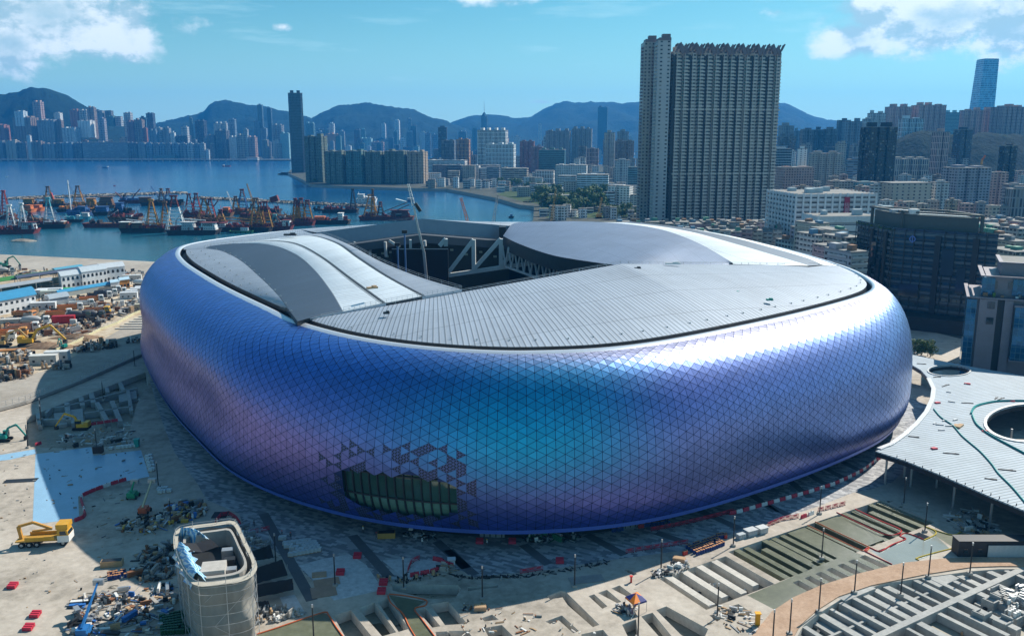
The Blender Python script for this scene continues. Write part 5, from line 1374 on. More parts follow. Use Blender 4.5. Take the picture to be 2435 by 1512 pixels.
def vessel(label,x0,x1,yb,hull,items,name='derrick_barge',cat='barge',wid=13,hh=3.4,rot=0,group=None,deck='brown',seed=0):
    if cat=='barge': hh=max(hh,4.6);wid+=2
    p=g((x0+x1)/2,yb,-5);Y=p.y;A=yp(x0,yb,Y);B=yp(x1,yb,Y);L=B.x-A.x;r=random.Random(seed+int(x0*7))
    t_=thing(name,label,cat,(p.x,Y+wid/2,-5),R(rot),group)
    o=hullmesh(L,wid,hh).build('hull',[mHullP,plain('deck_'+deck,BC.get(deck,(.2,.12,.06)),.9,0,.5,.4)],t_,color=BC[hull])
    loc=lambda x,y,dy=0:(lambda q:Vector((q.x-p.x,dy,q.z+5)))(yp(x,y,Y+wid/2+dy))
    for it in items:
        k=it[0]
        if k=='A':   # gantry: x, ytop, width m, colour, top colour
            _,x,yt,w_,c,ct=it[:6];w_*=1.3;q=loc(x,yt,r.uniform(-2,2));q0=Vector((q.x,q.y,hh));aframe(q0,max(5,q.z-hh),w_,t_,c,ct)
            top=Vector((q.x,q.y,q.z));mb=MB()
            for e in (-1,1): mb.bar(top,Vector((q.x+r.choice((-1,1))*L*.3,e*2,hh+1)),.14)
            mb.build('stay_cables',mDark,t_)
        if k=='C':   # cabin: x0,x1,ytop,colour
            _,a,b_,yt,c=it[:5];q=loc(a,yt,-wid*.2);q2=loc(b_,yt,-wid*.2);mb=MB();w_=q2.x-q.x;h_=max(2.4,q.z-hh)
            lv=max(1,round(h_/2.6))
            for e in range(lv): mb.box(((q.x+q2.x)/2,-wid*.12,hh+e*h_/lv),(w_*(1-.08*e),wid*.5,h_/lv-.25))
            cb=mb.build('cabin' ,mHullP,t_,color=BC[c]);mb=MB()
            for e in range(lv):
                for x in range(max(2,int(w_/1.8))): mb.box((q.x+.8+x*1.8,-wid*.37-.05,hh+e*h_/lv+1.),(.9,.12,.8))
            mb.build('cabin_windows',mGlass,cb);mb=MB();mb.box(((q.x+q2.x)/2,-wid*.12,hh+h_-.2),(w_*1.08,wid*.58,.3));mb.build('cabin_roof',mHullP,cb,color=BC[it[5] if len(it)>5 else c])
            if len(it)>6:
                try: text_mesh(it[6],h_*.34,((q.x+q2.x)/2,-wid*.37-.4,hh+h_*.72),R(90),mDark,cb)
                except Exception as ex: print('txt',ex)
        if k=='B':   # boom: from pixel to pixel, colour, width
            _,a,ya,b_,yb2,c=it[:6];u=it[6] if len(it)>6 else .9;mb=MB();P_=loc(a,ya,r.uniform(-3,3));Q_=loc(b_,yb2,P_.y)
            P_.z=max(P_.z,hh)
            if len(it)>7:
                d=(Q_-P_);n=max(3,int(d.length/2.5));o1=Vector((0,u/2,0));o2=Vector((u/2,0,u/3))
                for s1 in (-1,1):
                    for s2 in (-1,1): mb.bar(P_+o1*s1+o2*s2,Q_+(o1*s1+o2*s2)*.4,.22)
                for e in range(n):
                    f=e/n;f2=(e+1)/n
                    for s1,s2 in ((-1,1),(1,-1)): mb.bar(P_.lerp(Q_,f)+o2*s1*(1-.6*f),P_.lerp(Q_,f2)+o2*s2*(1-.6*f2),.16)
            else: mb.bar(P_,Q_,u)
            mb.build('boom',mHullP,t_,color=BC[c])
        if k=='D':   # deck gear
            mb=MB()
            for e in range(it[1]*3):
                mb.box((r.uniform(-L*.45,L*.45),r.uniform(-wid*.32,wid*.38),hh-.5),(r.uniform(1,6),r.uniform(.6,2.5),r.uniform(.8,4.5)),r.uniform(0,3))
                if e%5==0: x_=r.uniform(-L*.4,L*.4);mb.bar((x_,r.uniform(-3,3),hh),(x_+r.uniform(-5,5),0,hh+r.uniform(4,9)),.35)
            mb.build('deck_gear',mHullP,t_,color=BC[it[2]])
    mb=MB();n=int(L/4)
    for e in range(n): mb.cyl((-L/2+2+e*(L-4)/max(1,n-1),-wid/2-.3,hh-1.6),(-L/2+2+e*(L-4)/max(1,n-1),-wid/2+.1,hh-1.6),.65,7)
    if n>2: mb.build('tyre_fenders',mRub,t_)
    return t_
kz=.5748  # px per zoomed px in the three harbour close-ups
def a1(x): return x*.11499
def v1(y): return 426.67+y*.11499
def X1(x): return 0+x*.11499
def X2(x): return 266.67+x*.11499
def X3(x): return 520+x*.11499
def YY(y): return 426.67+y*.11499
V=vessel
V('red crane barge with pale twin gantries and a white lettered cabin, far left',X1(-150),X1(700),YY(1130),'dred',[('A',X1(190),YY(540),8,'silver','white'),('A',X1(430),YY(510),6,'silver','white'),('C',X1(440),X1(700),YY(885),'silver','dred','HKFC 8'),('B',X1(-50),YY(800),X1(300),YY(620),'silver',.8),('B',X1(250),YY(915),X1(1000),YY(830),'brown',.8),('D',14,'dred')],rot=4)
V('red gantry barge behind the pale twin gantries at the left edge',X1(-180),X1(240),YY(830),'dred',[('A',X1(65),YY(245),8,'red','red'),('D',8,'brown')])
V('orange-red hulled work barge, left one of the pair near the breakwater',X1(420),X1(660),YY(690),'orange',[('C',X1(520),X1(650),YY(530),'orange')],'work_barge')
V('orange-red hulled work barge, right one of the pair near the breakwater',X1(690),X1(860),YY(660),'orange',[('C',X1(715),X1(835),YY(530),'orange')],'work_barge')
V('dark barge with small white cabins moored beside the lettered red barge',X1(720),X1(1350),YY(1020),'black',[('C',X1(930),X1(1100),YY(890),'brown','white'),('C',X1(1140),X1(1320),YY(870),'brown','white'),('A',X1(985),YY(390),9,'silver','teal'),('B',X1(1000),YY(720),X1(1620),YY(660),'blue',.9),('D',10,'dred')],rot=5)
V('teal crane boat beside the pale twin gantries',X1(480),X1(760),YY(880),'blue',[('B',X1(700),YY(790),X1(510),YY(650),'teal',1.6,1),('D',4,'white')],'crane_boat','boat')
V('yellow gantry barge with a pinkish brace, left of the tall white mast',X1(430),X1(1380),YY(575),'black',[('A',X1(985),YY(155),10,'yellow','brown'),('B',X1(1110),YY(440),X1(1050),YY(280),'red',2.5),('B',X1(940),YY(420),X1(560),YY(350),'brown',.8),('C',X1(480),X1(690),YY(400),'yellow'),('C',X1(1110),X1(1290),YY(410),'yellow'),('D',16,'brown')])
V('yellow gantry barge directly right of the tall white mast',X1(1400),X1(2380),YY(600),'brown',[('A',X1(1600),YY(145),12,'yellow','brown'),('C',X1(1780),X1(1960),YY(390),'yellow'),('C',X1(2040),X1(2330),YY(360),'brown'),('D',22,'yellow')])
V('black barge carrying a tall white mast crane',X1(1370),X1(1880),YY(740),'blue',[('B',X1(1475),YY(690),X1(1395),YY(20),'white',1.),('B',X1(1400),YY(90),X1(1620),YY(420),'black',.3),('C',X1(1600),X1(1780),YY(560),'blue'),('D',8,'blue')],'mast_barge')
V('small white-topped workboat with a green stripe below the mast crane',X1(1330),X1(1700),YY(890),'black',[('C',X1(1340),X1(1460),YY(770),'white'),('C',X1(1580),X1(1650),YY(740),'white'),('D',4,'teal')],'workboat','boat',7)
V('white and light blue workboat just left of the long dark red lighter',X1(1680),X1(1850),YY(830),'teal',[('C',X1(1690),X1(1830),YY(690),'white')],'workboat','boat',7)
V('dark blue crane barge with rounded housing above the white workboat',X1(1900),X1(2250),YY(750),'black',[('C',X1(1980),X1(2220),YY(560),'blue'),('B',X1(1920),YY(680),X1(2000),YY(560),'black',2),('D',4,'white')],'crane_barge')
V('blue block-shaped crane barge with a pale lattice boom',X2(-20),X2(390),YY(730),'black',[('C',X2(60),X2(220),YY(480),'blue'),('B',X2(200),YY(720),X2(310),YY(500),'silver',2.2,1),('D',8,'black')],'crane_barge')
V('long flat dark red lighter with an empty deck, left of the biggest barge',X1(1700),X2(480),YY(1000),'dred',[('D',6,'black')],'lighter',rot=1)
V('barge with two raised booms forming a V near the breakwater',X2(120),X2(600),YY(500),'dred',[('B',X2(240),YY(470),X2(60),YY(260),'dred',1.2),('B',X2(390),YY(410),X2(580),YY(200),'dred',1),('A',X2(250),YY(330),6,'blue','black'),('D',8,'blue')])
V('dark barge with a blue slanting crane and a brown post near the breakwater',X2(570),X2(1440),YY(545),'black',[('B',X2(1000),YY(410),X2(800),YY(140),'blue',2.,1),('A',X2(1010),YY(200),7,'brown','brown'),('A',X2(1150),YY(200),9,'blue','dred'),('C',X2(560),X2(800),YY(370),'brown'),('D',14,'black')])
V('big black barge with yellow gantries and white tilted booms, left half of the front row',X2(140),X2(1100),YY(1105),'black',[('A',X2(800),YY(430),10,'yellow','yellow'),('A',X2(1080),YY(475),9,'yellow','brown'),('B',X2(940),YY(910),X2(290),YY(825),'silver',.9),('B',X2(1000),YY(855),X2(570),YY(800),'silver',.8),('C',X2(160),X2(370),YY(880),'brown','white'),('C',X2(420),X2(630),YY(890),'brown','white'),('D',18,'dred')])
V('black barge with the large red-topped white gantry and a white lettered cabin, front row',X2(1110),X2(2160),YY(1150),'black',[('A',X2(1270),YY(350),15,'white','dred'),('B',X2(1320),YY(860),X2(1650),YY(410),'silver',1.),('C',X2(1830),X2(2150),YY(890),'white','dred','福利建業'),('C',X2(1440),X2(1700),YY(880),'silver','silver'),('B',X2(1490),YY(815),X2(1930),YY(850),'white',.9),('D',16,'dred')],wid=16)
V('red barge with two red gantries behind the large white gantry',X2(1380),X2(1860),YY(800),'dred',[('A',X2(1580),YY(310),9,'red','dred'),('A',X2(1730),YY(300),9,'red','dred'),('D',10,'dred')])
V('brown barge with a heavy yellow gantry beside a red one',X2(1830),X2(2200),YY(880),'brown',[('A',X2(1900),YY(405),12,'yellow','brown'),('B',X2(1910),YY(420),X2(2080),YY(860),'yellow',1.1),('A',X2(2020),YY(410),9,'red','dred'),('B',X2(2090),YY(570),X2(2190),YY(440),'dred',1.1),('D',8,'brown')])
V('bright orange housing barge right of the heavy yellow gantry',X3(-30),X3(260),YY(770),'brown',[('C',X3(90),X3(215),YY(580),'orange'),('C',X3(40),X3(190),YY(690),'red'),('D',4,'red')],'crane_barge')
V('barge with a white and red slanting boom and a dark blue gantry',X3(250),X3(640),YY(730),'brown',[('B',X3(330),YY(690),X3(165),YY(250),'white',1.6,1),('A',X3(345),YY(360),7,'yellow','brown'),('A',X3(480),YY(215),10,'blue','dred'),('C',X3(410),X3(520),YY(640),'orange'),('D',8,'brown')])
V('long barge under the tallest red-tipped boom, in the middle of the fleet',X3(0),X3(1060),YY(1090),'black',[('B',X3(770),YY(650),X3(580),YY(90),'yellow',1.6,1),('A',X3(760),YY(400),11,'yellow','brown'),('A',X3(845),YY(490),8,'yellow','dred'),('A',X3(960),YY(470),10,'yellow','dred'),('B',X3(20),YY(770),X3(700),YY(830),'yellow',.8),('B',X3(50),YY(840),X3(900),YY(905),'yellow',.8),('C',X3(20),X3(150),YY(900),'silver','dred'),('D',22,'dred')],wid=18)
V('small red and white tug with a green rail in front of the long barge',X3(210),X3(700),YY(1110),'green',[('C',X3(450),X3(610),YY(990),'white','red')],'tugboat','tug',6,2.2)
V('barge with a diamond-shaped dark red grab housing near the breakwater',X3(800),X3(1265),YY(700),'black',[('B',X3(1080),YY(430),X3(1230),YY(380),'dred',7),('D',8,'dred')])
V('barge with a small pale blue gantry right of the tallest boom',X3(1060),X3(1500),YY(1060),'dred',[('A',X3(1155),YY(740),7,'teal','teal'),('B',X3(1330),YY(970),X3(1180),YY(750),'brown',.8),('C',X3(1320),X3(1480),YY(840),'white','dred'),('D',8,'dred')])
V('red barge with four close-set yellow gantries tipped dark red',X3(1480),X3(1960),YY(960),'dred',[('A',X3(1580),YY(405),6,'yellow','dred'),('A',X3(1625),YY(440),5,'yellow','dred'),('A',X3(1700),YY(400),8,'yellow','dred'),('A',X3(1830),YY(445),9,'yellow','dred'),('B',X3(1560),YY(760),X3(1000),YY(700),'yellow',.8),('B',X3(1250),YY(995),X3(1850),YY(915),'silver',.9),('D',12,'dred')])
V('rust-brown barge heaped with gear between the two left gantries and the lettered cabin',X1(250),X1(900),YY(960),'dred',[('A',X1(620),YY(700),7,'brown','dred'),('C',X1(300),X1(400),YY(850),'white','dred'),('D',14,'brown')])
V('dark barge with orange deck gear in front of the yellow gantries near the breakwater',X1(1150),X1(2000),YY(690),'black',[('C',X1(1240),X1(1360),YY(610),'orange'),('B',X1(1300),YY(640),X1(1900),YY(600),'yellow',.9),('D',16,'yellow')])
V('low brown barge with booms behind the empty dark red lighter',X2(-100),X2(560),YY(860),'brown',[('B',X2(-60),YY(830),X2(120),YY(640),'silver',.8),('C',X2(300),X2(420),YY(760),'white','dred'),('D',14,'dred')])
V('red barge with tangled gear between the white gantry and the long middle barge',X2(1450),X3(120),YY(960),'dred',[('B',X2(1500),YY(930),X2(2300),YY(860),'yellow',.9),('A',X2(2240),YY(640),8,'yellow','dred'),('D',20,'brown')])
V('brown barge with yellow booms behind the tallest red-tipped boom',X3(420),X3(1200),YY(860),'brown',[('B',X3(430),YY(840),X3(1150),YY(780),'yellow',1.),('A',X3(690),YY(520),8,'yellow','brown'),('A',X3(1020),YY(600),7,'red','dred'),('D',22,'dred')])
V('dark red barge with grey boom left of the four close-set gantries',X3(1180),X3(1620),YY(880),'dred',[('B',X3(1200),YY(850),X3(1600),YY(790),'silver',.9),('C',X3(1260),X3(1380),YY(800),'white','dred'),('D',14,'brown')])
zx=lambda x:666.7+x*.3559
zy=lambda y:166.7+y*.3559
V('dark barge loaded with an orange tank, close behind the stadium roof',zx(215),zx(460),zy(1032),'black',[('C',zx(230),zx(296),zy(978),'orange'),('C',zx(385),zx(420),zy(955),'white'),('D',9,'dred')],'cargo_barge')
V('black crane barge with a slim black mast, right of the yellow gantries',zx(270),zx(516),zy(955),'black',[('A',zx(483),zy(798),6,'black','black'),('D',10,'dred')])
V('brown barge with a broad yellow double gantry and red booms, rightmost of the fleet',zx(520),zx(890),zy(1005),'dred',[('A',zx(600),zy(838),13,'yellow','yellow'),('A',zx(616),zy(800),4,'yellow','brown'),('A',zx(668),zy(885),6,'black','dred'),('B',zx(690),zy(985),zx(860),zy(900),'dred',.9),('B',zx(680),zy(950),zx(845),zy(885),'brown',.9),('C',zx(735),zx(860),zy(935),'dred'),('C',zx(775),zx(810),zy(960),'white'),('D',12,'dred')])
V('small dark boat trailing beside the black crane barge',zx(222),zx(275),zy(942),'black',[('D',3,'black')],'small_boat','boat',5,2.2)
V('white ship with pale upperworks near the outer breakwater',zx(505),zx(640),zy(888),'white',[('C',zx(515),zx(560),zy(830),'white'),('C',zx(575),zx(635),zy(850),'white'),('B',zx(525),zy(850),zx(522),zy(815),'white',.8),('D',4,'white')],'ship','ship',14,6)
V('blue and white ferry with a wake, right of the white ship',zx(846),zx(893),zy(880),'blue',[('C',zx(850),zx(890),zy(856),'silver','white')],'ferry','ferry',8,2.6)
V('small dark boat alone in the bay, right of the cranes',zx(1524),zx(1561),zy(988),'black',[('C',zx(1535),zx(1550),zy(976),'blue')],'small_boat','boat',4,1.6)
V('dark moored boats by the small pier on the right shore',zx(1608),zx(1690),zy(908),'black',[('D',5,'black')],'moored_boat','boat',8,2.)
V('small blue freighter in open water below the long gridded slab',242,258,zy(0)+256.-.0 if False else 400,'blue',[('C',254,257,397.5,'white')],'small_freighter','boat',8,2.5)
V('red freighter in open water left of the dark glass tower',528,547,396.5,'red',[('C',529,533,392,'white')],'small_freighter','boat',9,3)
V('tiny red boat alone in open water above the breakwater',269,274,443,'red',[],'small_boat','boat',3,1.4)
V('tiny white boat in open water near the left edge',12,18,421,'white',[],'small_boat','boat',3,1.4)
tb=V('dark ferry moored at the tip of the peninsula',660,700,415.5,'black',[('C',668,690,410,'black')],'moored_ferry','ferry',12,2.5)
# wake of the ferry
w0=g(zx(846),zy(880),-4.97);w1=g(zx(770),zy(862),-4.97)
mb=MB();mb.face([(w0.x,w0.y-1,-4.96),(w0.x,w0.y+5,-4.96),(w1.x,w1.y+12,-4.96),(w1.x,w1.y-2,-4.96)]);tag(mb.build('wake',plain('foam',(.5,.58,.6),.6,0,.5,.3)),kind='structure')
# breakwaters of loose rock
mRock=ground_mat('breakwater_rock',[(.10,.09,.08),(.30,.27,.23),(.48,.44,.38)],.12,.95,0,.6,.9)
def breakwater(label,P0,P1,w_=11,h=3.4,seed=0):
    a=g(*P0,-5);b_=g(*P1,-5);r=random.Random(seed);d=(b_-a);L=d.length;d/=L;n_=Vector((-d.y,d.x,0));mb=MB();k=int(L/2.4)
    for i in range(k):
        f=i/k;end=min(1,min(i,k-i)/5)
        for j in range(7):
            o=(j-3)/3*w_/2;hh=h*(1-abs(o)/(w_/2)*.85)*end
            c=a+d*(L*f+r.uniform(-1,1))+n_*(o+r.uniform(-.7,.7))+Vector((0,0,hh*.6));s=r.uniform(1.1,2.3)
            q=Matrix.Rotation(r.uniform(0,6),3,'Z')@Matrix.Rotation(r.uniform(0,6),3,'X')
            v=[c+q@Vector((sx*s*r.uniform(.7,1),sy*s*.8,sz*s*.6)) for sz in (-1,1) for sx,sy in ((-1,-1),(1,-1),(1,1),(-1,1))]
            for f_ in ((0,1,5,4),(1,2,6,5),(2,3,7,6),(3,0,4,7),(4,5,6,7)): mb.face([v[z_] for z_ in f_])
    rows_=[[a+d*(L*i/20)+n_*o+Vector((0,0,z_)) for i in range(21)] for o,z_ in ((-w_/2,-.5),(-w_/4,h*.5),(0,h*.75),(w_/4,h*.5),(w_/2,-.5))];mb.grid(rows_)
    o=mb.build('breakwater',mRock);tag(o,label,'breakwater')
breakwater('long rubble breakwater behind the barges, left of the harbour entrance',(20,474),(445,460),14,4,1)
breakwater('rubble breakwater behind the barges, right of the harbour entrance',(465,472),(900,494),12,3.6,2)
r_=random.Random(5);mb=MB();c=g(54,574,-5);rows_=[[c+Vector((math.cos(a)*rr*(1+.15*math.sin(3*a)),math.sin(a)*rr*.45,z_)) for a in [2*math.pi*k/16 for k in range(16)]] for rr,z_ in ((13,-.5),(11,.6),(7,1.6),(2,2.4),(.1,2.5))]
mb.grid(rows_,0,True);o=mb.build('rock_islet',mRock);tag(o,'small low rock islet with a post in the near water, left','islet')
mb=MB();mb.cyl(c+Vector((0,0,2)),c+Vector((0,0,7)),.3,6);mb.build('marker_post',mDark,o)
# buoys / quay fender etc. left out: nothing of that kind is readable
# =====================  STADIUM INTERIOR, CRANES  =====================
mSeat,t,b=mat('seats');uv=N(t,'ShaderNodeUVMap').outputs[0];u,v,_=SEP(t,uv)
rowl=M(t,'LESS_THAN',M(t,'FRACT',M(t,'DIVIDE',v,1.2)),.45);wn=N(t,'ShaderNodeTexWhiteNoise',{0:N(t,'ShaderNodeCombineXYZ',{0:M(t,'FLOOR',M(t,'DIVIDE',u,9.)),1:M(t,'FLOOR',M(t,'DIVIDE',v,14.)),2:0.}).outputs[0]}).outputs[0]
c=MIX(t,wn,(.06,.025,.08),(.03,.04,.10));c=MIX(t,rowl,c,(.02,.02,.03));t.links.new(c,b.inputs['Base Color']);b.inputs['Roughness'].default_value=.7
def rg(o_,z_,n=108): return [RIM[(i*5)%NC]+NRM[(i*5)%NC]*o_+Vector((0,0,z_)) for i in range(n)]
mb=MB();st_=[(-12,34),(-34,20),(-34,18),(-52,9),(-52,7),(-72,1)]
rows_=[rg(a,b_) for a,b_ in st_];L=[0]
for a,b_ in zip(st_,st_[1:]): L.append(L[-1]+math.hypot(a[0]-b_[0],a[1]-b_[1]))
mb.grid(rows_,0,True,[[(i*9.,l) for i in range(109)] for l in L]);mb.build('seating_bowl',mSeat,stad)
mb=MB();mb.grid([rg(-12,34),rg(-10,34),rg(-10,39)],0,True);mb.build('concourse_wall',mDark,stad)
mb=MB();mb.prism([tuple(p[:2]) for p in rg(-71,0)],-.5,.9);mb.build('pitch',plain('pitch',(.10,.16,.05),.9,0,.3,.1),stad)
mTr=plain('truss_white',(.62,.64,.64),.5,.1,.15,.3)
def truss(nm,segs,Y,w_=1.):
    mb=MB()
    for (a,ya,b_,yb) in segs: mb.bar(yp(a,ya,Y),yp(b_,yb,Y+.4),w_)
    return mb.build(nm,mTr,stad)
truss('far_truss',[(1062,655,1290,622),(1067,647,1126,570),(1125,642,1191,568),(1126,570,1127,643),(1191,568,1191,633),(1190,632,1232,590),(1045,585,1060,568),(1060,568,1060,585),(1232,590,1270,624),(1290,600,1322,620),(1232,590,1420,640)],372,1.6)
truss('left_truss',[(916,575,918,610),(925,572,950,588),(880,590,882,640),(976,570,976,590),(840,577,870,590),(1010,572,1011,585)],380,1.)
# zigzag under the right sliding panel
mb=MB();A_=B1[3]+dn*2.6;Z_=B1[30]+dn*2.6;n=12
for k in range(n):
    p=A_.lerp(Z_,k/n)+Vector((-2,0,-.5));q=A_.lerp(Z_,(k+.5)/n)+Vector((-2,0,-9));r2=A_.lerp(Z_,(k+1)/n)+Vector((-2,0,-.5));mb.bar(p,q,.55);mb.bar(q,r2,.55)
    if k<n-1: mb.bar(q,A_.lerp(Z_,(k+1.5)/n)+Vector((-2,0,-9)),.8)
mb.build('edge_truss',mTr,stad)
fas=MB();fas.grid([[p+dn*.4 for p in B1],[p+dn*5.+Vector((-1,1,0)) for p in B1]]);fas.build('panel_edge_beam',mDark,stad)
sc0=yp(931,593,352);sc1=yp(1065,587,352);h0=yp(1065,655,352).z
mb=MB();mb.box(((sc0.x+sc1.x)/2,353,h0-6),(sc1.x-sc0.x,2,sc0.z-h0+6));mb.build('video_screen',plain('screen_black',(.006,.007,.009),.35),stad)
# dark upper wall behind with small lit openings
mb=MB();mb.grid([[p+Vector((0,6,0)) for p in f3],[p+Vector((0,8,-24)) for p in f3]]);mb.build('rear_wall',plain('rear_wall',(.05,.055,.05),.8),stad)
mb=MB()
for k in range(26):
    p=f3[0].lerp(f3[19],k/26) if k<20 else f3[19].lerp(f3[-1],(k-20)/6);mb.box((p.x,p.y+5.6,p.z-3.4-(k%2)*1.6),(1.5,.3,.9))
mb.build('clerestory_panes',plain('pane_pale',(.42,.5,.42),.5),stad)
# anchors and small gear on the roof
mb=MB();r_=random.Random(8)
for L_ in (IE[2:-2:3],[p+(q-p)*.93 for p,q in zip(IE,RA)][3:-3:2],S1[3:-3:3],[a.lerp(b_,.45) for a,b_ in zip(RL,S1)][4:-4:3],[a.lerp(b_,.12) for a,b_ in zip(RL,S1)][4:-4:3]):
    for p in L_: mb.box((p.x+.3,p.y,p.z+.3),(.3,.2,.3));mb.bar(p+Vector((-.4,0,.45)),p+Vector((.4,0,.45)),.08)
o=mb.build('roof_anchors',mSteel,stad);o['kind']='stuff'
def roofitem(px,py,z,d,m_,nm,lab,cat='roof gear',rz=0):
    p=g(px,py,z);mb=MB();mb.box((0,0,0),d);mb.box((d[0]*.2,0,d[2]),(d[0]*.4,d[1]*.7,d[2]*.6),.3);o=mb.build(nm,m_);o.location=(p.x,p.y,z);o.rotation_euler=(0,0,rz);tag(o,lab,cat)
mTealN=plain('teal_net',(.03,.25,.22),.8)
roofitem(1516,640,49.6,(2,1.2,.5),mDark,'tool_pile','dark tool pile near the fold of the near roof','tool pile')
roofitem(1600,628,49.6,(5,1.,.5),mWhite,'material_bundle','pale material bundle at the inner edge of the near roof','bundle')
roofitem(1750,697,45.4,(2,1.4,.4),mTealN,'net_bundle','teal net bundle lying on the near roof, left one of two','net')
roofitem(1830,744-30,45.,(1.8,1.2,.4),mTealN,'net_bundle','teal net bundle lying on the near roof, right one of two','net')
roofitem(690,560,50.4,(5,1.6,.7),mDark,'material_stack','dark material stack on top of the left sliding panel','material stack')
roofitem(885,686,49,(3.,1.2,.5),plain('timber',(.42,.28,.16),.8),'timber_bundle','timber bundle on the white sliding roof strip','timber',.6)
roofitem(919,746,45.2,(1.6,1.,.5),mDark,'tool_box','small dark box on the near roof by the end of the dark joint','box')
# telescopic crane standing inside the bowl
ct=thing('mobile_crane','mobile crane with a long slim boom rising out of the open stadium roof','crane',(yp(1025,690,330).x,330,1))
ol=Vector(ct.location);bp=lambda x,y:yp(x,y,330)-ol
q0=bp(1031,740);q0.z=3
for a,b_,w_,nm in ((q0,bp(1008,600),1.0,'boom_section'),(bp(1008,600),bp(995,545),.8,'boom_section'),(bp(995,545),bp(984,492),.62,'boom_section')):
    mb=MB();mb.bar(a,b_,w_);mb.build(nm,mSteel,ct)
mb=MB();a,b_=bp(984,490),bp(971,438);o1=Vector((.55,0,0));o2=Vector((0,.5,0))
for s1,s2 in ((-1,-1),(1,-1),(1,1),(-1,1)): mb.bar(a+o1*s1+o2*s2,b_+(o1*s1+o2*s2)*.5,.2)
for k in range(12):
    s=-1 if k%2 else 1;mb.bar(a.lerp(b_,k/12)+o1*s,a.lerp(b_,(k+1)/12)-o1*s,.16)
mb.build('lattice_jib',mTr,ct);mb=MB();mb.box((0,0,0),(9,2.8,1.6));mb.box((2,0,1.6),(4,2.6,2));mb.build('carrier',plain('crane_green',(.1,.3,.25),.5),ct)
mb=MB();mb.bar(a+Vector((.5,0,1)),a+Vector((2.5,0,-2)),1.2);mb.build('jib_head',mDark,ct)
for k,(px,pt) in enumerate(((949,590),(966,560))):
    t2=thing('boom_lift',f'{["left","right"][k]} slim boom lift reaching up inside the stadium beside the crane boom','boom lift',(yp(px,600,338).x,338,1));o_=Vector(t2.location)
    mb=MB();mb.bar(Vector((0,0,2)),yp(px-4,pt-5,338)-o_,.55);mb.build('boom',plain('lift_blue',(.1,.2,.4),.5),t2);mb=MB();q=yp(px-4,pt-5,338)-o_;mb.box((q.x,q.y,q.z),(2,1,1.2));mb.build('basket',mDark,t2);mb=MB();mb.box((0,0,0),(3,2.2,1.6));mb.build('base',mDark,t2)
def lattice(mb,a,b_,w_,n,r=.2):
    d=(b_-a).normalized();u=d.cross(Vector((0,1,0))).normalized()*w_/2;v_=Vector((0,w_/2,0))
    for s1,s2 in ((-1,-1),(1,-1),(1,1),(-1,1)): mb.bar(a+u*s1+v_*s2,b_+(u*s1+v_*s2)*.6,r)
    for k in range(n):
        s=-1 if k%2 else 1;mb.bar(a.lerp(b_,k/n)+u*s-v_,a.lerp(b_,(k+1)/n)-u*s-v_,r*.7);mb.bar(a.lerp(b_,k/n)-u*s+v_,a.lerp(b_,(k+1)/n)+u*s+v_,r*.7)
def crawler(label,bx,by,tips,col,Y,body=True,z0=0):
    p=yp(bx,by,Y);t2=thing('crawler_crane',label,'crane',(p.x,Y,z0));o_=Vector(t2.location);cc=plain('crane_'+col,dict(red=(.45,.04,.05),yellow=(.55,.28,.04),grey=(.4,.42,.42))[col],.5)
    mb=MB();mb.box((0,0,1.2),(6,4,3));mb.box((2.6,0,4.2),(2,3,1.2));mb.build('cab_house',cc,t2)
    for s in (-1,1):
        mb=MB();mb.box((0,s*2.2,0),(7,1,1.3));mb.build('track',mRub,t2)
    for (tx,ty,cb) in tips:
        mb=MB();tp=yp(tx,ty,Y)-o_;lattice(mb,Vector((-1,0,3)),tp,1.9,14,.32);mb.build('boom',plain('boom_'+cb,dict(orange=(.55,.16,.05),grey=(.42,.44,.42),yellow=(.55,.30,.06))[cb],.5),t2)
        mb=MB();mb.bar(tp,Vector((3,0,6)),.14);mb.bar(tp,tp-Vector((0,0,14)),.12);mb.build('cables',mDark,t2)
    return t2
crawler('red crawler crane with an orange boom, rising just behind the far stadium roof',1145,535,[(1096,471,'orange')],'red',600)
crawler('grey lattice boom crane, right of the red crane behind the far stadium roof',1158,535,[(1184,462,'grey')],'grey',610)
crawler('yellow boom crane by the quay right of the bay, nearest the stadium roof',1312,520,[(1322,450,'yellow')],'red',900)
crawler('small yellow crane right of the blue school, at the apartment block',1424,505,[(1432,470,'yellow')],'yellow',1000)
def rooftower(bx,by,tx,ty,Y,label):
    p=yp(bx,by,Y);t2=thing('tower_crane',label,'crane',(p.x,Y,p.z));mb=MB();q=yp(tx,ty,Y)-p;lattice(mb,Vector((0,0,0)),Vector((0,0,6)),1.5,4,.3);mb.build('mast',MATS['boom_yellow'],t2);mb=MB();lattice(mb,Vector((0,0,5)),q,1.4,10,.35);mb.build('jib',MATS['boom_orange'],t2)
rooftower(2334,392,2343,370,990,'small orange crane on top of the netted purple tower')
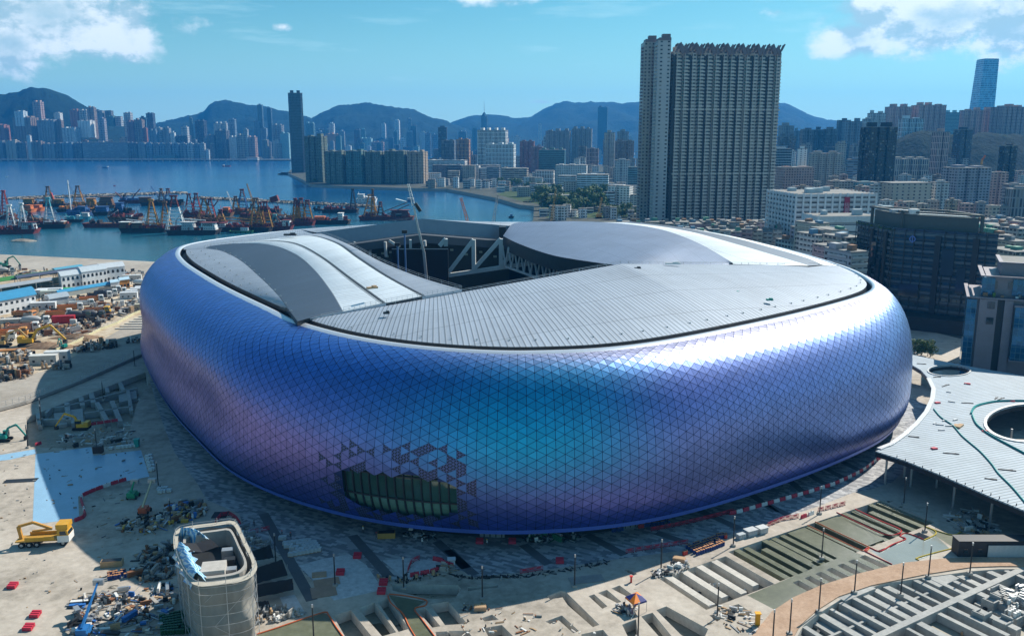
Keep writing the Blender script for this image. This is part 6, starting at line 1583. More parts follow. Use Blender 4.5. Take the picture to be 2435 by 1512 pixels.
# =====================  CANOPY  =====================
zc=8.6
z6=lambda x,y:(1933.3+x*.2867,766.7+y*.2867)
co_=G2([(2082,1072),(2108,1062),(2140,1043),(2170,1018),(2195,990),(2213,960),(2220,930),(2211,903),(2190,880),(2160,862),(2125,850),(2100,832),(2168,843),(2230,856),(2300,870),(2380,884),(2470,900),(2760,950),(2760,1340),(2435,1213),(2350,1178),(2240,1130),(2150,1094)],zc)
ell=lambda cx,cy,rx,ry,n=36:G2([(cx+rx*math.cos(2*math.pi*k/n),cy+ry*math.sin(2*math.pi*k/n)) for k in range(n)],zc)
h1=ell(2257,882,49,12.5);h2=ell(2455,1006,109,44)
cano=thing('canopy','wide white ribbed canopy roof with two round openings, right of the stadium','canopy')
mCan,t,b=mat('canopy_sheet');co=N(t,'ShaderNodeTexCoord').outputs['Object'];rt=N(t,'ShaderNodeMapping',{0:co});rt.inputs['Rotation'].default_value=(0,0,R(-22))
yv=SEP(t,rt.outputs[0])[1];fr=M(t,'ABSOLUTE',M(t,'SUBTRACT',M(t,'FRACT',M(t,'DIVIDE',yv,1.25)),.5));ln=MR(t,fr,.22,.05)
ns=NOISE(t,co,.12,6,.6);c=N(t,'ShaderNodeHueSaturation',{'Value':M(t,'ADD',M(t,'ADD',M(t,'MULTIPLY',ns,.55),M(t,'MULTIPLY',NOISE(t,rt.outputs[0],.9,5,.75),.35)),.5),'Color':(.36,.43,.49,1)}).outputs[0]
t.links.new(MIX(t,M(t,'MULTIPLY',ln,.8),c,(.11,.15,.18)),b.inputs['Base Color']);b.inputs['Roughness'].default_value=.6;b.inputs['Specular IOR Level'].default_value=.25
t.links.new(N(t,'ShaderNodeBump',{'Height':M(t,'SUBTRACT',1.,ln),'Strength':.6,'Distance':.08}).outputs[0],b.inputs['Normal'])
slab('roof_deck',co_,[h1,h2],zc,zc-.35,mCan,cano,None,mCan)
slab('underside',co_,[h1,h2],zc-.36,zc-1.5,mDark,cano,None,mDark)
for hh__ in (h1,h2):
    mb=MB();P_=[Vector((*p,0)) for p in hh__];c_=sum(P_,Vector())/len(P_)
    mb.grid([[c_+(p-c_)*1.0+Vector((0,0,zc+.02)) for p in P_],[c_+(p-c_)*1.0+Vector((0,0,zc+.3)) for p in P_],[c_+(p-c_)*1.07+Vector((0,0,zc+.3)) for p in P_],[c_+(p-c_)*1.07+Vector((0,0,zc+.02)) for p in P_]],0,True);mb.build('opening_kerb',mSteel,cano)
mb=MB();L=[Vector((*p,zc+.05)) for p in G2([(2090,1068),(2120,1056),(2150,1035),(2180,1008),(2203,980),(2217,950),(2220,925),(2208,900)],zc)]
for a,b_ in zip(L,L[1:]): mb.bar(a,b_,1.3,.5)
mb.build('edge_gutter',mSteel,cano)
col_=[z_ for z_ in z5([(1095,443),(1273,462),(1228,400),(1455,470),(1570,615),(1830,735),(1385,330)],0)]+[tuple(g(2440,1300,0)[:2]),(tuple(g(2400,1075,0)[:2])),(tuple(g(2365,1090,0)[:2]))]
for x,y in col_:
    mb=MB();mb.cyl((x,y,0),(x,y,zc-1.5),.3,8);mb.build('column',mSteel,cano)
mb=MB()
for k in range(16):
    a=z6(690,1130);b_=z6(1749,1560);f=k/15;p=g(a[0]+(b_[0]-a[0])*f,a[1]+(b_[1]-a[1])*f,zc-.6);mb.bar(p+Vector((0,-.3,-.5)),p+Vector((0,-.3,1.1)),.16)
mb.build('edge_posts',mDark,cano)
def hose(label,pts,r,m_,z,name='hose',cat='hose',closed=False):
    P_=cr_closed([g(x,y,z)+Vector((0,0,r)) for x,y in pts],len(pts)*5,False);mb=MB()
    for a,b_ in zip(P_,P_[1:]): mb.cyl(a,b_,r,5)
    o=mb.build(name,m_);tag(o,label,cat);return o
mTeal=plain('teal_hose',(.01,.26,.25),.6)
hose('long teal hose snaking down the middle of the white canopy',[z6(*p) for p in [(1000,720),(1060,790),(1160,860),(1240,950),(1370,1060),(1430,1120),(1490,1190),(1540,1260),(1650,1370),(1760,1500)]],.22,mTeal,zc)
hose('teal netting rolled along the left rim of the big canopy opening',[z6(*p) for p in [(1310,760),(1350,700),(1480,665),(1600,655),(1760,655)]],.32,mTeal,zc,'netting_roll','net')
hose('teal netting below the big canopy opening, towards the right edge',[z6(*p) for p in [(1320,770),(1350,840),(1400,890),(1480,945),(1600,1010),(1760,1095)]],.3,mTeal,zc,'netting_roll','net')
def flat_items(pts,m_,nm,lab,cat,d,zz,seed=0,grp=None):
    r=random.Random(seed)
    for k,(x,y) in enumerate(pts):
        p=g(x,y,zz);mb=MB();mb.box((0,0,0),(d[0]*r.uniform(.7,1.3),d[1],d[2]));mb.box((0,d[1]*.8,0),(d[0]*.8,d[1]*.8,d[2]*.8),.2);o=mb.build(nm,m_);o.location=(p.x,p.y,zz+.01);o.rotation_euler=(0,0,r.uniform(-.6,.9));tag(o,lab+(f', {ordn[k]} from the left' if len(pts)>1 else ''),cat,grp)
flat_items(sorted(z6(*p) for p in [(1010,840),(1050,850),(1090,815),(1130,860),(1180,810),(1065,895),(1270,590-80),(1150,660),(1125,580)]),mSteel,'steel_profile','short steel profile lying on the white canopy','steel profile',(1.8,.35,.3),zc,1,'steel profiles lying on the canopy')
flat_items([z6(1215,865)],plain('timber'),'timber_pile','untidy timber pile on the white canopy between the openings','timber',(3.,1.2,.5),zc,2)
flat_items(sorted(z6(*p) for p in [(1280,512),(1430,905),(1008,1050),(1035,670),(1650,655)]),plain('red_plastic',(.5,.03,.06),.5),'red_bundle','small red bundle on the white canopy','bundle',(1.8,.7,.4),zc,3,'red bundles on the canopy')
flat_items(sorted(z6(*p) for p in [(1280,670),(1520,630),(1560,635),(1100,525),(900,345),(1030,455),(1145,1088),(835,950),(1610,1225),(1475,1300)]),mDark,'dark_plank','dark plank lying on the white canopy','plank',(3.4,.3,.2),zc,4,'dark planks lying on the canopy')
# =====================  SMALL SITE OBJECTS  =====================
def Z3(x,y): return ((600+x*.45174)/1.5,(1700+y*.45174)/1.5)
def Z4(x,y): return ((1600+x*.45174)/1.5,(1700+y*.45174)/1.5)
def Z5(x,y): return ((2600+x*.50797)/1.5,(1500+y*.50797)/1.5)
def ZA(x,y): return (x*.26455,600+y*.26455)
def ZB(x,y): return (x*.36058,966.67+y*.36058)
# lamp posts
lp=thing('lamp_post','x','lamp post');mb=MB();mb.cyl((0,0,0),(0,0,6.6),.15,8,.12);mb.build('pole',mDark,lp);mb=MB();mb.box((0,0,0),(.9,.9,.5));mb.build('footing',mConc,lp);mb=MB();mb.cyl((0,0,6.6),(0,0,7.2),.17,8,.17);mb.build('lamp_head',mSteel,lp)
lpp=[(Z5(636,655),'between the red-white barriers and the planters'),(Z5(30,880),'left of the drum stack'),(Z5(1227,590),'beside the canopy\'s shaded corner'),(Z5(650,970),'standing in the middle of the planter beams'),(Z5(1375,780),'by the yellow-edged pool corner'),(Z5(1400,1100),'on the near kerb of the terracotta path, third from right'),(Z5(1690,1078),'on the near kerb of the terracotta path, rightmost'),(Z5(1205,1228),'on the concrete pad below the terracotta path'),(Z5(880,1210),'on the near kerb below the path, over the ladder'),(Z5(630,1345),'on the near kerb where the path turns down'),(Z5(425,1500),'on the near kerb at the bottom edge'),(Z5(305,1580),'cut by the bottom edge left of the path'),
(Z4(267,965),'on the pale screed left of the sunlit pits'),(Z4(995,870),'on the pale screed beside the steel plate'),(Z4(1677,742),'by the junk at the corner of the white planters'),(Z4(2120,1112),'among the square pits at the foot of the white planters'),(Z4(1495,1275),'in front of the orange canopy tent'),
(Z3(1318,862),'on the blue-shaded paving, right of the pallets'),(Z3(1860,887),'at the corner of the paving near the red ring of barriers'),(Z3(1150,1290),'in the flooded screed at the bottom, left of centre'),(Z3(850,690),'behind the black shade nets'),(Z3(25,392),'by the debris heap left of the wrapped tower'),
(ZB(1045,530),'by the orange boom lift'),(ZB(275,130),'in the shaded foundations, by the left yellow excavator boom'),(ZB(185,272),'left edge of the shaded foundations'),(ZB(640,300),'beside the yellow excavator in the shade'),(ZA(1212,1025),'nearest the stadium in the shaded trench'),(ZA(930,1330),'in the middle of the shaded trench beams'),(ZA(372,1500),'left end of the shaded trench beams')]
for k,((x,y),w_) in enumerate(lpp):
    p=g(x,y,0);o=lp if k==0 else dup(lp);o.location=p;o['label']='slim dark lamp post '+w_;o['group']='slim dark lamp posts around the stadium'
# water filled barriers and fence barriers
def proto(name,cat,build):
    t_=thing(name,'x',cat);build(t_);return t_
mRedP=plain('red_plastic');mWhP=plain('white_plastic',(.68,.68,.66),.5,0,.15,.5)
def wb(m_):
    def f(t_):
        mb=MB();rows_=[[(-.95,-.28,0),(.95,-.28,0),(.95,.28,0),(-.95,.28,0)],[(-.95,-.28,.25),(.95,-.28,.25),(.95,.28,.25),(-.95,.28,.25)],[(-.93,-.12,.9),(.93,-.12,.9),(.93,.12,.9),(-.93,.12,.9)]]
        mb.grid(rows_,0,True);mb.face([(-.93,-.12,.9),(.93,-.12,.9),(.93,.12,.9),(-.93,.12,.9)]);mb.build('shell',m_,t_);mb=MB();mb.cyl((0,0,.9),(0,0,1.),.12,6);mb.build('filler_cap',mDark,t_)
    return f
pr_r=proto('water_barrier','barrier',wb(mRedP));pr_w=proto('water_barrier','barrier',wb(mWhP))
def fb(t_):
    mb=MB()
    for z_ in (.15,1.0): mb.bar((-.95,0,z_),(.95,0,z_),.07)
    for k in range(9): mb.bar((-.95+k*.2375,0,.1),(-.95+k*.2375,0,1.05),.06)
    mb.build('frame',mRedP,t_);mb=MB();mb.box((0,0,.55),(1.,.05,.3));mb.build('board',mRedP,t_)
    mb=MB()
    for x in (-.8,.8): mb.box((x,0,0),(.12,.6,.08))
    mb.build('feet',mRub,t_)
pr_f=proto('pedestrian_barrier','barrier',fb)
used_={}
def place(pr,p,rz,label,group,z=0):
    if pr.name not in used_: used_[pr.name]=1;o=pr
    else: o=dup(pr)
    o.location=(p[0],p[1],z);o.rotation_euler=(0,0,rz);o['label']=label
    if group:o['group']=group
    return o
def line(pts,step,kinds,lab,grp,z=0.01,conv=None):
    P_=[g(x,y,z) for x,y in pts];L=sum((b_-a).length for a,b_ in zip(P_,P_[1:]));n=max(2,int(L/step)+1);Q=resample(P_,n)
    for k in range(n-1):
        d=Q[k+1]-Q[k];m_=(Q[k]+Q[k+1])/2;kd=kinds[k%len(kinds)]
        pr={'r':pr_r,'w':pr_w,'f':pr_f}[kd];place(pr,m_,math.atan2(d.y,d.x),{'r':'red water-filled barrier ','w':'white water-filled barrier ','f':'red openwork fence barrier '}[kd]+lab,grp,z)
line([Z5(*p) for p in [(0,660),(70,645),(330,572),(550,510),(740,450),(870,390),(950,348),(1030,282),(1110,247)]],2.05,'rw','in the long curving chain along the stadium plaza','chain of red and white barriers along the plaza')
line([Z4(*p) for p in [(1595,430),(1800,390),(2000,345),(2250,280)]],2.,'f','in the long row under the stadium lip, right of centre','fence row under the stadium lip')
line([Z4(*p) for p in [(1395,605),(1600,570),(1895,525)]],2.,'f','in the row along the paving edge left of the drums','fence row by the drums')
line([Z4(*p) for p in [(570,765),(740,735)]],1.6,'f','lying along the edge of the paving near the centre','fence barriers at the paving edge')
line([Z3(*p) for p in [(1890,760),(1920,680),(1990,650)]],2.,'f','on the left side of the ring on the blue paving','ring of red barriers on the paving')
line([Z3(*p) for p in [(2090,655),(2170,670),(2200,705),(2250,710)]],2.,'r','on the right side of the ring on the blue paving','ring of red barriers on the paving')
line([Z3(*p) for p in [(1905,790),(1960,780),(2090,755),(2210,715)]],2.,'r','along the near side of the ring on the blue paving','ring of red barriers on the paving')
line([Z3(*p) for p in [(370,370),(420,310),(480,300),(540,335),(575,390)]],2.,'f','in the small ring behind the wrapped tower','small ring of fences behind the wrapped tower')
line([Z3(*p) for p in [(635,455),(720,435),(810,415)]],2.,'f','in the short row right of the wrapped tower','short fence row by the wrapped tower')
line([ZB(*p) for p in [(490,760),(565,730),(550,660),(530,600),(600,565),(720,520),(835,485)]],2.05,'rrrw','round the lower edge of the blue membrane','barriers round the blue membrane')
line([ZB(*p) for p in [(590,125),(680,110),(780,95)]],2.,'r','beside the shaded yellow excavator','barriers by the shaded excavator')
line([ZB(*p) for p in [(215,265),(290,240)]],2.,'r','above the top left corner of the blue membrane','barriers above the membrane')
line([Z5(*p) for p in [(500,690),(600,650)]],2.,'rw','in the short pair on the planter kerb','pair of barriers on the planter kerb')
line([Z5(*p) for p in [(270,745),(370,700),(490,680)]],2.,'f','on the planter kerb right of the metal crates','fence row on the planter kerb')
line([Z5(*p) for p in [(620,640),(820,590)]],2.,'f','at the top edge of the flooded planters','fence row at the planters top')
for k,(x,y) in enumerate([Z3(1360,765),Z3(1700,845),Z3(1685,915),Z3(1495,635),Z4(878,675),Z4(245,520),Z4(503,520),Z4(860,485),ZB(85,1190),ZB(190,1465),ZB(235,1380)]):
    w_=['on the blue paving by the lamp post','at the right tip of the blue paving, upper one','at the right tip of the blue paving, lower one','on the shaded paving left of the ring','on the shaded paving right of centre','by the stadium wall beside a worker','by the stadium wall right of the worker','against the stadium wall, widest one','alone on the bare ground at the left edge','at the bottom left corner, standing','at the bottom left, lying crate-like'][k]
    t_=thing('red_barrier_pile','red plastic barrier pile '+w_,'barrier',(*g(x,y,0)[:2],.01));r=random.Random(k)
    for j in range(3):
        mb=MB();mb.box((0,(j-1)*.55,0.02+.1*j),(1.7,.45,.7));mb.build('barrier',mRedP,t_)
# drums
def drum(t_,c,cl_):
    mb=MB();mb.cyl((0,0,0),(0,0,.9),.3,10);mb.build('body',mPaint,t_,color=c);mb=MB();mb.cyl((0,0,.9),(0,0,.93),.29,10);mb.build('lid',mPaint,t_,color=cl_)
dr1=proto('drum','drum',lambda t_:drum(t_,(.02,.05,.2),(.45,.22,.09)));dr2=proto('drum','drum',lambda t_:drum(t_,(.45,.04,.03),(.4,.2,.1)));dr3=proto('drum','drum',lambda t_:drum(t_,(.01,.07,.025),(.015,.1,.04)))
def field(pr,quad,nu,nv,label,group,seed=0,skip=.08,jit=.08,z=0.01):
    q=[g(x,y,0) for x,y in quad];r=random.Random(seed)
    for i in range(nu):
        for j in range(nv):
            if r.random()<skip: continue
            u,v_=(i+.5)/nu,(j+.5)/nv;p=q[0].lerp(q[1],u).lerp(q[3].lerp(q[2],u),v_)
            place(pr,(p.x+r.uniform(-jit,jit),p.y+r.uniform(-jit,jit)),r.uniform(-.1,.1),label,group,z)
field(dr1,[Z4(1860,560),Z4(2100,485),Z4(2190,545),Z4(1960,630)],13,5,'dark blue drum with orange-brown lid in the big drum stack on the plaza edge','drums stacked on the plaza edge')
field(dr1,[Z4(2105,470),Z4(2170,460),Z4(2185,490),Z4(2120,500)],4,2,'dark blue drum in the small cluster behind the big drum stack','small drum cluster')
field(dr2,[Z4(1845,610),Z4(1885,600),Z4(1890,620),Z4(1850,630)],3,1,'red drum at the left end of the big drum stack','red drums',1,0)
field(dr2,[Z4(2175,470),Z4(2195,465),Z4(2200,490),Z4(2180,495)],2,2,'red drum at the right end of the small drum cluster','red drums at the right',1,0)
field(dr1,[Z4(1285,425),Z4(1375,405),Z4(1380,425),Z4(1290,440)],6,2,'dark blue drum against the stadium wall under the lip','drums under the lip',2)
field(dr1,[Z4(1520,375),Z4(1740,345),Z4(1750,375),Z4(1550,400)],10,2,'dark blue drum in the shaded row left of the fence row','shaded drum row',3,.2)
field(dr2,[Z4(1500,400),Z4(1540,392),Z4(1542,405),Z4(1502,410)],3,1,'red drum at the left end of the shaded drum row','red drums in shade',4,0)
field(dr1,[ZB(705,1110),ZB(830,1085),ZB(835,1130),ZB(710,1150)],7,3,'blue drum with orange lid, left of the wrapped tower','drums left of the wrapped tower',5,.1)
field(dr3,[ZB(1050,1395),ZB(1240,1350),ZB(1260,1500),ZB(1060,1512)],10,8,'dark green drum in the crowd at the foot of the wrapped tower','green drums by the wrapped tower',6,.05,.05)
# pallets with wrapped blocks
def pal(t_):
    mb=MB();mb.box((0,0,0),(1.2,1.,.14));mb.build('pallet',plain('timber'),t_);mb=MB()
    for i in range(2):
        for j in range(2): mb.box((-.3+i*.6,-.24+j*.48,.14),(.56,.45,.75))
    mb.build('wrapped_blocks',plain('shrink_wrap',(.55,.60,.62),.35),t_)
pp=proto('pallet','pallet',pal)
field(pp,[Z3(905,530),Z3(1150,505),Z3(1210,590),Z3(960,640)],8,5,'pallet of white-wrapped paving blocks in the block stack on the plaza','pallets of paving blocks',1,.12,.05)
field(pp,[ZB(1040,545),ZB(1120,535),ZB(1130,570),ZB(1050,580)],4,2,'pallet of pale blocks right of the orange boom lift','pallets by the boom lift',2,.1)
field(pp,[ZB(960,330),ZB(1000,320),ZB(1020,430),ZB(985,440)],2,5,'pallet of bricks along the right edge of the blue membrane','pallets at the membrane edge',3,.1)
field(pp,[Z3(885,490),Z3(920,485),Z3(925,500),Z3(890,505)],2,1,'pallet with a worker beside it, at the stripe in the paving','pallets at the stripe',4,0)
field(pp,[ZB(720,275),ZB(920,250),ZB(920,270),ZB(720,295)],8,1,'pallet of grey sacks along the top edge of the blue membrane','pallets above the membrane',6,.1)
# junk: nobody could count it
def debris(poly,n,seed,cols,smin=.2,smax=1.1,z=0.01,hgt=.5):
    q=[g(x,y,z) for x,y in poly];r=random.Random(seed);mb=MB();pl=[(p.x,p.y) for p in q];xs_=[p[0] for p in pl];ys_=[p[1] for p in pl];k=0;it=0
    while k<n and it<n*20:
        it+=1;p=(r.uniform(min(xs_),max(xs_)),r.uniform(min(ys_),max(ys_)))
        if not inside(p,pl): continue
        s=r.uniform(smin,smax);l_=r.choice((1,1,2.,3.2));a_=seed*.7+(mn.noise(Vector((p[0]*.15,p[1]*.15,seed)))*2.2)+r.choice((0,0,1.57))+r.uniform(-.12,.12);zz=z+r.uniform(-.02,hgt*.5)
        if r.random()<.28: L_=s*r.uniform(3,6);c_=Vector((p[0],p[1],zz));d_=Vector((math.cos(a_),math.sin(a_),r.uniform(-.02,.05)))*L_/2;[mb.bar(c_-d_+Vector((0,.16*q,0)),c_+d_+Vector((0,.16*q,0)),.1,None,r.randrange(len(cols))) for q in range(3)]
        else:
            mi_=r.randrange(len(cols));h_=r.uniform(.05,hgt)
            for q in range(r.choice((1,1,2,3))): mb.box((p[0]+r.uniform(-.06,.06),p[1]+q*.02,zz+q*h_),(s*l_,s*r.uniform(.4,.9),h_*.92),a_+r.uniform(-.05,.05),mi_)
        k+=1
    o=mb.build('debris',cols);o['kind']='stuff';return o
mBl=plain('blue_plastic',(.03,.15,.45),.5);mYel=plain('yellow_paint',(.55,.33,.04),.5);mTim=plain('timber');mGrn=plain('green_paint',(.03,.16,.08),.6);mBlk=plain('black_sheet',(.015,.016,.02),.8)
mRst=plain('rust',(.22,.10,.05),.9);mGr9=plain('grey_sheet',(.22,.23,.24),.7);C1=[mTim,mWhP,mDark,mConc,mDark,mRst,mSteel,mGr9,mGr9,mBl,mTim,mYel]
debris([Z3(a,b_) for a,b_ in [(0,200),(250,200),(330,300),(100,360),(0,330)]],150,1,C1)
debris([ZB(a,b_) for a,b_ in [(790,770),(1000,720),(1200,660),(1380,660),(1300,740),(1000,830),(800,840)]],230,2,C1)
debris([ZB(a,b_) for a,b_ in [(950,930),(1160,900),(1160,1130),(900,1180),(860,1090)]],170,3,[mSteel,mDark,mTim,mConc,mRst,mGr9,mDark])
debris([ZB(a,b_) for a,b_ in [(500,1260),(900,1200),(1150,1180),(1180,1390),(1000,1512),(450,1512)]],330,4,[mWhP,mSteel,mDark,mConc,mSteel,mGr9,mTim,mDark,mRst,mBl],.25,1.1)
debris([ZB(a,b_) for a,b_ in [(380,215),(620,150),(880,160),(900,240),(600,270),(400,270)]],120,5,[mSteel,mDark,mTim,mConc,mWhP])
debris([Z3(a,b_) for a,b_ in [(430,350),(620,400),(830,560),(640,580),(500,450)]],110,6,[mWhP,mSteel,mGr9,mConc,mGr9])
debris([Z3(a,b_) for a,b_ in [(690,1010),(1000,1070),(1080,1080),(830,1150),(700,1170)]],160,7,[mWhP,mConc,mGr9,mTim,mWhP,mConc,mConc],.2,.7)
debris([Z4(a,b_) for a,b_ in [(590,470),(800,450),(1040,460),(1040,500),(700,515),(590,510)]],120,8,[mDark,mSteel,mWhP,mGrn,mDark],.2,.9)
debris([Z3(a,b_) for a,b_ in [(1850,430),(2100,470),(2090,500),(1880,470)]],50,9,[mDark,mSteel,mWhP])
debris([Z4(a,b_) for a,b_ in [(1610,740),(1900,690),(1880,740),(1640,800)]],80,10,[mSteel,mDark,mWhP,mConc],.2,.8)
debris([Z5(a,b_) for a,b_ in [(1500,650),(1750,620),(1900,780),(1700,820)]],90,11,[mSteel,mDark,mWhP,mConc,mTim],.3,1.2)
debris([Z5(a,b_) for a,b_ in [(1950,1200),(2071,1180),(2071,1300),(1960,1330)]],60,12,[mSteel,mWhP,mConc],.3,1.)
debris([Z3(a,b_) for a,b_ in [(1640,790),(1900,820),(2230,700),(2300,740),(1900,850),(1650,810)]],90,13,[mDark,mConc,mTim],.15,.5)
debris([Z4(a,b_) for a,b_ in [(0,770),(150,790),(700,770),(1260,660),(1250,690),(600,800),(100,810)]],150,14,[mDark,mConc,mDark],.15,.5,.01,.2)
def debris_w(pl,n,seed,cols,z): 
    q=[pix((p[0],p[1],z)) for p in pl];return debris(q,n,seed,cols,.2,.8,z,.4)
debris_w([L2(-8,28.5),L2(60,28.5),L2(60,39),L2(-8,39)],110,71,[mTim,mDark,mConc,mSteel,mRst],-2.15)
debris_w([L2(4,40),L2(40,40),L2(40,50),L2(4,50)],50,72,[mTim,mDark,mConc,mSteel,mRst],-2.15)
debris_w([L2(-21,2),L2(-3,2),L2(-3,15),L2(-21,15)],40,73,[mTim,mDark,mSteel,mWhP],-2.15)
debris([Z4(a,b_) for a,b_ in [(60,960),(700,1100),(1300,1250),(100,1250)]],60,74,[mTim,mDark,mConc,mRst,mWhP],.15,.5,.01,.2)
debris([Z4(a,b_) for a,b_ in [(1300,1020),(1500,1030),(1480,1110),(1320,1080)]],40,75,[mWhP,mDark,mSteel,mTim],.2,.7)
debris([Z4(a,b_) for a,b_ in [(2050,1000),(2435,1080),(2435,1250),(2200,1200)]],50,76,[mDark,mSteel,mWhP,mTim],.2,.6,.01,.25)
debris([ZB(a,b_) for a,b_ in [(0,250),(600,180),(950,180),(950,1000),(600,1250),(0,1400)]],150,77,[mDark,mConc,mTim,mGr9],.12,.45,.01,.15)
# flood hoses
mOrH=plain('orange_hose',(.6,.12,.03),.5);mYeH=plain('yellow_hose',(.55,.42,.05),.5);mRdH=plain('red_hose',(.55,.03,.03),.5)
hose('orange flood hose edging the flooded screed left of the long beams',[Z3(*p) for p in [(640,1262),(830,1203),(1215,1075),(1260,1085),(1320,1180),(1400,1290)]],.13,mOrH,0)
hose('orange-red flood hose between the two flooded fields at the bottom',[Z3(*p) for p in [(1735,938),(1760,1000),(1850,1080),(1900,1180),(1960,1280)]],.13,mOrH,0)
hose('orange hose round the small square pit, bottom centre-left',[Z3(*p) for p in [(2030,1020),(1945,1045),(1990,1110),(2110,1270)]],.13,mOrH,0)
hose('yellow and orange hose along the far edge of the flooded field',[Z3(*p) for p in [(1745,928),(1880,942),(2032,975),(2035,1015)]],.13,mOrH,0)
hose('orange hose pair edging the narrow flooded strip in the planters, left side',[Z5(*p) for p in [(552,737),(740,825),(940,915),(985,892)]],.13,mOrH,.0)
hose('orange hose along the right side of the narrow flooded strip in the planters',[Z5(*p) for p in [(605,712),(790,800),(985,890)]],.13,mOrH,.0)
hose('red hose round the pale flooded rectangle in the planters',[Z5(*p) for p in [(756,645),(930,730),(1112,805),(1212,772),(1050,700),(885,622)]],.13,mRdH,0)
hose('red hose winding along the screed between path and planters',[Z5(*p) for p in [(950,915),(985,892),(1060,918),(1150,870),(1242,832),(1200,812),(1250,792),(1365,835)]],.13,mRdH,0)
hose('red hose from the flooded strip down to the terracotta path',[Z5(*p) for p in [(955,918),(1050,965),(1145,1010)]],.13,mRdH,0)
hose('yellow hose along the edge of the greenish pool near the canopy',[Z5(*p) for p in [(1370,840),(1450,800),(1440,770),(1370,742),(1560,803),(1645,772)]],.13,mYeH,0)
hose('yellow-red hose above the right end of the terracotta path',[Z5(*p) for p in [(1335,980),(1315,968),(1440,930),(1560,900),(1830,830)]],.13,mYeH,0)
# generic boxes: containers, crates, skips
def boxthing(name,label,cat,px,py,d,col,rz=0,z=0,parts=(),m_=None):
    p=g(px,py,z);t_=thing(name,label,cat,(p.x,p.y+d[1]/2,z),R(rz));mb=MB();mb.box((0,0,.02),(d[0],d[1],d[2]));
    mb.build('shell',m_ or mPaint,t_,color=col)
    L,W,Hh=d
    if 'ribs' in parts:
        mb=MB();n=int(L/.6)
        for k in range(n):
            for s in (-1,1): mb.box((-L/2+L*(k+.5)/n,s*(W/2+.02),.15),(.22,.1,Hh-.3))
        mb.build('ribs',mPaint,t_,color=tuple(c*.9 for c in col))
    if 'win' in parts:
        n=max(1,int(L/3))
        for k in range(n):
            mb=MB();mb.box((-L/2+L*(k+.5)/n,-W/2-.04,1.),(.9,.08,.9));mb.build('window',mGlass,t_)
    if 'door' in parts:
        mb=MB();mb.box((L/2+.04,0,.1),(.08,W*.8,Hh*.85));mb.build('door',mPaint,t_,color=tuple(c*.8 for c in col))
    if 'roof' in parts:
        mb=MB();mb.box((0,0,Hh+.02),(L+.3,W+.3,.12));mb.build('roof',mPaint,t_,color=tuple(min(1,c*1.1) for c in col))
    if 'open' in parts:
        mb=MB();mb.box((0,0,Hh+.0),(L*.9,W*.85,.08));mb.build('load',mTim if 'timb' in parts else mDark,t_)
    return t_
boxthing('skip','yellow metal skip full of waste by the stadium wall','skip',*Z3(1720,490),(4,1.8,1.3),(.45,.26,.06),5,0,('open',))
boxthing('skip','tan open skip left of the wrapped tower','skip',*ZB(730,1060),(4.4,1.6,1.3),(.42,.28,.15),10,0,('open',))
boxthing('crate','open wooden crate of sand on the pale screed','crate',*Z4(248,1065),(2.4,1.7,.8),(.4,.25,.16),4,0,('open','timb'))
boxthing('crate','wooden box of rubble left of the drum stack','crate',*Z4(1825,675),(2.6,1.6,.7),(.42,.27,.17),-18,0,('open','timb'))
boxthing('metal_crate','silver metal crate on the planter kerb, left one of two','crate',*Z5(158,812),(2.7,1.7,1.3),(.42,.45,.47),28,0,('roof',))
boxthing('metal_crate','silver metal crate on the planter kerb, right one of two','crate',*Z5(238,795),(2.3,1.7,1.3),(.46,.49,.5),28,0,('roof',))
boxthing('wire_cage','wire mesh cage left of the silver crates','cage',*Z5(88,832),(2.,1.2,1.1),(.4,.45,.48),28,0,('ribs',))
boxthing('portable_toilet','teal portable toilet by the blue membrane','toilet',*ZB(898,268),(1.3,1.3,2.3),(.02,.3,.27),5,0,('roof','door'))
boxthing('dark_tank','dark open tank above the blue membrane','tank',*ZB(640,310),(2.6,1.8,2.),(.05,.03,.03),8,0,('open',))
boxthing('steel_plate','grey steel plate lying on the screed by the lamp post','steel plate',*Z4(1095,840),(7.2,3.,.12),(.30,.28,.26),12,0)
boxthing('black_mat','black mat sticking out left of the blue membrane','mat',*ZB(120,500),(8.2,2.6,.06),(.02,.02,.022),9,0)
boxthing('black_mat','black square board behind the wrapped tower','mat',*Z3(392,325),(3.6,3.6,.06),(.015,.016,.02),4,0)
boxthing('plywood_sheet','plywood sheets covering the paving, upper pile','plywood',*Z3(1240,860),(5.2,3.,.1),(.36,.25,.17),18,0)
boxthing('plywood_sheet','plywood sheets covering the paving, lower pile','plywood',*Z3(1210,950),(5.,4.4,.1),(.34,.24,.17),18,0)
boxthing('plywood_sheet','small plywood pile above the other two on the paving','plywood',*Z3(1185,795),(3.,2.,.3),(.40,.29,.19),12,0)
boxthing('water_tank','white square water tank by the ring of red barriers','water tank',*Z3(2235,695),(1.5,1.2,1.1),(.6,.64,.66),5,0,('roof',))
boxthing('fire_hydrant_box','small red standpipe on the pale screed','standpipe',*Z4(1442,835),(.35,.35,1.3),(.55,.03,.03),0,0,('roof',))
boxthing('yellow_cabinet','bright yellow cabinet at the foot of the terracotta path','cabinet',*Z5(203,1440),(.8,.7,2.4),(.7,.33,.01),0,0,('roof',))
boxthing('dark_cabin','long dark cabin with white doors at the right edge, behind the path','cabin',*Z5(1960,955),(22,3,3.6),(.03,.03,.035),0,0,('win','roof'))
for k in range(4): boxthing('cabin_door',f'white sliding door panel of the dark cabin, {ordn[k]} from the left','door',*Z5(1850+k*70,960),(2.2,.12,2.8),(.5,.52,.54),0,0)
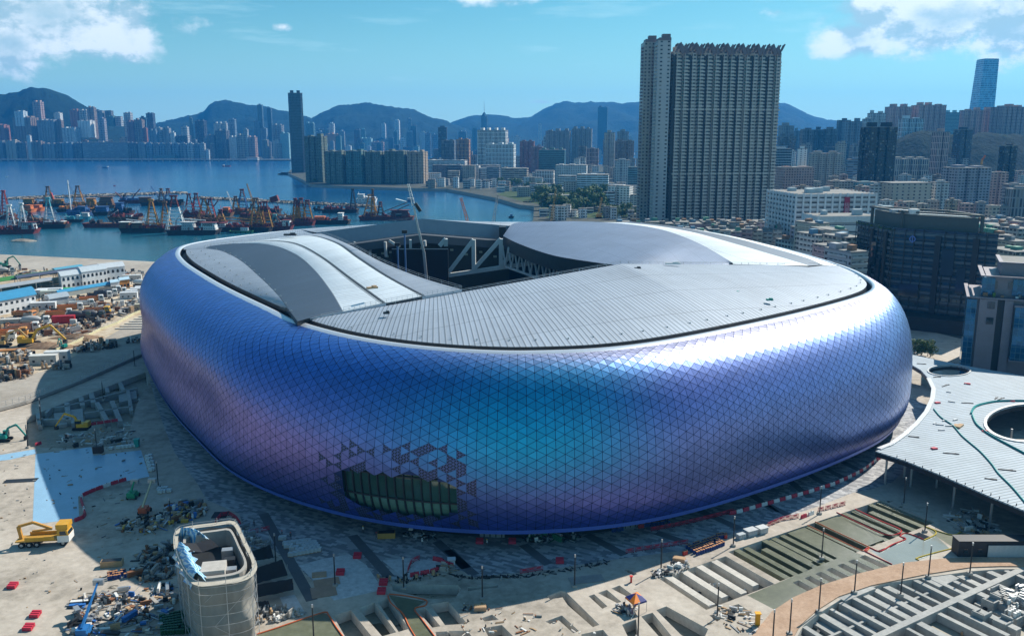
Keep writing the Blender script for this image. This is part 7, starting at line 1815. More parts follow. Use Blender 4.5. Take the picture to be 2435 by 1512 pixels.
# orange and blue tent
def tent():
    c=[g(*Z4(x,y),2.4) for x,y in ((1395,945),(1490,905),(1565,975),(1465,1005))];cc_=sum(c,Vector())/4+Vector((0,0,1.1));t_=thing('gazebo_tent','orange and blue gazebo tent on the pale screed','tent')
    mo=plain('tent_orange',(.75,.2,.01),.6);mbl=plain('tent_blue',(.03,.04,.2),.6)
    for k in range(4):
        mb=MB();a,b_=c[k],c[(k+1)%4];m_=(a+b_)/2;mb.face((a,m_,cc_),0);mb.face((m_,b_,cc_),1);mb.face((a,b_,b_-Vector((0,0,.35)),a-Vector((0,0,.35))),0);mb.build('roof_panel',[mo,mbl] if k%2 else [mbl,mo],t_)
        mb=MB();mb.bar((a.x,a.y,0),a,.07);mb.build('leg',mSteel,t_)
tent()
# excavators
def excavator(label,px,py,rz,col,reach,z=0,s=1.):
    p=g(px,py,z);t_=thing('excavator',label,'excavator',p,R(rz));t_.scale=(s,s,s)
    for k in (-1,1):
        mb=MB();mb.box((0,k*1.15,0),(3.8,.6,.9));mb.cyl((-1.9,k*1.15-.3,.45),(-1.9,k*1.15+.3,.45),.45,8);mb.cyl((1.9,k*1.15-.3,.45),(1.9,k*1.15+.3,.45),.45,8);mb.build('track',mRub,t_)
    mb=MB();mb.box((-.6,0,.95),(3.4,2.5,1.1));mb.box((-1.7,0,2.0),(1.2,2.3,.5));mb.build('house',mPaint,t_,color=col)
    mb=MB();mb.box((.7,.65,1.3),(1.5,1.,1.7));cb=mb.build('cab',mGlass,t_);mb=MB();mb.box((.7,.65,3.0),(1.6,1.1,.1));mb.build('cab_roof',mPaint,cb,color=col)
    e1=Vector((reach*.45,-.2,4.6));e2=Vector((reach*.62,-.2,5.0));e3=Vector((reach,-.2,1.2))
    mb=MB();mb.bar((.9,-.2,1.8),(reach*.25,-.2,4.),.45,.6);mb.bar((reach*.25,-.2,4.),e2,.42,.55);mb.build('boom',mPaint,t_,color=col)
    mb=MB();mb.bar(e2,e3,.35,.42);mb.build('stick',mPaint,t_,color=col);mb=MB();mb.box((e3.x-.2,-.2,e3.z-1.),(.9,1.1,1.));mb.build('bucket',mDark,t_);mb=MB();mb.bar((1.2,-.2,1.9),(reach*.28,-.2,3.6),.16);mb.bar((reach*.3,-.2,4.6),(reach*.68,-.2,4.4),.14);mb.build('hydraulic_rams',mSteel,t_)
    return t_
YL=(.62,.36,.03)
e_=excavator('yellow excavator in the shade with its arm stretched left',*ZB(540,150),185,YL,7.5,0,1.05)
excavator('teal excavator at the left edge of the shaded foundations',*ZB(25,225),10,(.01,.25,.22),6.5)
excavator('tall-armed yellow excavator standing on the earth heap in the yard',*ZA(265,838),12,YL,8.5,1,1.75)
excavator('yellow-brown long-armed excavator at the left edge of the yard',*ZA(20,850),12,(.45,.30,.12),8.,1,1.5)
excavator('small teal mini excavator beside the yellowish barrier wall',*ZA(565,862),160,(.01,.28,.24),4,1,.8)
excavator('green excavator far up at the left shore edge of the yard',*ZA(45,140),20,(.05,.25,.18),6,1,1.6)
# boom lifts
def boomlift(label,px,py,rz,col,L,el,z=0):
    t_=thing('boom_lift',label,'boom lift',g(px,py,z),R(rz));mb=MB();mb.box((0,0,.45),(3.,2.1,.6));mb.box((-.6,0,1.05),(2.4,1.9,.8));mb.build('chassis',mPaint,t_,color=col)
    for sx in (-1,1):
        for sy in (-1,1):
            mb=MB();mb.cyl((sx*1.1,sy*1.1-.15,.45),(sx*1.1,sy*1.1+.15,.45),.45,10);mb.build('wheel',mRub,t_)
    a=Vector((-1.2,0,1.9));b_=a+Vector((math.cos(R(el))*L,0,math.sin(R(el))*L));mb=MB();mb.bar(a,a.lerp(b_,.55),.42);mb.bar(a.lerp(b_,.5),b_,.3);mb.build('boom',mPaint,t_,color=(.55,.48,.3) if col[0]>.3 else col);mb=MB();mb.box((b_.x+.5,0,b_.z-.6),(.9,1.9,1.1));mb.build('basket',mSteel,t_)
boomlift('orange boom lift with a raised cream boom, below the blue membrane',*ZB(955,700),92,(.55,.12,.05),8,30)
boomlift('blue boom lift among the scrap at the bottom left',*ZB(560,1500),95,(.02,.15,.4),10,25)
boomlift('small green boom lift left of the orange one',*ZB(880,600),90,(.03,.3,.15),3,40)
# trucks
def wheel(par,x,y,r=.5):
    mb=MB();mb.cyl((x,y-.16,r),(x,y+.16,r),r,12);o=mb.build('wheel',mRub,par);mb=MB();mb.cyl((x,y-.18,r),(x,y+.18,r),r*.5,8);mb.build('rim',mSteel,o)
def truck(kind,label,px,py,rz,cab,body,z=1,s=1.):
    t_=thing({'tip':'tipper_truck','mix':'mixer_truck','flat':'flatbed_truck'}[kind],label,'truck',g(px,py,z),R(rz));t_.scale=(s,s,s)
    mb=MB();mb.box((0,0,.7),(8.4,1.,.35));mb.build('chassis',mDark,t_)
    mb=MB();mb.box((3.3,0,.7),(1.8,2.4,1.1));rows_=[[(2.4,-1.2,1.8),(4.2,-1.2,1.8),(4.2,1.2,1.8),(2.4,1.2,1.8)],[(2.4,-1.1,2.9),(3.9,-1.1,2.9),(3.9,1.1,2.9),(2.4,1.1,2.9)]];mb.grid(rows_,0,True);mb.face(rows_[1]);cb=mb.build('cab',mPaint,t_,color=cab)
    mb=MB();mb.face([(4.19,-1.05,1.9),(4.19,1.05,1.9),(3.93,1.,2.75),(3.93,-1.,2.75)]);mb.face([(2.8,-1.215,1.95),(3.9,-1.215,1.95),(3.7,-1.14,2.6),(2.8,-1.14,2.6)]);mb.build('windows',mGlass,cb)
    if kind=='tip':
        mb=MB();a,b_=-4.2,2.1
        mb.box(((a+b_)/2,0,1.1),(b_-a,2.3,.15))
        for y in (-1.2,1.2): mb.box(((a+b_)/2,y,1.1),(b_-a,.12,1.35))
        mb.box((b_,0,1.1),(.12,2.4,1.7));mb.box((a,0,1.1),(.12,2.4,1.25))
        for k in range(6):
            for y in (-1.3,1.3): mb.box((a+.5+k*1.1,y,1.1),(.14,.12,1.35))
        mb.build('tipper_body',mPaint,t_,color=body)
    elif kind=='mix':
        mb=MB();pr_=[(-4,1.9,.5),(-3.2,2.1,1.),(-1.2,2.1,1.25),(.8,2.,1.1),(1.9,1.8,.5)];rows_=[[(x,math.cos(a)*r_,zz+math.sin(a)*r_) for a in [2*math.pi*k/12 for k in range(12)]] for x,zz,r_ in pr_];mb.grid(rows_,0,True);mb.build('drum',mPaint,t_,color=body,smooth=True)
        mb=MB();mb.bar((-4.2,0,2.6),(-4.9,0,1.2),.6,.2);mb.build('chute',mSteel,t_)
    else:
        mb=MB();mb.box((-1.,0,1.05),(6.4,2.4,.2));mb.build('flatbed',mPaint,t_,color=body)
    for x in (3.2,-.9,-2.1,-3.3):
        for y in (-1.05,1.05): wheel(t_,x,y)
    return t_
OR=(.58,.24,.08);WH=(.65,.66,.65)
tl=[('tip',225,592,'by the sand heap, tail to the camera',-12,OR,(.4,.17,.06)),('tip',535,585,'right of the sand heap, first in the diagonal row',22,WH,OR),('tip',635,530,'second in the diagonal row',22,WH,OR),('tip',740,495,'white one, third in the diagonal row',22,WH,WH),('tip',828,455,'fourth in the diagonal row',22,WH,OR),('tip',905,420,'dark one, fifth in the diagonal row',22,WH,(.06,.07,.09)),('tip',955,398,'small dark one near the long blue roof',20,WH,(.1,.11,.14)),('mix',715,605,'with a dark drum, in front of the red container',8,(.1,.12,.1),(.12,.12,.12)),('mix',320,660,'with a grey drum, behind the tall-armed excavator',20,WH,(.4,.4,.4)),('mix',830,600,'with dark drum right of the other mixer',8,(.05,.05,.05),(.1,.1,.11)),('tip',220,715,'with orange body, left of the tall-armed excavator',18,WH,(.55,.3,.2)),('tip',110,765,'at the left of the yard, orange body',20,(.55,.25,.06),OR),('tip',0,800,'cut by the left edge of the photo',20,WH,OR),('tip',880,560,'low orange body, below the dark scrap',12,(.6,.35,.05),(.5,.22,.1)),('mix',1290,310,'white one near the stadium edge, far right of the yard',5,WH,WH),('tip',1040,385,'grey one beyond the blue roof\'s right end',20,WH,(.3,.3,.3)),('tip',990,370,'pale one behind the long blue roof',20,WH,(.45,.4,.33)),('mix',40,195,'far off near the shore at the left edge',30,(.4,.42,.4),(.35,.36,.35))]
for kd,x,y,w_,rz,cb,bd in tl: truck(kd,{'tip':'tipper truck ','mix':'mixer truck '}[kd]+w_,*ZA(x,y),rz,cb,bd,1,1.45 if y<650 else 1.55)
# big yellow crane truck in front
t_=truck('flat','long yellow crane truck with a folded loader arm, at the lower left',*ZB(300,905),8,(.62,.33,.03),(.5,.28,.05),0,1.35)
mb=MB();mb.box((3.3,0,.7),(1.84,2.44,1.15));mb.build('white_cab_front',mWhite,t_);mb=MB();mb.box((3.2,0,2.95),(1.9,2.3,.8));mb.build('cab_deflector',mPaint,t_,color=(.62,.33,.03))
mb=MB();mb.bar((-3.6,0,1.3),(-3.9,0,3.4),.5);mb.bar((-3.9,0,3.4),(-1.6,.2,3.9),.4);mb.bar((-1.6,.2,3.9),(1.2,.2,2.6),.4);mb.bar((1.2,.2,2.6),(-2.,.5,2.2),.3);mb.build('loader_arm',mPaint,t_,color=(.5,.26,.05))
for y in (-1.2,1.2):
    mb=MB();mb.box((-.4,y,1.2),(4.6,.1,.6));mb.build('side_board',mPaint,t_,color=(.62,.33,.03))
truck('flat','orange-cabbed truck at the left edge of the yard, by the pipe stacks',*ZA(70,915),195,(.6,.3,.03),(.4,.18,.05),1,1.6)
# site offices and sheds of the yard
def shed(name,label,cat,P4,z0,h,wall_,roofc,over=.6,win=0,storeys=1,openf=False,arch=False):
    q=[g(x,y,z0) for x,y in P4];t_=thing(name,label,cat,(0,0,0))
    if openf:
        for a in q+[q[0].lerp(q[1],.25),q[0].lerp(q[1],.5),q[0].lerp(q[1],.75)]:
            mb=MB();mb.bar(a,a+Vector((0,0,h)),.25);mb.build('post',mSteel,t_)
    else:
        mb=MB();mb.prism([(p.x,p.y) for p in q],z0,z0+h);mb.build('wall',mWallC,t_,color=wall_)
    c=sum(q,Vector())/4;r=[c+(p-c)*(1+over/ max(3,(p-c).length)) for p in q]
    mb=MB();mid=h+.0
    a,b_,cc_,d_=[p+Vector((0,0,h)) for p in r];m1=(a+d_)/2+Vector((0,0,.9));m2=(b_+cc_)/2+Vector((0,0,.9))
    mb.face((a,b_,m2,m1));mb.face((m1,m2,cc_,d_));mb.face((a,m1,d_));mb.face((b_,cc_,m2))
    for p,s in ((a,b_),(b_,cc_),(cc_,d_),(d_,a)): mb.face((p-Vector((0,0,.3)),s-Vector((0,0,.3)),s,p))
    mb.build('roof',mPaint,t_,color=roofc)
    if win:
        L=(q[1]-q[0]);n_=Vector((L.y,-L.x,0)).normalized();n_=n_ if n_.y<0 else -n_;D_=L.normalized()
        for s in range(storeys):
            for k in range(win):
                p=q[0].lerp(q[1],(k+.5)/win)+n_*.04+Vector((0,0,.9+s*h/storeys));mb=MB();w2=.75
                mb.prism([tuple((p-D_*w2)[:2]),tuple((p+D_*w2)[:2]),tuple((p+D_*w2-n_*.3)[:2]),tuple((p-D_*w2-n_*.3)[:2])],p.z,p.z+1.3)
                if arch: mb.cyl(p+Vector((0,0,1.3))-n_*.2,p+Vector((0,0,1.3)),w2,8)
                mb.build('window',mGlass,t_)
    return t_
BLR=(.05,.27,.47);OW=(.62,.64,.66)
def quad(x0,y0,x1,y1,dx,dy): return [ZA(x0,y0),ZA(x1,y1),ZA(x1+dx,y1+dy),ZA(x0+dx,y0+dy)]
shed('site_office','big white two-storey site office with a blue roof, left edge of the yard','site office',quad(-160,600,330,500,-40,-75),1,7.5,OW,BLR,.8,10,2)
shed('canteen_shed','long open shed with a green-covered roof in the yard','shed',quad(-200,385,545,268,-40,-30),1,6,OW,(.05,.20,.03),.6,0,1,True)
shed('canteen_shed','open shed roofed in blue at the far end of the green one','shed',quad(520,262,760,225,-40,-28),1,6.5,OW,(.1,.33,.45),.6,0,1,True)
shed('open_shed','long low grey-roofed open shed in front of the green-roofed one','shed',quad(-150,425,480,322,-30,-26),1,5,OW,(.32,.35,.38),.4,0,1,True)
shed('open_shed','dark solar-panelled roof strip behind the arched offices','shed',quad(170,345,900,230,-30,-20),1,7.5,OW,(.07,.08,.12),.3,0,1,True)
shed('arched_office','white two-storey office with arched windows, nearest of three','site office',quad(560,335,805,298,-30,-45),1,8,OW,(.48,.53,.56),.4,6,2,False,True)
shed('arched_office','white two-storey office with arched windows, middle of three','site office',quad(745,310,970,275,-30,-50),1,9,OW,(.48,.53,.56),.4,6,2,False,True)
shed('arched_office','white two-storey office with arched windows, farthest of three','site office',quad(915,275,1130,248,-25,-45),1,9,OW,(.5,.54,.57),.4,5,2,False,True)
shed('long_blue_roof','long bright blue roofed walkway in the yard','shed',quad(530,412,1100,312,-20,-22),1,3,(.3,.33,.32),BLR,.5,0,1,False)
shed('orange_hut','small orange-walled hut at the end of the long blue roof','hut',quad(1080,325,1168,312,-10,-22),1,5,(.5,.22,.05),(.4,.55,.65),.4,3,1)
shed('white_hut','white hut beside the orange-walled one','hut',quad(1000,340,1078,328,-10,-22),1,4.5,OW,(.4,.55,.65),.4,3,1)
shed('grey_shed','grey-roofed low shed left of the diagonal truck row','shed',quad(455,485,625,455,-30,-40),1,4,(.3,.34,.38),(.35,.40,.44),.5,0,1)
for k,(x,y,L_,lab,cl_) in enumerate([(300,400,13,'long white cabin block behind the green tarpaulin',OW),(440,385,13,'white cabin block with a green door panel',OW),(380,515,12,'white container left of the grey shed',OW),(1150,420,9,'first white cabin in the row by the stadium edge',OW),(1200,400,9,'second white cabin in the row by the stadium edge',OW),(1240,380,9,'third white cabin in the row by the stadium edge',OW),(1285,365,9,'fourth white cabin in the row by the stadium edge',OW),(1300,395,8,'white cabin touching the stadium edge',OW),(1180,260,11,'grey-white cabin beyond the row of huts',(.5,.52,.52)),(560,640,10,'bright red container in the yard',(.42,.02,.03)),(110,670,11,'off-white hut with small windows at the left of the yard',(.5,.48,.44)),(380,1010,10,'white container alone on the concrete deck, front one',(.55,.55,.52)),(500,975,9,'white container behind the front one on the concrete deck',(.55,.57,.57)),(1260,530,6,'cream tank-like box by the yellowish barrier wall',(.45,.42,.32)),(435,405,9,'white container with a green tarpaulin roof',(.5,.55,.5)),(590,365,6,'bright green tarpaulin-covered box',(.03,.35,.1)),(470,445,8,'white container behind the grey shed',OW)]):
    boxthing('container_cabin',lab,'container',*ZA(x,y),(L_,3.4,3.6 if k not in (15,) else 2.5),cl_,14 if y<900 else 10,1,('ribs','win','roof') if k not in (9,) else ('ribs','door'))
CJ=[mTim,mDark,mDark,mConc,mRst,mGr9,mSteel,mDark,mRst,mTim,mConc,mWhP]
for i,(pl_,n,s1) in enumerate([([(0,150),(400,170),(780,150),(1400,180),(1390,230),(700,190),(300,230),(0,240)],240,1.8),([(780,520),(900,460),(1310,440),(1310,500),(1200,540),(1000,600),(800,590)],260,2.4),([(440,680),(700,640),(1000,600),(860,700),(640,760),(380,750)],240,1.8),([(0,960),(250,900),(330,930),(200,1010),(0,1010)],120,2.),([(0,1090),(180,1040),(330,1050),(250,1130),(0,1170)],200,1.2),([(650,890),(780,810),(1010,830),(1090,850),(900,890),(700,910)],190,1.3),([(1150,800),(1330,780),(1330,815),(1150,820)],50,1.4),([(470,1060),(560,1010),(655,1030),(620,1050)],40,1.),([(370,1050),(430,1030),(440,1050)],12,1.),([(200,420),(330,400),(700,400),(900,380),(880,420),(340,470)],110,1.4),([(240,520),(700,440),(880,440),(620,540),(300,560)],120,1.3),([(0,620),(90,600),(450,600),(500,700),(440,760),(0,760)],200,1.6)]):
    debris([ZA(a,b_) for a,b_ in pl_],n,40+i,CJ,.4,s1,1.01,1.1)
def heap(label,px,py,rx,ry,h,m_,z=1,seed=0):
    c=g(px,py,z);mb=MB();rows_=[]
    for j in range(9):
        f=j/8;rows_.append([(math.cos(a)*rx*(1-f)*(1+.25*mn.noise(Vector((math.cos(a)*1.3+seed,math.sin(a)*1.3,f)))),math.sin(a)*ry*(1-f)*(1+.2*mn.noise(Vector((math.cos(a)*2,seed,f)))),h*(f**.8)+.25*mn.noise(Vector((a*2,f*5,seed)))*(f>0)) for a in [2*math.pi*k/28 for k in range(28)]])
    mb.grid(rows_,0,True);o=mb.build('soil_heap',m_,None,True);o.location=(c.x,c.y,z-.05);tag(o,label,'soil heap')
mSand=ground_mat('sand',[(.34,.26,.17),(.45,.36,.26),(.52,.43,.32)],.4,.95,0,2.);mSoil=ground_mat('soil',[(.16,.10,.06),(.26,.17,.11),(.36,.26,.18)],.4,.95,0,2.)
heap('pale sand heap between orange tippers in the yard',*ZA(365,590),8,4,3.2,mSand);heap('long brown soil heap under the tall-armed excavator',*ZA(420,850),14,5,2.4,mSoil,1,3);heap('brown soil heap against the yellowish barrier wall',*ZA(690,770),12,3.5,2.2,mSoil,1,5);heap('brown soil heap far left behind the trucks',*ZA(60,640),8,3,2.,mSoil,1,7)
r_=random.Random(6)
for k in range(9):
    x,y=ZA(60+k*8,1000-k*3);p=g(x,y,1);mb=MB();mb.box((0,0,0),(11,.5,.4));o=mb.build('timber_beam',mTim);o.location=(p.x,p.y+k*.1,1.02+.42*(k%3));o.rotation_euler=(0,0,R(14+r_.uniform(-2,2)));tag(o,'long timber beam in the stack at the left edge of the concrete deck','beam','timber beams on the deck')
# =====================  wrapped stair tower  =====================
def wrapped():
    zt=13.5;tp=[(424,1300),(428,1272),(455,1262),(515,1254),(548,1250),(562,1262),(580,1300),(598,1338),(597,1358),(575,1376),(520,1386),(475,1388),(450,1368),(432,1335)]
    q=[Vector((*g(x,y,zt)[:2],0)) for x,y in tp];c=sum(q,Vector())/len(q);q=cr_closed(q,60)
    t_=thing('wrapped_tower','unfinished stair tower wrapped in grey scaffold netting, with a blue striped tarpaulin','tower')
    r=random.Random(3);mN,t,b=mat('scaffold_net');co=N(t,'ShaderNodeTexCoord').outputs['Object'];n1=NOISE(t,N(t,'ShaderNodeVectorMath',{0:co,1:(1,1,.25)},operation='MULTIPLY').outputs[0],.5,6,.65)
    t.links.new(MIX(t,n1,(.13,.125,.115),(.36,.35,.32)),b.inputs['Base Color']);b.inputs['Roughness'].default_value=.8;b.inputs['Alpha'].default_value=.93
    rows_=[]
    for j in range(15):
        z=zt*(1-j/14);rows_.append([c+(p-c)*(1+.05*math.sin(k*1.3+j*.5)*.6+.035*mn.noise(Vector((k*.5,j*.4,1)))+(.03*math.sin(j*.9)))+Vector((0,0,z+.0)) for k,p in enumerate(q)])
    mb=MB();mb.grid(rows_,0,True);mb.build('netting',mN,t_,True)
    mb=MB();wl=[c+(p-c)*.86 for p in q]
    mb.grid([[p+Vector((0,0,0)) for p in wl],[p+Vector((0,0,zt+.3)) for p in wl],[c+(p-c)*.92+Vector((0,0,zt+.3)) for p in wl],[c+(p-c)*.92+Vector((0,0,zt-3)) for p in wl]],0,True);mb.build('concrete_shell',mConc,t_)
    mb=MB();mb.face([c+(p-c)*.9+Vector((0,0,zt-3)) for p in wl]);mb.build('inner_floor',mDark,t_)
    for k in range(0,60,4):
        mb=MB();p=c+(q[k]-c)*1.09;mb.bar(p,p+Vector((0,0,zt+1.6)),.09);mb.build('standard',mSteel,t_)
    for z in (2,4,6,8,10,12,13.4,14.6):
        mb=MB()
        for k in range(60):
            a=c+(q[k]-c)*1.09;b_=c+(q[(k+1)%60]-c)*1.09;mb.bar(a+Vector((0,0,z)),b_+Vector((0,0,z)),.07)
        mb.build('ledger',mSteel,t_)
    mb=MB()
    for k in range(0,60,6):
        a=c+(q[k]-c)*1.1;b_=c+(q[(k+6)%60]-c)*1.1;mb.bar(a+Vector((0,0,0)),b_+Vector((0,0,6)),.06);mb.bar(b_+Vector((0,0,6)),a+Vector((0,0,12)),.06)
    mb.build('braces',mSteel,t_)
    mb=MB();mb.grid([[c+(p-c)*1.0+Vector((0,0,zt+.45)) for p in q],[c+(p-c)*1.13+Vector((0,0,zt+.45)) for p in q]],0,True);mb.build('walkway_planks',plain('walk_planks',(.42,.39,.33),.8),t_)
    p=g(508,1352,zt);mb=MB();mb.box((p.x,p.y,zt-2.8),(4.2,4,3.4),R(12));mb.build('roof_slab_block',plain('slab_grey',(.42,.40,.37),.8),t_)
    for k,(x,y) in enumerate(((540,1300),(545,1322),(548,1345))):
        p=g(x,y,zt);mb=MB();mb.box((p.x,p.y,zt-2.6),(2,1.5,2.2),R(12));mb.build('plant_box',mDark if k%2 else mSteel,t_)
    P_=[g(x,y,zt+1) for x,y in ((430,1290),(500,1280),(520,1298),(440,1310))];mb=MB();mb.grid([[P_[0],(P_[0]+P_[1])/2-Vector((0,0,.5)),P_[1]],[P_[3],(P_[3]+P_[2])/2-Vector((0,0,.7)),P_[2]]]);mb.build('black_awning',mBlk,t_)
    mTp,t,b=mat('striped_tarp');u_=N(t,'ShaderNodeTexCoord').outputs['Object'];x_=SEP(t,u_)[0];y_=SEP(t,u_)[1];st=M(t,'GREATER_THAN',M(t,'FRACT',M(t,'MULTIPLY',M(t,'ADD',x_,y_),2.2)),.5)
    t.links.new(MIX(t,st,(.06,.30,.62),(.5,.66,.75)),b.inputs['Base Color']);b.inputs['Roughness'].default_value=.4
    for pts in ([(437,1262),(455,1264),(475,1272)],[(432,1297),(440,1315),(448,1332),(456,1350),(470,1370)]):
        mb=MB();P_=cr_closed([g(x,y,zt+1.) for x,y in pts],14,False);rows_=[]
        for k,p in enumerate(P_):
            w_=1.5+.5*math.sin(k*1.9);rows_.append([p+Vector((s_*w_,-s_*w_*.35,.75*math.exp(-(s_*1.6)**2)-max(0,-s_-.5)*2.6-.35*abs(s_)+.55*mn.noise(Vector((k*.8,s_*1.7,2)))+.25*mn.noise(Vector((k*2.1,s_*4,5))))) for s_ in [-1.3+2.6*i/12 for i in range(13)]])
        mb.grid(rows_);mb.build('tarpaulin',mTp,t_,True)
    return t_
wrapped()
# black shade nets between tower and paving
def net(label,pts,zs,seed):
    q=[g(x,y,z) for (x,y),z in zip(pts,zs)];mb=MB();n=10;rows_=[]
    for j in range(n+1):
        v_=j/n;A=q[0].lerp(q[3],v_);B=q[1].lerp(q[2],v_)
        rows_.append([A.lerp(B,i/n)-Vector((0,0,1.1*math.sin(math.pi*i/n)*math.sin(math.pi*v_)+.2*mn.noise(Vector((i*.7,j*.7,seed))))) for i in range(n+1)])
    mb.grid(rows_);o=mb.build('shade_net',mBlk,None,True);tag(o,label,'shade net')
net('black shade net right of the wrapped tower, farthest of three',[Z3(625,600),Z3(805,535),Z3(835,640),Z3(640,660)],[4,3.5,2.5,3],1)
net('black shade net right of the wrapped tower, middle one',[Z3(690,720),Z3(900,650),Z3(945,775),Z3(700,840)],[3.5,3.5,2,2.5],2)
net('black shade net right of the wrapped tower, nearest the camera',[Z3(700,850),Z3(985,800),Z3(990,890),Z3(700,950)],[3,2.5,1.6,1.6],3)
net('black sheet hanging over the rubble below the shade nets',[Z3(660,990),Z3(790,975),Z3(830,1090),Z3(670,1100)],[2,1.5,.5,.5],4)
for k,(x,y) in enumerate(((835,640),(945,775),(990,890),(805,535))):
    p=g(*Z3(x,y+20),0);mb=MB();mb.cyl((p.x,p.y,0),(p.x,p.y,3),.07,6);o=mb.build('net_post',mSteel);tag(o,f'thin steel post holding the shade nets, {["second","third","nearest","farthest"][k]} one','post')
# block-work chambers at lower right
for k,(x,y,n) in enumerate([(1900,1230,3),(1840,1290,3),(1770,1390,3),(2000,1390,4),(1920,1440,3)]):
    p=g(*Z5(x,y),-1);t_=thing('blockwork_chamber',f'unfinished grey blockwork chamber at the lower right corner, {["farthest","second farthest","left nearest","with white caps on top","nearest the bottom edge"][k]}','chamber',(p.x,p.y,-2.1),R(32))
    for j in range(4):
        dx,dy=((0,-1.1),(1.3,0),(0,1.1),(-1.3,0))[j];mb=MB();mb.box((dx,dy,0),(2.8 if j%2==0 else .3,.3 if j%2==0 else 2.2,2.+.4*((j+k)%3)));mb.build('block_wall',mGreyC,t_)
    if n==4:
        for i in range(3):
            for j in range(2):
                mb=MB();mb.cyl((-.8+i*.8,-.5+j,1.6),(-.8+i*.8,-.5+j,2.9),.3,10);mb.build('white_cap_pipe',mWhP,t_)
# =====================  people  =====================
def person_mesh(seed):
    r=random.Random(seed);st=r.uniform(.12,.3);sw=r.uniform(.1,.3)
    V=[(0,0,.95),(0,0,1.15),(0,0,1.38),(0,0,1.5),(0,.01,1.62),(.1,0,.9),(.12,-st*.4,.5),(.12,-st,.08),(.12,-st-.14,.04),(-.1,0,.9),(-.12,st*.3,.5),(-.12,st,.1),(-.12,st-.14,.04),(.19,0,1.38),(.25,sw*.4,1.12),(.24,-sw*.3,.88),(.24,-sw*.5,.8),(-.19,0,1.38),(-.25,-sw*.4,1.12),(-.24,sw*.2-.05,.88),(-.24,sw*.3-.08,.8)]
    E=[(0,1),(1,2),(2,3),(3,4),(0,5),(5,6),(6,7),(7,8),(0,9),(9,10),(10,11),(11,12),(2,13),(13,14),(14,15),(15,16),(2,17),(17,18),(18,19),(19,20)]
    Rr=[.14,.14,.16,.06,.11,.09,.065,.045,.04,.09,.065,.045,.04,.06,.045,.035,.035,.06,.045,.035,.035]
    me=bpy.data.meshes.new('person');me.from_pydata(V,E,[]);o=bpy.data.objects.new('tmp',me);COL.objects.link(o)
    m_=o.modifiers.new('s','SKIN');ly=me.skin_vertices[0].data if me.skin_vertices else None
    if ly is None:
        bm=bmesh.new();bm.from_mesh(me);bm.verts.layers.skin.verify();bm.to_mesh(me);bm.free();ly=me.skin_vertices[0].data
    for k,v_ in enumerate(ly): v_.radius=(Rr[k],Rr[k]*.85);v_.use_root=(k==0)
    s=o.modifiers.new('b','SUBSURF');s.levels=1
    dg=bpy.context.evaluated_depsgraph_get();me2=bpy.data.meshes.new_from_object(o.evaluated_get(dg));bpy.data.objects.remove(o);return me2
mTrs=plain('dark_trousers',(.03,.035,.05),.8);mSk=plain('skin',(.35,.22,.16),.6);mHi=plain('work_vest',(.6,.62,.6),.7);mHv=plain('orange_vest',(.7,.22,.05),.7)
def person(label,px,py,rz,vest,helm,seed):
    p=g(px,py,0);me=person_mesh(seed);o=bpy.data.objects.new('person',me);COL.objects.link(o);o.location=(p.x,p.y,.01);o.rotation_euler=(0,0,rz);tag(o,label,'person')
    me.materials.clear();me.materials.append(mTrs);me.materials.append(mSk)
    for f in me.polygons:
        f.use_smooth=True
        if f.center.z>1.5 or (abs(f.center.x)>.2 and f.center.z<1.15 and f.center.z>.7): f.material_index=1
    mb=MB();rows_=[[(math.cos(a)*rx,math.sin(a)*ry,z_) for a in [2*math.pi*k/12 for k in range(12)]] for z_,rx,ry in ((.93,.17,.14),(1.1,.17,.145),(1.3,.2,.16),(1.42,.17,.14),(1.47,.08,.08))];mb.grid(rows_,0,True);v=mb.build('vest',vest,o,True)
    mb=MB();mb.ball((0,.01,1.68),.15,10,6,0,(1,1.1,.75));mb.cyl((0,-.03,1.66),(0,-.03,1.675),.17,10);mb.build('helmet',helm,o,True)
mHy=plain('helmet_yellow',(.7,.5,.03),.4);mHr=plain('helmet_red',(.6,.08,.05),.4)
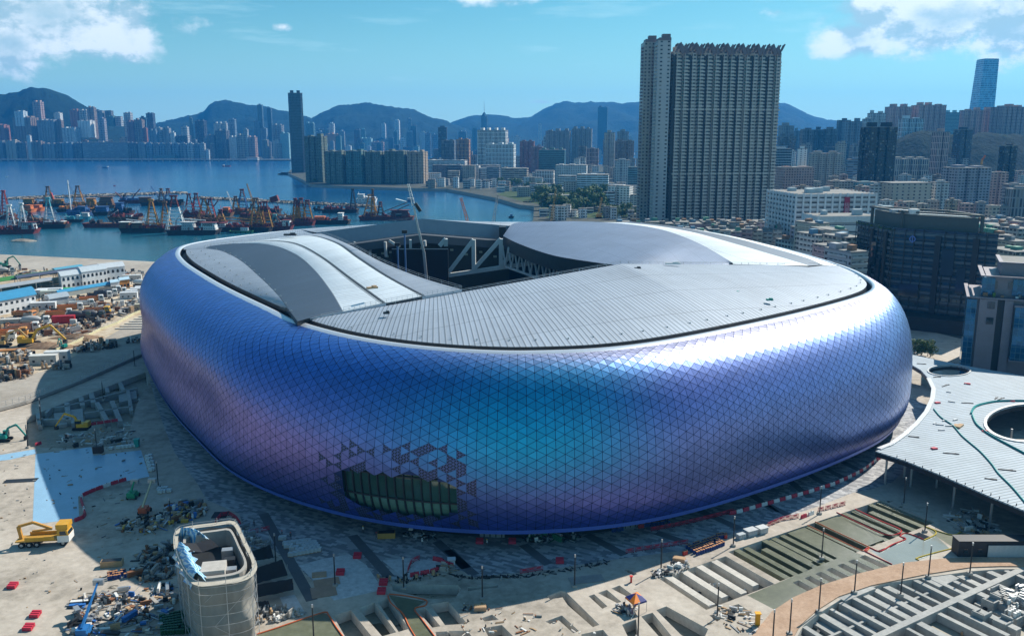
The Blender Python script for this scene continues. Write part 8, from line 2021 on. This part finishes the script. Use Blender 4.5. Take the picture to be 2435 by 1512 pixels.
for k,(x,y,lab,vs,hm) in enumerate([(*Z3(1540,442),'worker in pale top and yellow helmet walking by the wall left of the skip',mHi,mHy),(*Z3(1645,492),'worker in dark clothes and red helmet standing directly left of the yellow skip',plain('dark_top',(.1,.1,.12),.8),mHr),(*Z3(2006,540),'worker in a white top striding across the paving, right of the skip',mHi,mWhite),(*Z4(303,548),'worker in a white top standing at the red barriers by the wall, centre',mHi,mHy),(*Z3(900,478),'worker with a red helmet behind the pallet stack',plain('dark_top'),mHr),(*Z3(968,492),'worker crouched low at the far edge of the pallet stack',plain('dark_top'),mHr),(*Z3(540,440),'worker in dark clothes beside the small ring of red fences',plain('dark_top'),mDark),(*Z3(680,395),'worker bending over the paving right of the small ring',plain('dark_top'),mDark),(*ZB(878,590),'worker standing at the green boom lift',mHv,mWhite)]):
    person(lab,x,y,k*1.3,vs,hm,k)
# a few vehicles in the streets by the tenements
def car(label,px,py,rz,col,van=False,Yk=0):
    p=g(px,py,0);t_=thing('parked_van' if van else 'parked_car',label,'van' if van else 'car',(p.x,p.y,.02),R(rz));h=2. if van else .85
    mb=MB();mb.box((0,0,.35),(4.6,1.8,.6));mb.build('body',mPaint,t_,color=col);mb=MB();rows_=[[(-2.1 if van else -1.4,-.85,.95),(1.5 if van else 1.1,-.85,.95),(1.5 if van else 1.1,.85,.95),(-2.1 if van else -1.4,.85,.95)],[(-2.1 if van else -1.,-.75,h+.6),(1. if van else .6,-.75,h+.6),(1. if van else .6,.75,h+.6),(-2.1 if van else -1.,.75,h+.6)]];mb.grid(rows_,0,True);mb.face(rows_[1]);mb.build('cabin',mGlass if not van else mPaint,t_,color=col)
    for x in (-1.4,1.4):
        for y in (-.9,.9):
            mb=MB();mb.cyl((x,y-.1,.33),(x,y+.1,.33),.33,10);mb.build('wheel',mRub,t_)
for k,(x,y,c_,vn) in enumerate([(1872,585,(.65,.66,.66),1),(1880,592,(.6,.62,.64),1),(1868,598,(.5,.52,.55),0),(1890,603,(.62,.62,.6),1),(1898,612,(.1,.1,.12),0),(1906,620,(.6,.62,.64),0),(1885,578,(.4,.05,.05),0),(1860,575,(.6,.6,.6),0)]):
    car(f'{["white","white","silver","pale","black","white","red","white"][k]} {"van" if vn else "car"} in the street beyond the stadium rim, {ordn[k]} of the cluster',x,y,60,c_,vn)
# ---- haze ----
mh,t,b=mat('haze');t.nodes.remove(b)
vol=N(t,'ShaderNodeVolumePrincipled',{'Color':(.05,.40,1.),'Density':.000062,'Anisotropy':.25})
t.links.new(vol.outputs[0],t.nodes['Material Output'].inputs['Volume'])
mb=MB();mb.prism([(-8800,-400),(8800,-400),(8800,11000),(-8800,11000)],-8,620)
mb.face([(-8800,-400,-8),(-8800,11000,-8),(8800,11000,-8),(8800,-400,-8)])
o=mb.build('haze',mh);o['kind']='stuff'
